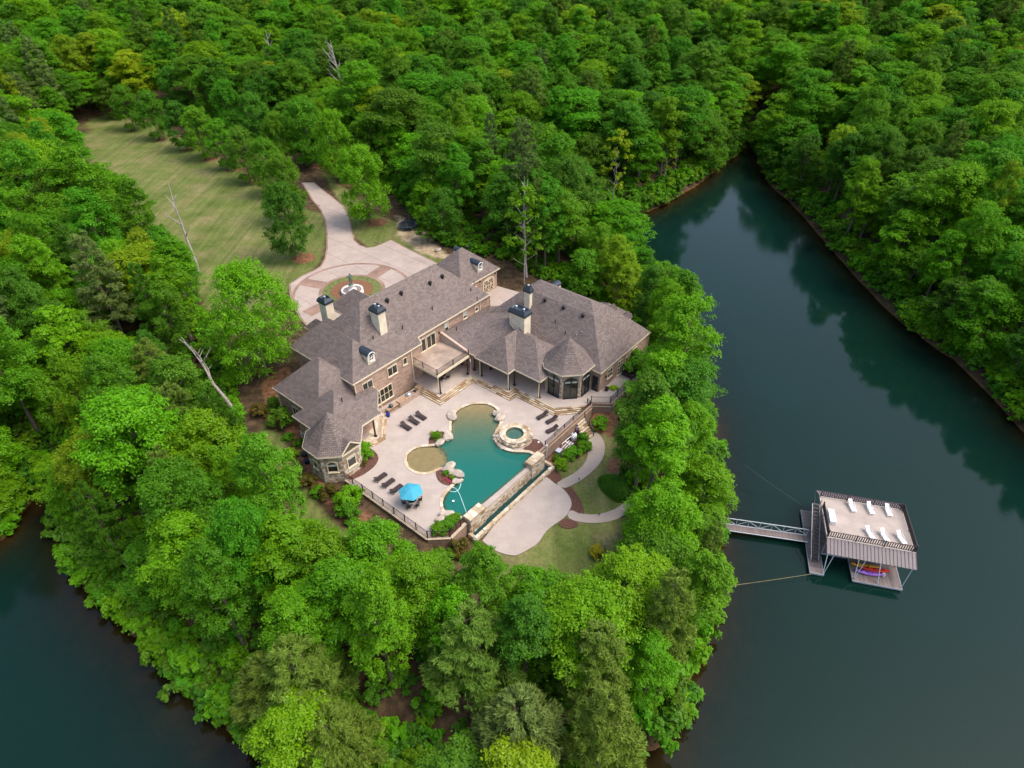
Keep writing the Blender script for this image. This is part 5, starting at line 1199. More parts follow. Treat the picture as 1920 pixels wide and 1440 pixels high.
# terrace things by the right turret
pl = root('planter', 'black pot beside the lime green plant on the right terrace', 'planter', 18.6, 17.9, 7.6); obj('pot', B().lathe([(.01,0),(.26,0),(.34,.5),(.36,.55),(.28,.55),(.26,.45),(.01,.45)], 14).mesh('pot', M_iron), pl)
hb = root('cushion_box', 'long dark storage bench at the far end of the right terrace', 'bench', 24.0, 18.5, 7.6, R(90)); obj('box', B().box(-.9,.9,-.45,.45,0,.55).mesh('box', M_wicker), hb); obj('lid', B().box(-.94,.94,-.49,.49,.56,.62).mesh('lid', M_wicker), hb)
pc = root('stone_pier', 'pale square pier at the end of the terrace wall beside the round bush', 'pier', 24.75, 17.0, 7.6); obj('shaft', B().box(-.3,.3,-.3,.3,0,1.0).mesh('shaft', M_stucco), pc); obj('cap', B().box(-.36,.36,-.36,.36,1.0,1.1).mesh('cap', M_white), pc)
# patio table and chairs in the shade of the balcony and porch
def porch_set(u, v, lb):
    t = root('porch_table', lb, 'table', u, v, 7.6); obj('tabletop', B().lathe([(.01,.7),(.6,.7),(.6,.75),(.01,.75)], 16).mesh('tabletop', M_iron), t); obj('pedestal', B().lathe([(.3,0),(.06,.1),(.06,.7)], 10).mesh('pedestal', M_iron), t)
    for k in range(4):
        a = R(30+90*k); o = copy_tree(ch); place(o, u+math.cos(a)*.95, v-math.sin(a)*.95, 7.6, a-R(90), 'black metal chair on the ' + ('pool','brick wall','stair','far')[k] + ' side of the table under the balcony', 'chairs round the table ' + ('under the balcony' if u < 8 else 'on the covered porch'))
porch_set(4.6, -4.0, 'dark round table in the shade under the balcony')
# white pump and filter gear
eq = root('pool_pump_set', 'white pool pipework with grey pump housing below the right fence', 'pool pump', 6.2, 19.0, 4.95)
pp = B()
for dy in (0,.35,.7): pp.path([(-.6,-dy,.6),(1.2,-dy+.1,.6),(1.2,-dy+.1,.2)], .06, 8)
pp.path([(-.2,.35,.1),(-.2,.35,.9),(1.9,.3,.9),(1.9,-.2,.9),(1.9,-.2,.4)], .06, 8).path([(.5,.3,.9),(.5,-.7,.6)], .06, 8).path([(-1.2,.1,.2),(-.6,0,.6)], .06, 8)
obj('pipe', pp.mesh('pipe', M_plast), eq)
obj('heater', B().box(-1.9,-1.1,-.35,.35,0,.75).mesh('heater', nmat('grey_enamel', (.16,.18,.24), .5)), eq); obj('lid', B().box(-1.93,-1.07,-.38,.38,.75,.82).mesh('lid', nmat('light_enamel', (.45,.48,.55), .5)), eq)
for k in range(2): obj('motor', B().tube((.1+k*.8,-.75,.25),(.7+k*.8,-.7,.25),.16,n=10).mesh('motor', M_vent), eq)
ft_ = root('filter_tank', 'white domed filter tank above the white pool pipework', 'filter tank', 8.6, 18.9, 4.95)
obj('tank', B().lathe([(.01,0),(.42,0),(.45,.1),(.45,.95),(.38,1.15),(.2,1.27),(.01,1.3)], 20).mesh('tank', M_plast, True), ft_); obj('valve', B().lathe([(.12,1.25),(.14,1.38),(.05,1.42),(.01,1.42)], 10).mesh('valve', M_vent), ft_)
wb = root('pool_float', 'white and lilac inflatable leaning on the wall above the filter tank', 'pool float', 10.0, 18.5, 5.3); obj('body', B().lathe([(.01,0),(.16,.08),(.24,.5),(.2,.95),(.01,1.15)], 10, sx=1, sy=.5).mesh('body', nmat('lilac', (.55,.5,.72), .4, var=.3), True), wb)
gp = root('white_pipe', 'upright white pipe where the right fence meets the planting bed', 'pipe', 2.6, 18.35, 5.2); obj('pipe', B().tube((0,0,0),(0,0,2.4),.11,n=10).mesh('pipe', nmat('pipe_grey', (.55,.57,.62), .5)), gp); obj('cap', B().lathe([(.15,2.4),(.15,2.6),(.01,2.62)], 10).mesh('cap', MATS['pipe_grey']), gp)
# small white things
for lb, (u, v, z) in (('white basket lid on the pool deck below the flower bed',(-12.75,14.85,7.02)),('white skimmer lid in the mulch beside the hot tub',(3.0,16.6,7.08)),('white skimmer lid at the upper end of the catch basin',(.9,20.1,5.68)),('white skimmer lid at the lower end of the catch basin',(-12.8,20.2,5.68))):
    k = root('skimmer_lid', lb, 'lid', u, v, z, group='white round lids'); obj('disc', B().lathe([(.01,0),(.16,0),(.16,.05),(.12,.08),(.01,.08)], 12).mesh('disc', M_plast), k)
# pool hose
hz = [(-8.6,11.6),(-8.1,11.9),(-8.3,12.6),(-9.2,12.9),(-9.6,13.3),(-10.6,13.9),(-11.3,13.9),(-11.7,13.3),(-11.3,12.9),(-10.9,13.4),(-11.2,14.4),(-11.9,15.6),(-12.9,17.2),(-13.2,17.8)]
def catmull(p, n=5):
    q = []; P_ = [p[0]] + p + [p[-1]]
    for i in range(1, len(P_)-2):
        for k in range(n):
            t = k/n; a, b_, c, d = P_[i-1:i+3]
            q.append(tuple(.5*((2*b_[j])+(-a[j]+c[j])*t+(2*a[j]-5*b_[j]+4*c[j]-d[j])*t*t+(-a[j]+3*b_[j]-3*c[j]+d[j])*t**3) for j in range(len(b_))))
    return q + [p[-1]]
top('pool_hose', B().path([(u,-v,6.95) for u, v in catmull(hz)], .045, 6), nmat('hose_blue', (.50,.72,.74), .5), 'pale blue suction hose looping on the deep water', 'hose')
cl = root('pool_cleaner', 'small blue pool cleaner by the lower stone pier', 'pool cleaner', -13.2, 17.8, 6.95); obj('head', B().lathe([(.01,-.05),(.16,0),(.14,.15),(.04,.25),(.01,.25)], 10).mesh('head', nmat('blue_head', (.02,.2,.5), .4)), cl)
# bins, dish, trampoline, rock
M_bin = nmat('bin_blue', (.012,.022,.045), .5)
for k, (lb, u, v) in enumerate((('dark blue wheeled bin nearer the yellow shrub',-19.6,-7.3),('dark blue wheeled bin touching the stone turret',-20.2,-5.9))):
    if k == 0:
        wbn = root('wheeled_bin', lb, 'bin', u, v, 6.0, R(20), 'dark wheeled bins by the stone turret')
        obj('body', B().add([(x*s_,y*s_,z) for z, s_ in ((0,.8),(1.0,1)) for x, y in ((-.3,-.35),(.3,-.35),(.3,.35),(-.3,.35))], [(3,2,1,0),(4,5,6,7),(0,1,5,4),(1,2,6,5),(2,3,7,6),(3,0,4,7)]).mesh('body', M_bin), wbn)
        obj('lid', B().bar((0,-.4,1.0),(0,.4,1.08),.66,.06).mesh('lid', M_bin), wbn); obj('handle', B().tube((-.25,.42,1.0),(.25,.42,1.0),.025).mesh('handle', M_bin), wbn)
        for x in (-.3,.3): obj('wheel', B().tube((x-.03,.3,.1),(x+.03,.3,.1),.1,n=10).mesh('wheel', M_vent), wbn)
    else: o = copy_tree(wbn); place(o, u, v, 6.0, R(60), lb)
sd_ = root('satellite_dish', 'grey satellite dish on the left corner of the house', 'satellite dish', -10.0, -17.6, 9.6, R(-120))
obj('dish', B().lathe([(.01,0),(.2,.03),(.4,.12),(.42,.13)], 18).mesh('dish', nmat('dish_grey', (.42,.46,.55), .5), True), sd_, (0,0,0), (R(60),0,0)); obj('arm', B().tube((0,0,-.4),(0,0,.0),.03).tube((0,0,-.1),(0,-.45,.1),.015).mesh('arm', M_galv), sd_)
tr_ = root('trampoline', 'round black trampoline with its net folded on the bare grass', 'trampoline', 39.9, -49.3, 8.0)
obj('mat', B().lathe([(.01,.78),(1.85,.8)], 28).mesh('mat', M_vent), tr_); obj('frame', B().lathe([(1.85,.76),(2.15,.76),(2.2,.84),(1.9,.86),(1.85,.8)], 28).mesh('frame', nmat('tramp_pad', (.03,.045,.07), .6)), tr_)
for k in range(6): a = R(60*k+10); obj('leg', B().tube((math.cos(a)*2.05,math.sin(a)*2.05,0),(math.cos(a)*2.05,math.sin(a)*2.05,.78),.03).mesh('leg', M_galv), tr_)
for k in range(6): a = R(60*k+40); obj('net_pole', B().tube((math.cos(a)*2.1,math.sin(a)*2.1,.7),(math.cos(a)*2.15,math.sin(a)*2.15,2.1),.02).mesh('net_pole', M_galv), tr_)
o = top('garden_rock', B(), M_boulder); o.data = rock_mesh(33, 1.6, 1.0, .8); x, y = HW(*T['rock_drive'][0]); o.location = (x, y, 8.2); tag(o, 'grey boulder at the edge of the bare grass by the garage', 'boulder')
# path lamps
M_brz = nmat('lamp_bronze', (.06,.045,.035), .5)
for k, (u, v, lb) in enumerate(((2.2,24.3,'small path lamp where the curved path meets the lower patio'),(-2.6,27.7,'small path lamp below the patio end of the lower path'),(-1.3,29.9,'small path lamp on the first slab joint of the lower path'),(4.6,31.0,'small path lamp on the grass side of the lower path'))):
    l = root('path_lamp', lb, 'garden lamp', u, v, 5.0, group='small bronze path lamps'); obj('stem', B().tube((0,0,0),(0,0,.45),.02).mesh('stem', M_brz), l); obj('lamp_shade', B().lathe([(.14,.42),(.04,.52),(.01,.53)], 10).mesh('lamp_shade', M_brz), l)

# ---------------------------------------------------------------- the dock
DA = -math.atan2(.9, .436)          # dock x axis seen in the local site frame
def dock_root(name, lb, cat, X, Y, z, rot=0, group=None):
    u, v = 15.09 + X*.436 + Y*.9, 53.87 + X*.9 - Y*.436
    return root(name, lb, cat, u, v, z, DA+rot, group)
dk = dock_root('boat_dock', 'two storey floating boat dock with a fenced sun deck on top', 'dock', 0, 0, 0)
M_dockdeck = nmat('dock_carpet', (.40,.33,.285), .9, var=.12, scale=.8); M_metalroof = nmat('metal_roof', (.19,.155,.155), .55, spec=.4, var=.06)
M_float = nmat('float_black', (.012,.012,.013), .7)
def plank_mat():
    m = bpy.data.materials.new('dock_planks'); m.use_nodes = True; N, L = m.node_tree.nodes, m.node_tree.links
    b = N['Principled BSDF']; b.inputs['Roughness'].default_value = .85; oi = N.new('ShaderNodeObjectInfo'); tc = N.new('ShaderNodeTexCoord')
    no = N.new('ShaderNodeTexNoise'); no.inputs['Scale'].default_value = 3; L.new(tc.outputs['Object'], no.inputs[0])
    ma = N.new('ShaderNodeMath'); ma.operation='MULTIPLY_ADD'; ma.inputs[1].default_value=.5; L.new(oi.outputs['Random'], ma.inputs[0]); L.new(no.outputs[0], ma.inputs[2])
    r = ramp(N, [(.3,(.10,.075,.07)),(.9,(.21,.165,.15))]); L.new(ma.outputs[0], r.inputs[0]); L.new(r.outputs[0], b.inputs['Base Color']); return m
M_plank = plank_mat()
def platform(x0, x1, y0, y1, alongx=True):
    base = obj('platform', B().box(x0,x1,y0,y1,.12,.42).mesh('platform', M_galv), dk)
    obj('float', B().box(x0+.15,x1-.15,y0+.15,y1-.15,-.35,.12).mesh('float', M_float), base)
    obj('edge_strip', B().box(x0-.03,x1+.03,y0-.05,y0-.01,.3,.46).box(x0-.05,x0-.01,y0,y1,.3,.46).box(x1+.01,x1+.05,y0,y1,.3,.46).mesh('edge_strip', M_galv), base)
    w_ = .24; n = int((x1-x0)/w_) if not alongx else int((y1-y0)/w_)
    L_ = (y1-y0) if not alongx else (x1-x0)
    pm = B().box(-.5,.5,-.5,.5,-.5,.5).mesh('plank', M_plank)
    for k in range(n):
        if alongx: obj('plank', pm, base, ((x0+x1)/2, y0+(k+.5)*(y1-y0)/n, .445), 0.0, (L_, (y1-y0)/n-.02, .045))
        else: obj('plank', pm, base, (x0+(k+.5)*(x1-x0)/n, (y0+y1)/2, .445), 0.0, ((x1-x0)/n-.02, L_, .045))
platform(-1.45,.2,-3.2,7.5); platform(.25,3.55,.4,7.4); platform(3.65,9.4,-3.2,7.4, False)
topd = obj('sun_deck', B().box(-.05,10.4,-.1,7.2,3.85,4.08).mesh('sun_deck', nmat('deck_fascia', (.60,.50,.42), .7)), dk)
obj('deck_surface', B().box(.1,10.25,.1,7.0,4.085,4.11).mesh('deck_surface', M_dockdeck), topd)
for s_, y0, y1 in ((1,-.1,-2.0),(-1,7.2,9.1)):
    b = B(); b.add([(-.05,y0,4.02),(10.4,y0,4.02),(10.4,y1,3.15),(-.05,y1,3.15),(-.05,y0,3.96),(10.4,y0,3.96),(10.4,y1,3.09),(-.05,y1,3.09)], [(0,1,2,3),(7,6,5,4),(0,4,5,1),(1,5,6,2),(2,6,7,3),(3,7,4,0)])
    aw = obj('awning_roof', b.mesh('awning_roof', M_metalroof), dk)
    rm = B().bar((0,y0,4.05),(0,y1,3.18),.045,.05).mesh('rib', nmat('roof_rib', (.09,.07,.075), .5))
    for k in range(25): obj('rib', rm, aw, (k*.435-.02,0,0))
pstm = B().box(-.05,.05,-.05,.05,.42,4.0).mesh('post', M_galv)
for X_, Y_ in ((-.0+.35,.3),(3.7,.2),(9.3,.2),(9.3,7.1),(.35,7.1),(3.7,7.1),(6.5,.2),(6.5,7.1)): obj('post', pstm, dk, (X_, Y_, 0))
for a, c in (((.1,-3.1,.45),(.1,-1.9,3.2)),((3.8,-3.0,.45),(3.8,-1.9,3.15)),((9.3,-3.0,.45),(9.95,-1.95,3.15)),((6.6,-3.0,.45),(6.3,-1.9,3.15)),((.15,-3.1,.45),(.9,-1.9,3.15)),((3.8,-3.1,.45),(4.6,-1.9,3.15)),((.1,6.9,.45),(-.05,9.0,3.15)),((9.3,6.9,.45),(10.3,9,3.15)),((.1,1.0,.5),(.1,5.5,3.9)),((9.4,1.0,.5),(9.4,5.5,3.9))):
    obj('brace', B().bar(a, c, .08, .08).mesh('brace', M_galv), dk)
M_rail = nmat('rail_brown', (.055,.038,.04), .6)
def dock_rail(p, q, nm='railing'):
    p, q = Vector(p), Vector(q); L_ = (q-p).length; r = obj(nm, B().bar(p+Vector((0,0,1.0)), q+Vector((0,0,1.0)), .09, .05).bar(p+Vector((0,0,.12)), q+Vector((0,0,.12)), .05, .05).mesh(nm, M_rail), dk)
    n = int(L_/.27); d = (q-p).normalized(); pk_ = B().box(-.05,.05,-.03,.03,.1,1.0).mesh('baluster', M_rail); pt_ = B().box(-.06,.06,-.06,.06,0,1.12).mesh('rail_post', M_rail)
    for k in range(n+1):
        pp_ = p.lerp(q, k/n)
        if k % 12 == 0 or k == n: obj('rail_post', pt_, r, tuple(pp_))
        else: obj('baluster', pk_, r, tuple(pp_))
dock_rail((.05,.02,4.1),(10.3,.02,4.1)); dock_rail((.05,7.05,4.1),(10.3,7.05,4.1)); dock_rail((10.3,.15,4.1),(10.3,6.9,4.1)); dock_rail((.05,.15,4.1),(.05,5.0,4.1))
# dock stair
sr = dock_root('dock_stairs', 'steep narrow metal stairs from the float up to the sun deck', 'stairs', -.7, 1.9, .45)
for x in (-.47,.47):
    obj('stringer', B().bar((x,-3.3,.05),(x,3.5,3.65),.06,.22).mesh('stringer', M_galv), sr)
    obj('handrail', B().bar((x,-3.3,1.0),(x,3.5,4.6),.05,.05).bar((x,-3.3,.05),(x,-3.3,1.0),.05,.05).bar((x,0,1.7),(x,0,2.75),.04,.04).bar((x,3.5,3.6),(x,3.5,4.6),.05,.05).mesh('handrail', M_rail), sr)
tm = B().box(-.44,.44,-.16,.16,-.02,.02).mesh('tread', nmat('tread_brown', (.10,.075,.06), .8, var=.2))
for k in range(16): obj('tread', tm, sr, (0,-3.2+k*.445,.12+k*.236))
# gangway
gw_a = Vector((10.6,-41.0,.9)); gw_b = Vector((16.45,-51.75,.62))
gw = root('gangway', 'white metal gangway with a zigzag truss from the wooded bank to the dock', 'gangway', 13.5, 46.4, .7)
d = (gw_b-gw_a); L_ = d.length; ang = math.atan2(d.y, d.x); gw.rotation_euler = (0,0,SITE+ang)
obj('deck', B().box(-L_/2,L_/2,-.5,.5,-.06,0).mesh('deck', nmat('ramp_boards', (.30,.25,.22), .8, var=.2, scale=5)), gw)
pmr = B().box(-.07,.07,-.48,.48,0,.03).mesh('plank', M_plank)
for k in range(int(L_/.16)): obj('plank', pmr, gw, (-L_/2+.08+k*.16,0,.0))
M_alu = nmat('white_aluminium', (.62,.64,.66), .4, var=.05)
for y in (-.58,.58):
    hgt = 1.15 if y > 0 else .14
    b = B().bar((-L_/2,y,0),(L_/2,y,0),.07,.12)
    tr = obj('side_rail', b.mesh('side_rail', M_alu), gw)
    if y > 0:
        obj('top_rail', B().bar((-L_/2,y,1.15),(L_/2,y,1.15),.07,.08).mesh('top_rail', M_alu), gw)
        n = 8
        for k in range(n+1): obj('upright', B().bar((-L_/2+L_*k/n,y,0),(-L_/2+L_*k/n,y,1.15),.045,.045).mesh('upright', M_alu), gw)
        for k in range(n):
            a, c = (-L_/2+L_*k/n,y,.05),(-L_/2+L_*(k+1)/n,y,1.1)
            if k % 2: a, c = (a[0],y,1.1),(c[0],y,.05)
            obj('diagonal', B().bar(a, c, .04, .04).mesh('diagonal', M_alu), gw)
# white chaises on the deck
wc = dock_root('white_chaise', 'white plastic chaise', 'chaise', 0, 0, 4.11)
b = B()
for k in range(9): b.box(-.24,.24,-.95+k*.13,-.86+k*.13,.3,.33)
b.box(-.32,-.27,-.98,.25,.26,.34).box(.27,.32,-.98,.25,.26,.34); obj('seat', b.mesh('seat', M_plast), wc)
obj('backrest', B().bar((0,.22,.32),(0,.85,.78),.5,.04).mesh('backrest', M_plast), wc)
for x in (-.3,.3):
    obj('leg', B().bar((x,-.75,.3),(x,-.85,0),.05,.05).mesh('leg', M_plast), wc); obj('leg', B().bar((x,.2,.3),(x,.55,0),.05,.05).mesh('leg', M_plast), wc)
    obj('armrest', B().path([(x*1.1,-.3,.3),(x*1.1,-.2,.55),(x*1.1,.35,.6),(x*1.1,.7,.05)], .03, 6).mesh('armrest', M_plast), wc)
CH = [(3.75,5.9,'white chaise by the far railing, nearest the stairs'),(6.05,6.0,'white chaise in the middle of the far row on the dock'),(8.3,6.2,'white chaise by the far railing, nearest the open lake corner'),
      (5.2,1.6,'white chaise by the near railing, left of its row'),(6.95,1.6,'white chaise in the middle of the near row on the dock'),(8.9,1.7,'white chaise by the near railing, nearest the deck corner')]
for k, (X_, Y_, lb) in enumerate(CH):
    o = wc if k == 0 else copy_tree(wc); u, v = 15.09 + X_*.436 + Y_*.9, 53.87 + X_*.9 - Y_*.436
    place(o, u, v, 4.11, DA + R((14,12,8,18,18,20)[k]), lb, 'white chaises on the dock roof')
# bring the near row down flat
lc = dock_root('deck_box', 'long white storage box at the stair end of the sun deck', 'storage box', .9, 3.3, 4.11); obj('box', B().box(-.35,.35,-1.1,1.1,0,.5).mesh('box', M_plast), lc); obj('lid', B().box(-.38,.38,-1.13,1.13,.51,.57).mesh('lid', M_plast), lc)
def kayak(lb, X_, Y_, col, rot, L_=3.4):
    k = dock_root('kayak', lb, 'kayak', X_, Y_, .5, R(rot), 'kayaks stored on the dock float'); n = 14; b = B(); rings_ = []
    for i in range(n+1):
        t = i/n; x = (t-.5)*L_; w_ = .38*math.sin(math.pi*min(max(t,.02),.98))**.6; z = .12*(2*t-1)**2
        rings_.append([(x,-w_,.22+z),(x,-w_*.6,.05+z),(x,w_*.6,.05+z),(x,w_,.22+z),(x,w_*.5,.34+z),(x,-w_*.5,.34+z)])
    vs = [p for r_ in rings_ for p in r_]; b.add(vs, [(i*6+j,(i+1)*6+j,(i+1)*6+(j+1)%6,i*6+(j+1)%6) for i in range(n) for j in range(6)])
    obj('hull', b.mesh('hull', nmat('kayak_'+lb.split()[0], col, .35, var=.15), True), k)
    obj('cockpit', B().lathe([(.26,.37),(.2,.36),(.15,.3),(.01,.28)], 14, (.1,0), 1.6, .8).mesh('cockpit', M_vent), k)
    if L_ > 3: obj('hatch', B().lathe([(.16,.42),(.1,.44),(.01,.44)], 12, (-1.0,0)).mesh('hatch', M_vent), k)
kayak('yellow and orange kayak behind the red one', 5.4, -.75, (.75,.33,.02), 2); kayak('red kayak with its bow towards the open lake', 6.6, -1.05, (.72,.03,.02), 4); kayak('purple kayak lying nearest the front of the float', 5.7, -1.75, (.30,.12,.48), 0)
bk = dock_root('white_bucket', 'white bucket beside the kayaks on the dock', 'bucket', 7.5, -1.6, .5); obj('body', B().lathe([(.01,0),(.16,0),(.2,.4),(.17,.4),(.01,.05)], 12).mesh('body', M_plast), bk)
def rope(lb, a, c, sag, col, z0=.6, z1=.4):
    pts = []
    for k in range(15): t = k/14; pts.append((a[0]+(c[0]-a[0])*t, -(a[1]+(c[1]-a[1])*t), z0+(z1-z0)*t - sag*math.sin(math.pi*t)))
    top('mooring_rope', B().path(pts, .018, 5), nmat('rope_'+col, {'t':(.42,.33,.16),'g':(.10,.12,.10)}[col], .9), lb, 'rope')
rope('tan mooring rope from the near dock corner to the bank', (11.3,54.2), (1.0,44.9), .1, 't'); rope('thin dark mooring line from the far dock corner to the bank', (22.0,49.1), (22.4,40.0), .1, 'g', .6, 2.5)
# ---------------------------------------------------------------- plants
def leaf_mat(name, lo, hi, rough=.55, trans=.42, vary=.16):
    m = bpy.data.materials.new(name); m.use_nodes = True; N, L = m.node_tree.nodes, m.node_tree.links
    for n in list(N): N.remove(n)
    out = N.new('ShaderNodeOutputMaterial'); oi = N.new('ShaderNodeObjectInfo'); geo = N.new('ShaderNodeTexCoord')
    no = N.new('ShaderNodeTexNoise'); no.inputs['Scale'].default_value = .55; no.inputs['Detail'].default_value = 5; no.inputs['Roughness'].default_value = .7; L.new(geo.outputs['Object'], no.inputs['Vector'])
    mr = N.new('ShaderNodeMapRange'); mr.inputs[1].default_value = .3; mr.inputs[2].default_value = .7; L.new(no.outputs[0], mr.inputs[0])
    mx = N.new('ShaderNodeMix'); mx.data_type = 'RGBA'; mx.inputs['A'].default_value = rgb(lo); mx.inputs['B'].default_value = rgb(hi); L.new(mr.outputs[0], mx.inputs['Factor'])
    hs = N.new('ShaderNodeHueSaturation'); L.new(mx.outputs['Result'], hs.inputs['Color'])
    h1 = N.new('ShaderNodeMapRange'); h1.inputs[3].default_value = .5-.016; h1.inputs[4].default_value = .5+.014; L.new(oi.outputs['Random'], h1.inputs[0]); L.new(h1.outputs[0], hs.inputs['Hue'])
    wn = N.new('ShaderNodeTexWhiteNoise'); wn.noise_dimensions = '1D'; L.new(oi.outputs['Random'], wn.inputs['W'])
    h2 = N.new('ShaderNodeMapRange'); h2.inputs[3].default_value = 1-vary*1.2; h2.inputs[4].default_value = 1+vary; L.new(wn.outputs['Value'], h2.inputs[0]); L.new(h2.outputs[0], hs.inputs['Value'])
    di = N.new('ShaderNodeBsdfDiffuse'); tr = N.new('ShaderNodeBsdfTranslucent'); L.new(hs.outputs[0], di.inputs[0]); L.new(hs.outputs[0], tr.inputs[0])
    ms = N.new('ShaderNodeMixShader'); ms.inputs[0].default_value = trans; L.new(di.outputs[0], ms.inputs[1]); L.new(tr.outputs[0], ms.inputs[2])
    gl = N.new('ShaderNodeBsdfGlossy'); gl.inputs['Roughness'].default_value = .45; gl.inputs[0].default_value = (1,1,1,1)
    m3 = N.new('ShaderNodeMixShader'); m3.inputs[0].default_value = .010; L.new(ms.outputs[0], m3.inputs[1]); L.new(gl.outputs[0], m3.inputs[2])
    L.new(m3.outputs[0], out.inputs[0]); MATS[name] = m; return m
LEAF = {'bright green': leaf_mat('leaf_bright', (.105,.285,.004), (.185,.42,.006)), 'mid green': leaf_mat('leaf_mid', (.072,.235,.006), (.135,.345,.009)),
        'dark green': leaf_mat('leaf_dark', (.058,.175,.008), (.11,.26,.012)), 'yellow green': leaf_mat('leaf_yellow', (.18,.30,.005), (.29,.42,.010)),
        'olive green': leaf_mat('needle_olive', (.10,.18,.02), (.16,.26,.03), trans=.2), 'grey green': leaf_mat('needle_grey', (.10,.17,.035), (.16,.25,.055), trans=.2)}
M_bark = nmat('bark', (.13,.095,.075), .95, var=.3, scale=3); M_dead = nmat('dead_wood', (.36,.31,.28), .9, var=.25, scale=4)
def crown_arrays(rng, r, z0, z1, nclump, nleaf, size, shape='round', droop=0.0):
    """leaf cards on the outer sides of many rounded boughs"""
    H = z1-z0; P_, Nn, Sz = [], [], []
    cl = []
    t = rng.random(nclump)**.75
    for k in range(nclump):
        tt = t[k]; a = rng.uniform(0, 2*math.pi)
        if shape == 'cone': rr = r*(1-tt)**.8*.92+.1
        elif shape == 'oval': rr = r*math.sin(math.pi*min(max(.12+.86*tt,0),1))**.55
        else: rr = r*(math.sqrt(max(1-((tt-.42)/.6)**2, 0))*.95)
        rad = rr*rng.uniform(.45, .95)**.5*(.92 if k % 4 else .45)
        cl.append((math.cos(a)*rad, math.sin(a)*rad, z0+H*tt, rng.uniform(.11,.27)*r*(1 if shape != 'cone' else .8)))
    cl = np.array(cl); w_ = cl[:,3]**2; w_ /= w_.sum()
    per = 42; nsub = max(8, nleaf//per)
    idx = rng.choice(nclump, nsub, p=w_); c = cl[idx]
    d = rng.normal(size=(nsub,3)); d[:,2] = np.abs(d[:,2])*.9 - .3; d /= np.linalg.norm(d, axis=1)[:,None]
    sub = c[:,:3] + d*(c[:,3]*rng.uniform(.55, 1.15, nsub))[:,None]*np.array([1.25,1.25,.8])
    srad = rng.uniform(.07, .13, nsub)*min(r, 5.0)*(1 if r > 2 else 1.3)
    k = np.repeat(np.arange(nsub), per); nleaf = len(k)
    e = rng.normal(size=(nleaf,3))*np.array([.62,.62,.34]); p = sub[k] + e*srad[k][:,None]
    p[:,2] -= (e[:,0]**2+e[:,1]**2)*srad[k]*.35
    d = d[k]
    nrm = d*.25 + e*.35 + rng.normal(size=(nleaf,3))*.38 + np.array([0,0,.75]); nrm /= np.linalg.norm(nrm, axis=1)[:,None]
    return p, nrm, size*rng.uniform(.6, 1.4, nleaf), d
def cards(name, p, nrm, sz, mat, aspect=.62, dirv=None):
    n = len(p); rv = dirv if dirv is not None else np.random.normal(size=(n,3))
    x = rv - nrm*(rv*nrm).sum(1)[:,None]; x /= np.linalg.norm(x, axis=1)[:,None]+1e-9; y = np.cross(nrm, x)
    s = sz[:,None]; q = np.stack([p-x*s*.5, p+y*s*.5*aspect+x*s*.05, p+x*s*.55, p-y*s*.5*aspect+x*s*.05], 1)
    me_ = bpy.data.meshes.new(name); rawmesh(me_, q.reshape(-1,3), np.arange(4*n).reshape(-1,4)); me_.materials.append(mat); return me_
def broadleaf(seed, r, H, z0f, nclump, nleaf, size, shape='round', mat='mid green'):
    rng = np.random.default_rng(seed); p, nrm, sz, d = crown_arrays(rng, r, H*z0f, H*.97, nclump, nleaf, size, shape)
    return cards('crown', p, nrm, sz, LEAF[mat])
def pine(seed, r, H, nb, ntuft, mat='olive green', wisp=False):
    rng = np.random.default_rng(seed); P_, D_ = [], []
    for k in range(nb):
        t = k/nb; z = H*(.28+.70*t); a = k*2.4+rng.uniform(-.4,.4); L_ = r*(1-t)**.62*rng.uniform(.75,1.1)+.5
        n_ = int(ntuft*L_/r)
        s = rng.uniform(.25,1,n_)**.7*L_; sp = rng.normal(size=n_)*.22*(.4+s*.45)
        x = math.cos(a)*s - math.sin(a)*sp; y = math.sin(a)*s + math.cos(a)*sp; zz = z + s*(.12 if not wisp else -.02) + rng.normal(size=n_)*.16
        P_.append(np.stack([x,y,zz],1)); D_.append(np.tile([math.cos(a),math.sin(a),.35],(n_,1)))
    P_ = np.concatenate(P_); D_ = np.concatenate(D_); m = 7
    p = np.repeat(P_, m, 0); dv = np.repeat(D_, m, 0) + rng.normal(size=(len(p),3))*(.65 if not wisp else .3); dv /= np.linalg.norm(dv,axis=1)[:,None]
    p = p + dv*.2; nrm = rng.normal(size=p.shape)+np.array([0,0,.8]); nrm /= np.linalg.norm(nrm,axis=1)[:,None]
    return cards('crown', p, nrm, np.full(len(p), .55 if not wisp else .75)*rng.uniform(.7,1.2,len(p)), LEAF[mat], .17, dv)
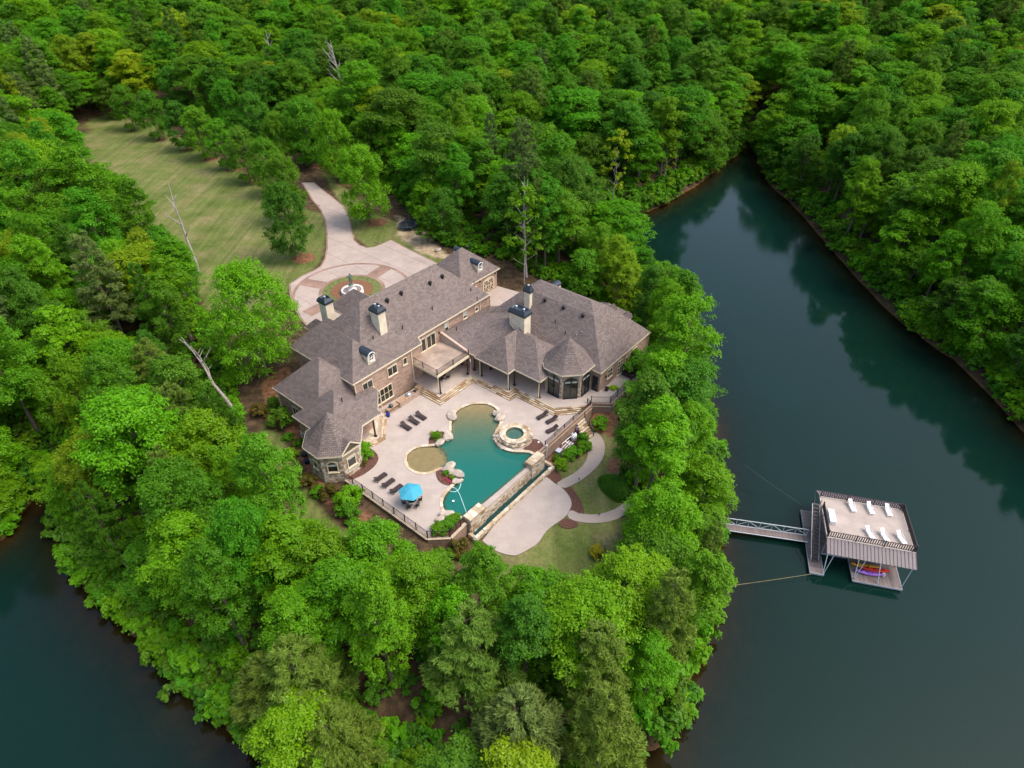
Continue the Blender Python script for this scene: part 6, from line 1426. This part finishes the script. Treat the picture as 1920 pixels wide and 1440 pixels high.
def trunk_mesh(seed, H, r=.28, limbs=7, mat=None, top_f=.8, spread=3.0, lean=0.0, start=.4, n=6):
    rg = random.Random(seed); b = B(); pts = [(0,0,-.6)]
    for k in range(1, 6): pts.append((rg.uniform(-.3,.3)*k*.3+lean*k, rg.uniform(-.3,.3)*k*.3, H*top_f*k/5))
    for i in range(5): b.tube(pts[i], pts[i+1], r*(1-i*.17), r*(1-(i+1)*.17), n)
    for k in range(limbs):
        t = start+(1-start)*k/limbs*.95; j = min(int(t*5), 4); p = Vector(pts[j]).lerp(Vector(pts[j+1]), t*5-j); a = k*2.4+rg.random(); L_ = spread*(1.1-t*.7)*rg.uniform(.7,1.2)
        q = p + Vector((math.cos(a)*L_*.5, math.sin(a)*L_*.5, L_*.32)); e = q + Vector((math.cos(a+.4)*L_*.5, math.sin(a+.4)*L_*.5, L_*.45)); e2 = q + Vector((math.cos(a-.7)*L_*.4, math.sin(a-.7)*L_*.4, L_*.25))
        b.tube(p, q, r*.38, r*.24, 5); b.tube(q, e, r*.24, r*.07, 4); b.tube(q, e2, r*.2, r*.06, 4)
    return b.mesh('trunk', mat or M_bark, recalc=False)
# prototypes: (crown mesh, trunk mesh, crown radius, height)
PB = []
for k, (r, H, zf, nc, nl, sz, sh) in enumerate([(4.6,17,.30,70,30000,.25,'round'),(5.2,18,.34,84,36000,.26,'round'),(3.9,17,.25,66,27000,.25,'oval'),(4.4,19,.32,60,27000,.26,'round'),(5.6,16,.30,95,40000,.25,'round'),(3.5,18,.22,60,24000,.25,'oval'),(4.6,13,.06,75,30000,.25,'oval'),(4.0,11,.05,60,25000,.25,'round')]):
    PB.append((broadleaf(100+k, r, H, zf, nc, nl, sz, sh), trunk_mesh(100+k, H, .26+.02*k, 8, spread=r*.8), r, H))
PP = [(pine(200, 4.4, 20, 60, 105), trunk_mesh(200, 20, .28, 9, top_f=.95, spread=2.8, start=.35), 4.4, 20), (pine(201, 3.6, 21, 58, 95), trunk_mesh(201, 21, .26, 9, top_f=.95, spread=2.4, start=.4), 3.6, 21),
      (pine(202, 5.0, 15, 56, 115, 'grey green', True), trunk_mesh(202, 15, .24, 9, top_f=.95, spread=3.5, start=.2), 5.0, 15)]
PL = [(broadleaf(300, 3.6, 9.5, .10, 60, 22000, .22, 'oval'), trunk_mesh(300, 9.5, .16, 6, spread=2), 3.6, 9.5), (broadleaf(301, 4.4, 10.5, .08, 70, 28000, .22, 'oval'), trunk_mesh(301, 10.5, .17, 6, spread=2.4), 4.4, 10.5)]
PBIRCH = (broadleaf(310, 6.2, 14.5, .06, 130, 46000, .22, 'oval'), trunk_mesh(310, 14.5, .16, 12, spread=4.2, start=.15, mat=nmat('birch_bark', (.38,.32,.27), .9)), 6.2, 14.5)
PAIRY = (broadleaf(320, 3.0, 16, .30, 34, 4200, .30, 'oval'), trunk_mesh(320, 16, .12, 12, spread=2.6, start=.25, mat=M_dead), 3.0, 16)
def tree(name, proto, u, v, z, sx, sz, rot, tone, lb, cat='tree', group=None):
    cm, tm_, r, H = proto; t = root(name, lb, cat, u, v, z, rot, group)
    c = obj('crown', cm, t, (0,0,0), 0.0, (sx,sx,sz)); 
    if tone: c.material_slots[0].link = 'OBJECT'; c.material_slots[0].material = LEAF[tone]
    obj('trunk', tm_, t, (0,0,0), 0.0, (min(sx,1.2),min(sx,1.2),sz)); return t
CAMP = R(37.84)
def px(x, y, z):
    """where a point shows in the photograph, for wording labels only"""
    dz = z-70; c = y*math.cos(CAMP) - dz*math.sin(CAMP); 
    return 960+1210*x/c, 720-1210*(y*math.sin(CAMP)+dz*math.cos(CAMP))/c, c
rg = random.Random(21)
taken = []
ORD = ['', 'second ', 'third ', 'fourth ', 'fifth ', 'sixth ', 'seventh ', 'eighth ', 'ninth ', 'tenth ', 'eleventh ', 'twelfth ', 'thirteenth ', 'fourteenth ', 'fifteenth ', 'sixteenth '] + [x+' ' for x in 'seventeenth eighteenth nineteenth twentieth twenty-first twenty-second twenty-third twenty-fourth twenty-fifth twenty-sixth twenty-seventh twenty-eighth twenty-ninth thirtieth'.split()]
# lawn and drive trees
LT = ['ovoid tree beside the driveway loop, lowest of the row','ovoid tree directly above the lowest one by the driveway loop','ovoid tree at the corner where the lawn row turns to the driveway','ovoid tree in the lawn row, next up from the corner','small ovoid tree in the lawn row, second up from the corner','broad ovoid tree in the middle of the lawn row','ovoid tree just past the middle of the lawn row','ovoid tree in the lawn row, third from the far tip','ovoid tree in the lawn row, second from the far tip','ovoid tree at the far tip of the mown lawn',
 'ovoid tree at the driveway end of the second row','largest ovoid tree, behind the driveway bend','ovoid tree in the second row, second from the driveway','ovoid tree in the middle of the second row','ovoid tree in the second row, second from its far end','ovoid tree at the far end of the second row','big tree between driveway and trampoline','tree behind the one beside the trampoline','tree at the top of the visible driveway']
for k, ((u, v), r, h, kd) in enumerate(T['lawn_trees']):
    pr = PL[1] if r > 4 else PL[0]; tone = 'bright green' if kd == 1 else ('mid green' if k % 3 else 'dark green')
    tree('lawn_tree', pr, u, v, 7.95, 1.0*r/pr[2], 1.35*h/pr[3], rg.uniform(0,6), tone, tone + ' ' + LT[k], group='ovoid trees planted along lawn and drive'); taken.append((u, v, r*1.25))
(u, v), r, h, kd = T['yard_trees'][0]; tree('river_birch', PBIRCH, u, v, 7.0, 1.12, 1.35, .5, 'bright green', 'large fine-leaved bright tree against the left corner of the house'); taken.append((u, v, 8.5)); taken.append((u-7, v-6, 4.0))
(u, v), r, h, kd = T['yard_trees'][1]; tree('cedar_tree', (PP[0][0], PP[0][1], 4.4, 20), u, v, 7.9, .6, .36, .5, 'dark green', 'small dark conifer beside the trampoline'); taken.append((u, v, 2.0))
for lb, (u, v), z, kp, sx, sz, tone in (('great olive pine in the middle of the wooded point below the patio',(-28.1,32.1),4.3,0,1.05,.68,'olive green'),('tall grey green pine right of the great olive one',(-21.7,42.4),4.0,1,1.0,.66,'olive green'),('grey pine above the tall grey green one',(-14.4,41.4),4.0,0,.7,.6,'grey green'),
    ('feathery pale conifer on the left shore of the point',(-41.6,18.3),1.5,2,.85,.75,'olive green'),('feathery conifer at the lower left of the point',(-41.2,27.0),1.5,2,.8,.75,'olive green'),('dark pine at the water edge above the gangway',(35.6,22.6),2.5,0,.75,.6,'olive green')):
    tree('pine_tree', PP[kp], u, v, z, sx, sz, rg.uniform(0,6), tone, lb, group='woodland trees round the lake'); taken.append((u, v, 4.0*sx))
FTL = ['just outside the left deck fence','below the left deck fence, towards the point','outside the left garden stairs','straight below the clipped olive dome','overlapping the lower edge of the lower patio','below the lower path mulch beds','on the lake side of the lower path','between the patio grass and the east shore']
for k, (u, v) in enumerate(T['front_trees']):
    kp = (6,0,6,7,6,0,6,4)[k]; pr = PB[kp]; sx = (1.0,.95,1.0,.75,1.05,.95,1.0,.9)[k]
    tree('broadleaf_tree', pr, u, v, 4.2, sx, 13.5/pr[3]*(.85 if k == 4 else 1), rg.uniform(0,6), 'bright green', 'bright green broadleaf tree ' + FTL[k], group='woodland trees round the lake'); taken.append((u, v, 3.6*sx))
taken += [(85,-125,6.0),(84,-160,6.0),(86,-119,4),(80,-120,4)]
# the woods: a jittered grid over the land
H_ = []
def add_row(x, y, spacing):
    return
cells = []
y = 14.0
while y < 520:
    sp = 6.2 if y < 120 else (7.6 if y < 170 else 9.2)
    xm = y*.90+45; x = -xm
    while x < xm:
        cells.append((x+rg.uniform(-.42,.42)*sp, y+rg.uniform(-.42,.42)*sp, sp)); x += sp
    y += sp*.94
cx = np.array([c[0] for c in cells]); cy = np.array([c[1] for c in cells]); cu, cv = tofrom(cx, cy)
de = np.minimum(sdist(cu, cv, EASTW), sdist(cu, cv, WESTW)); dc = sdist(cu, cv, clearing); zz = ground(cu, cv)
edge_lawn = [(-34,-75),(-40,-70),(60,-150),(66,-146)]
WOODS = []
# views kept open in the photograph: lake, cove, lawn, drive, yard, terrace
OPEN = [[(1195,470),(1190,430),(1240,400),(1300,365),(1385,290),(1400,262),(1425,300),(1450,360),(1520,430),(1640,560),(1720,630),(1800,700),(1940,830),(2100,1500),(1250,1500),(1300,1330),(1320,1220),(1355,1130),(1362,1030),(1345,965),(1365,920),(1410,860),(1405,800),(1365,700),(1355,600),(1290,520),(1280,490)],
 [(1050,392),(1085,384),(1140,392),(1205,400),(1190,440),(1120,425)], [(-100,1060),(0,1025),(90,930),(130,870),(180,875),(130,930),(115,970),(190,1050),(260,1100),(300,1180),(370,1250),(440,1310),(500,1400),(540,1500),(-100,1500)],
 [(150,285),(190,228),(240,235),(330,290),(450,350),(520,400),(600,420),(600,480),(560,520),(410,545),(330,460),(250,350)], [(585,330),(620,335),(680,420),(760,400),(860,480),(940,470),(1000,520),(1200,600),(1215,660),(1150,760),(1190,950),(1060,1070),(985,1035),(940,1045),(860,1020),(800,1015),(630,900),(590,850),(560,900),(510,860),(500,700),(560,600)]]
for i in range(len(cells)):
    if de[i] < .2 or dc[i] < 1.3: continue
    if abs(zz[i]) > 60: continue
    u, v = float(cu[i]), float(cv[i])
    if any(math.hypot(u-a, v-b_) < r_ for a, b_, r_ in taken): continue
    ex = px(cx[i], cy[i], zz[i]+9)
    if ex[2] < 5 or ex[0] < -260 or ex[0] > 2180 or ex[1] > 1800: continue
    near_shore = de[i] < 6; near_clear = dc[i] < 5
    t = rg.random(); y_ = cy[i]
    tip = (y_ < 62 and abs(cx[i]) < 26)
    if t < (.13 if tip else .07): kind = 'pine'
    else: kind = 'broad'
    tone = rg.choices(['bright green','mid green','dark green','yellow green'], [.40,.38,.14,.08] if y_ < 130 else [.24,.44,.26,.06])[0]
    if kind == 'pine': tone = rg.choice(['olive green','olive green','dark green','grey green'] if not tip else ['olive green','grey green','olive green'])
    proto = (rg.choice((2,5,6,6,7,6)) if (near_shore or near_clear) else rg.randrange(6)) if kind == 'broad' else (rg.randrange(2) if rg.random() < .7 or not tip else 2)
    s = rg.uniform(.68, 1.30)*(.95 if near_shore else 1)*(.95 if near_clear else 1); sz = rg.uniform(.72, 1.22)*(.88 if near_shore else 1)*(.95 if near_clear else 1)
    if kind == 'pine': s *= .95
    fit = 0
    for shr in (1.0, .8, .64, .5):
        H0 = (PB if kind == 'broad' else PP)[proto]; hh = H0[3]*sz*shr; rr = H0[2]*s*shr; bad = False
        for fx, fz in ((0,.93),(.75,.6),(-.75,.6),(.6,.35),(-.6,.35)):
            qx, qy, _c = px(cx[i]+fx*rr, cy[i], zz[i]+fz*hh)
            if any(float(sdist(np.array([qx]), np.array([qy]), op)[0]) < -7 for op in OPEN if op[0][0] < 1e9): bad = True; break
        if not bad: fit = shr; break
    if not fit: continue
    s *= fit; sz *= fit
    WOODS.append(dict(u=u, v=v, x=float(cx[i]), y=float(cy[i]), z=float(zz[i]), kind=kind, tone=tone, proto=proto, s=s*(cells[i][2]/6.8), sz=sz, rot=rg.uniform(0,6.28), depth=ex[2], px=ex[0], py=ex[1]))
# the ones that show largest are trees of their own
for t in WOODS:
    if t['y'] > 120: t['sz'] *= 1.08
WOODS.sort(key=lambda t: t['depth'])
inframe = lambda t: -60 < t['px'] < 1980 and -40 < t['py'] < 1500
singles = []; rest = []; nb = npn = 0
for t in WOODS:
    if t['kind'] == 'broad' and nb < 296 and inframe(t): singles.append(t); nb += 1
    elif t['kind'] == 'pine' and npn < 60 and nb < 296 and inframe(t): singles.append(t); npn += 1
    else: rest.append(t)
LM = [('gangway',1345,975),('sun deck of the dock',1620,960),('tan mooring rope',1420,1095),('sandy shallows at the bottom',1190,1400),('bottom left sandy spot',665,1420),('patio umbrella',772,915),('lower patio edge',960,1030),('clipped green hedge',1150,910),
 ('hot tub',965,815),('round terrace bush',1195,680),('peak of the right wing',1020,522),('garage roof',880,465),('trampoline',765,415),('statue fountain',640,535),('river birch crown',485,590),('two-stemmed snag',400,700),('wheeled bins',575,858),('left turret',620,860),
 ('left garden stairs',680,930),('far tip of the lawn',180,210),('dead forked trunk',340,430),('left photo edge',0,700),('dark cove at the left',130,900),('upper left edge',0,300),('top left corner',0,0),('pale snag above the drive',640,150),('thin snag by the lawn',510,140),
 ('small inlet behind the house',1090,380),('head of the narrow inlet',1400,240),('far bank opposite the dock',1850,760),('bank below the inlet',1560,460),('right photo edge',1919,620),('upper right edge',1919,300),('brown far bank',1640,540),('bottom edge, centre',900,1439),('left cove shore',380,1230),('bare trunk behind the chimneys',980,440),('near lawn border',280,420),('middle of the west bank',250,1050)]
cnt = {}
for t in singles:
    hz_ = t['z'] + (PB if t['kind'] == 'broad' else PP)[t['proto']][3]*t['sz']*.75; qx, qy, _ = px(t['x'], t['y'], hz_)
    best = min(LM, key=lambda l: math.hypot(l[1]-qx, l[2]-qy)); t['lm'] = best[0]; t['ld'] = math.hypot(best[1]-qx, best[2]-qy)
for t in sorted(singles, key=lambda t: t['ld']):
    k = (t['lm'], t['tone'], t['kind']); n = cnt.get(k, 0); cnt[k] = n+1
    t['lb'] = f"{t['tone']} {'broadleaf' if t['kind']=='broad' else 'pine'}, {ORD[min(n,len(ORD)-1)]}nearest such tree to the {t['lm']}"
crowns = {}
for t in singles:
    pr = (PB if t['kind'] == 'broad' else PP)[t['proto']]
    o = tree('broadleaf_tree' if t['kind'] == 'broad' else 'pine_tree', pr, t['u'], t['v'], t['z']-.1, t['s'], t['sz'], t['rot'], t['tone'], t['lb'], group='woodland trees round the lake')
# the rest of the woods: one object, instanced on points
def woods_mass(name, lst, protos):
    me_ = bpy.data.meshes.new(name); n = len(lst); me_.vertices.add(n); me_.vertices.foreach_set('co', np.array([(t['x'],t['y'],t['z']-.1) for t in lst], np.float32).ravel())
    for nm, dt, ar in (('idx','INT',[t['idx'] for t in lst]),('rot','FLOAT',[t['rot'] for t in lst]),('s','FLOAT',[t['s'] for t in lst]),('sz','FLOAT',[t['sz'] for t in lst])):
        a = me_.attributes.new(nm, dt, 'POINT'); a.data.foreach_set('value', np.array(ar, np.int32 if dt == 'INT' else np.float32))
    o = obj(name, me_); g = bpy.data.node_groups.new(name, 'GeometryNodeTree'); g.interface.new_socket('Geometry', in_out='INPUT', socket_type='NodeSocketGeometry'); g.interface.new_socket('Geometry', in_out='OUTPUT', socket_type='NodeSocketGeometry')
    N, L = g.nodes, g.links; gi = N.new('NodeGroupInput'); go = N.new('NodeGroupOutput'); iop = N.new('GeometryNodeInstanceOnPoints'); jg = N.new('GeometryNodeJoinGeometry')
    # Join Geometry takes the last link first
    for p in reversed(protos):
        ni = N.new('GeometryNodeObjectInfo'); ni.inputs[0].default_value = p; ni.inputs['As Instance'].default_value = True; ni.transform_space = 'ORIGINAL'; L.new(ni.outputs['Geometry'], jg.inputs[0])
    L.new(jg.outputs[0], iop.inputs['Instance']); iop.inputs['Pick Instance'].default_value = True
    def na(nm, dt='FLOAT'):
        a = N.new('GeometryNodeInputNamedAttribute'); a.data_type = dt; a.inputs[0].default_value = nm; return a.outputs[0]
    L.new(na('idx','INT'), iop.inputs['Instance Index']); cr = N.new('ShaderNodeCombineXYZ'); L.new(na('rot'), cr.inputs[2]); L.new(cr.outputs[0], iop.inputs['Rotation'])
    cs = N.new('ShaderNodeCombineXYZ'); s_ = na('s'); L.new(s_, cs.inputs[0]); L.new(s_, cs.inputs[1]); L.new(na('sz'), cs.inputs[2]); L.new(cs.outputs[0], iop.inputs['Scale'])
    L.new(gi.outputs[0], iop.inputs['Points']); L.new(iop.outputs[0], go.inputs[0])
    md = o.modifiers.new('scatter', 'NODES'); md.node_group = g; return o
protos = []; pidx = {}
for kind, arr_ in (('broad', PB), ('pine', PP)):
    for k, pr in enumerate(arr_):
        for tone in (('bright green','mid green','dark green','yellow green') if kind == 'broad' else ('olive green','dark green','grey green')):
            if kind == 'broad' and tone in ('yellow green',) and k not in (0, 3): continue
            me_ = pr[0]
            po = bpy.data.objects.new('crown_source', me_); po.material_slots[0].link = 'OBJECT'; po.material_slots[0].material = LEAF[tone]
            pidx[(kind, k, tone)] = len(protos); protos.append(po)
for t in rest: t['idx'] = pidx.get((t['kind'], t['proto'], t['tone']), pidx.get((t['kind'], 0, t['tone'])))
rest = [t for t in rest if t['idx'] is not None]
wm = woods_mass('distant_woods', rest, protos); tag(wm, 'unbroken broadleaf woods filling the far hills', 'woods', kind='stuff')
print('TREES', len(singles), len(rest))
# undergrowth along the banks and under the trees
ug_r = np.random.default_rng(9); n = 11000
bx_ = ug_r.uniform(-110,130,n*4); by_ = ug_r.uniform(20,230,n*4); bu_, bv_ = tofrom(bx_, by_); dd = np.minimum(sdist(bu_, bv_, EASTW), sdist(bu_, bv_, WESTW)); dcl = sdist(bu_, bv_, clearing)
ok = (dd > .1) & (dcl > .8) & ((dd < 5) | (ug_r.random(len(dd)) < .25) | (dcl < 4)); bx_, by_, bu_, bv_ = bx_[ok][:n], by_[ok][:n], bu_[ok][:n], bv_[ok][:n]; bz_ = ground(bu_, bv_)
lst = [dict(x=float(a), y=float(b_), z=float(c), idx=int(ug_r.integers(3)), rot=float(ug_r.uniform(0,6)), s=float(s_), sz=float(s_)*float(ug_r.uniform(.7,1.2))) for a, b_, c, s_ in zip(bx_, by_, bz_, ug_r.uniform(.7,1.7,len(bx_))*np.where(dd[ok][:n] < 2.2, 1.45, 1.0))]
def shrub_mesh(seed, r, h, n, size, mat='mid green', nc=14):
    rng = np.random.default_rng(seed); p, nrm, sz, d = crown_arrays(rng, r, h*.12, h*.85, nc, n, size, 'round'); return cards('foliage', p, nrm, sz, LEAF[mat])
SH = [shrub_mesh(400+k, 1.0, 1.6, 1600, .22) for k in range(3)]
ps = []
for k, tone in enumerate(('mid green','dark green','bright green')):
    po = bpy.data.objects.new('shrub_source', SH[k]); po.material_slots[0].link = 'OBJECT'; po.material_slots[0].material = LEAF[tone]; ps.append(po)
ug = woods_mass('undergrowth', lst, ps); tag(ug, 'low undergrowth along the lake banks', 'undergrowth', kind='stuff')
# dead trees
def snag(lb, base, topp, H, seed, forks=6, r=.3, spread=4):
    t = root('dead_tree', lb, 'dead tree', base[0], base[1], base[2]); rg_ = random.Random(seed)
    lx, ly = topp[0]-base[0], -(topp[1]-base[1]); b = B(); pts = [Vector((lx*s+rg_.uniform(-.25,.25)*(s > 0), ly*s+rg_.uniform(-.25,.25)*(s > 0), H*s)) for s in (0,.2,.4,.6,.8,1)]
    for i in range(5): b.tube(pts[i], pts[i+1], r*(1-i*.18), r*(1-(i+1)*.18), 7)
    obj('trunk', b.mesh('trunk', M_dead), t)
    for k in range(forks):
        s = .45+.5*k/forks; j = int(s*5); p = pts[j].lerp(pts[min(j+1,5)], s*5-j); a = rg_.uniform(0,6.28); bb = B(); L_ = spread*rg_.uniform(.5,1)*(1.2-s)
        q = p+Vector((math.cos(a)*L_*.6, math.sin(a)*L_*.6, L_*.7)); e = q+Vector((math.cos(a+.5)*L_*.5, math.sin(a+.5)*L_*.5, L_*.7)); e2 = q+Vector((math.cos(a-.8)*L_*.5, math.sin(a-.8)*L_*.5, L_*.2))
        bb.tube(p, q, r*.36, r*.24, 5).tube(q, e, r*.24, r*.08, 4).tube(q, e2, r*.18, r*.05, 4); obj('branch', bb.mesh('branch', M_dead), t)
    return t
snag('dead forked trunk standing in front of the near side of the lawn', (-1.9,-66.0,7.0), (-1.5,-67.5), 19, 1, 4, .36, 4.5)
snag('tall pale snag with many broken arms above the driveway', (85,-125,9), (83,-126.5), 23, 2, 11, .62, 7)
snag('thin pale snag above the lawn row', (84,-160,9), (83,-161), 22, 3, 8, .55, 6)
snag('grey two-stemmed snag leaning beside the large tree left of the house', (-20.6,-23.1,6.8), (-22.5,-28.0), 12.5, 4, 5, .32, 4)
snag('twisted pale snag among the trees behind the chimneys', (40,-15,7), (41,-17), 20, 5, 9, .26, 4.5)
snag('pale snag between the twisted one and the small inlet', (67,-25.5,5), (64,-29), 16, 7, 6, .25, 4)
snag('pale dead tree in the near woods left of the lawn', (-3,-116,7), (-1,-116), 15, 8, 6, .28, 6)
snag('small bleached snag on the grass below the lower patio', (-5.2,33.6,4.9), (-5.6,33.3), 3.2, 9, 3, .09, 1.5)
tree('airy_tree', PAIRY, 91.5, -27, 1.0, 1.2, 1.35, 1, 'yellow green', 'thin airy yellow tree on the far bank, left of the inlet'); tree('airy_tree', PAIRY, 115.5, -25, 1.0, 1.1, 1.1, 2, 'yellow green', 'thin airy yellow tree on the far bank, nearest the inlet mouth')
tree('airy_tree', PAIRY, 38, -14, 7, 1.4, 1.25, 2, 'bright green', 'tall thin tree with a bare trunk rising behind the two dark chimneys'); tree('airy_tree', PAIRY, 148, 19, 3, 1.6, 1.15, 3, 'yellow green', 'lime green spreading tree on the far shore below the inlet')
# garden shrubs
def shrub(lb, u, v, z, sx, sz, tone, seed=0, name='shrub', cat='shrub', group=None):
    t = root(name, lb, cat, u, v, z, rg.uniform(0,6), group); c = obj('foliage', SHD[seed % len(SHD)], t, None, None, (sx,sx,sz)); c.material_slots[0].link = 'OBJECT'; c.material_slots[0].material = LEAF[tone]; return t
SHD = [shrub_mesh(500+k, 1.0, 1.8, 5500, .13, nc=26) for k in range(4)]
LEAF['burgundy'] = leaf_mat('leaf_burgundy', (.05,.015,.015), (.10,.03,.025)); LEAF['rusty green'] = leaf_mat('leaf_rusty', (.10,.09,.012), (.16,.13,.02)); LEAF['lime'] = leaf_mat('leaf_lime', (.26,.42,.01), (.38,.55,.02)); LEAF['gold'] = leaf_mat('leaf_gold', (.42,.38,.01), (.6,.52,.03)); LEAF['pink'] = leaf_mat('petal_pink', (.45,.04,.10), (.65,.10,.20))
sl_ = T['shrubs_left']
SHR = [('tall dark round holly beside the left wall',-18.2,-15.0,6.3,1.9,2.2,'dark green'),('low dark shrub right of the round holly',-18.9,-12.1,6.2,.9,.7,'mid green'),('dark shrub behind the round holly',-16.3,-19.6,6.6,1.2,1.1,'dark green'),('flowering red shrub left of the round holly',-18.2,-19.8,6.6,1.4,1.1,'rusty green'),
 ('dark clipped shrub in the corner behind the wheeled bins',-19.0,-9.6,6.2,.9,1.0,'dark green'),('yellow shrub next to the wheeled bins',-20.6,-8.6,6.1,1.0,.9,'lime'),('rusty rounded shrub at the foot of the stone turret',-22.4,-2.6,5.9,1.3,1.2,'rusty green'),('light green shrub under the turret window',-22.5,-.5,5.8,1.0,.8,'bright green'),('rusty shrub beneath the front of the turret',-22.0,1.2,5.8,1.3,1.3,'rusty green'),
 ('big green shrub between turret and left garden stairs',-20.8,4.0,5.6,1.9,1.7,'bright green'),('second green shrub beside the left garden stairs',-22.3,5.4,5.2,1.7,1.6,'mid green'),('green shrub in the curved bed beside the turret',-14.5,-.1,7.05,1.25,1.5,'bright green'),('small rusty shrub in the curved bed beside the turret',-15.9,.9,7.05,.6,.6,'rusty green'),
 ('bushy plant in the bed on the left pool bank',-5.6,4.7,7.05,.75,.6,'bright green'),('yellow flowers in the bed on the left pool bank',-5.4,3.7,7.05,.3,.35,'gold'),
 ('green tuft among the pink flowers',-9.9,10.9,7.05,.45,.4,'mid green'),('second green tuft among the pink flowers',-9.9,12.0,7.05,.4,.35,'mid green'),
 ('leafy plant at the lower left corner of the deck',-17.4,16.9,7.05,1.1,.6,'mid green'),('leafy plant beside the corner boulders',-16.0,17.3,7.05,1.1,.6,'mid green'),('leafy plant nearest the lower pier on the deck corner',-14.9,17.2,7.05,.8,.5,'mid green'),
 ('clipped olive dome below the catch basin',-17.2,20.3,4.8,1.4,1.5,'rusty green'),('green hedge shrub left of the olive dome',-19.4,19.4,4.7,1.6,1.3,'mid green'),('hedge shrub below the deck corner fence',-21.6,18.9,4.6,1.4,1.2,'bright green'),
 ('round shrub right of the garden stairs',13.2,20.6,5.3,1.3,1.0,'mid green'),('small shrub in the straw bed right of the stairs',13.8,23.4,5.1,.7,.6,'mid green'),('round green shrub at the tip of the pump bed',2.6,20.9,5.0,1.0,.9,'bright green'),('shrub hiding the foot of the filter tank',8.9,20.4,5.0,1.0,1.1,'mid green'),('shrub along the pump bed beside the path bend',7.9,21.3,5.0,1.1,.9,'bright green'),
 ('shrub in the middle of the pump bed',6.3,20.9,5.0,1.1,.8,'bright green'),('low shrub below the white pipework',4.8,20.6,5.0,1.0,.8,'bright green'),('low shrub at the corner of the pump bed',3.6,19.4,5.0,.6,.5,'mid green'),
 ('large round bush at the end of the right wing wall',26.6,18.4,6.6,2.9,2.4,'mid green'),('burgundy shrub outside the terrace fence',21.6,22.4,5.4,1.7,1.2,'burgundy'),('burgundy shrub nearer the lower lawn',16.2,23.6,5.2,1.5,1.1,'burgundy'),
 ('small gold shrub beside the lower lawn edge',9.7,27.9,4.9,.6,.6,'gold'),('dark shrub behind the gold one',12.0,28.2,4.9,1.4,1.1,'dark green'),('loose green shrub on the shady side of the gold one',8.0,31.0,4.8,1.4,1.0,'mid green'),('gold-leaved shrub at the lower edge of the patio grass',-6.6,33.0,4.9,.9,.9,'gold'),
 ('lime green plant beside the black pot',19.7,18.6,7.6,.75,.28,'lime')]
for k, (lb, u, v, z, sx, sz, tone) in enumerate(SHR): shrub(lb, u, v, z, sx, sz, tone, k)
hd_ = T['hedge_r']; cu_ = sum(p[0] for p in hd_)/len(hd_); cv_ = sum(p[1] for p in hd_)/len(hd_)
hr = root('clipped_hedge', 'broad low green groundcover hedge in the curve of the two paths', 'hedge', cu_, cv_, 4.95)
rng = np.random.default_rng(77); pu = rng.uniform(min(p[0] for p in hd_), max(p[0] for p in hd_), 26000); pvv = rng.uniform(min(p[1] for p in hd_), max(p[1] for p in hd_), 26000); ed = -sdist(pu, pvv, smooth(hd_, 2)); k_ = ed > 0; pu, pvv, ed = pu[k_], pvv[k_], ed[k_]
hz2 = .75*(1-np.exp(-ed/.35))*(.9+.15*vnoise(pu*3, pvv*3, 2)) + rng.uniform(-.1,.05,len(pu)); p3 = np.stack([pu-cu_, -(pvv-cv_), np.maximum(hz2,.02)],1); nn = rng.normal(size=p3.shape)*.5+np.array([0,0,1.]); nn /= np.linalg.norm(nn,axis=1)[:,None]
obj('foliage', cards('foliage', p3, nn, rng.uniform(.1,.2,len(p3)), LEAF['dark green']), hr)
# pink flowers in the south bed
fl_ = root('pink_flowers', 'pink flowers in the bed beside the pool hose', 'flowers', -10.2, 11.6, 7.05); bd_ = T['bed_pool_south']; rng = np.random.default_rng(3); pu = rng.uniform(min(p[0] for p in bd_), max(p[0] for p in bd_), 900); pvv = rng.uniform(min(p[1] for p in bd_), max(p[1] for p in bd_), 900)
k_ = (sdist(pu, pvv, bd_) < -.3) & (vnoise(pu*4, pvv*4, 3) > .0); p3 = np.stack([pu[k_]+10.2, -(pvv[k_]-11.6), rng.uniform(.05,.25,k_.sum())],1); nn = rng.normal(size=p3.shape)*.4+np.array([0,0,1.]); nn /= np.linalg.norm(nn,axis=1)[:,None]
obj('petals', cards('petals', p3, nn, rng.uniform(.08,.16,len(p3)), LEAF['pink'], 1), fl_)['kind'] = 'stuff'
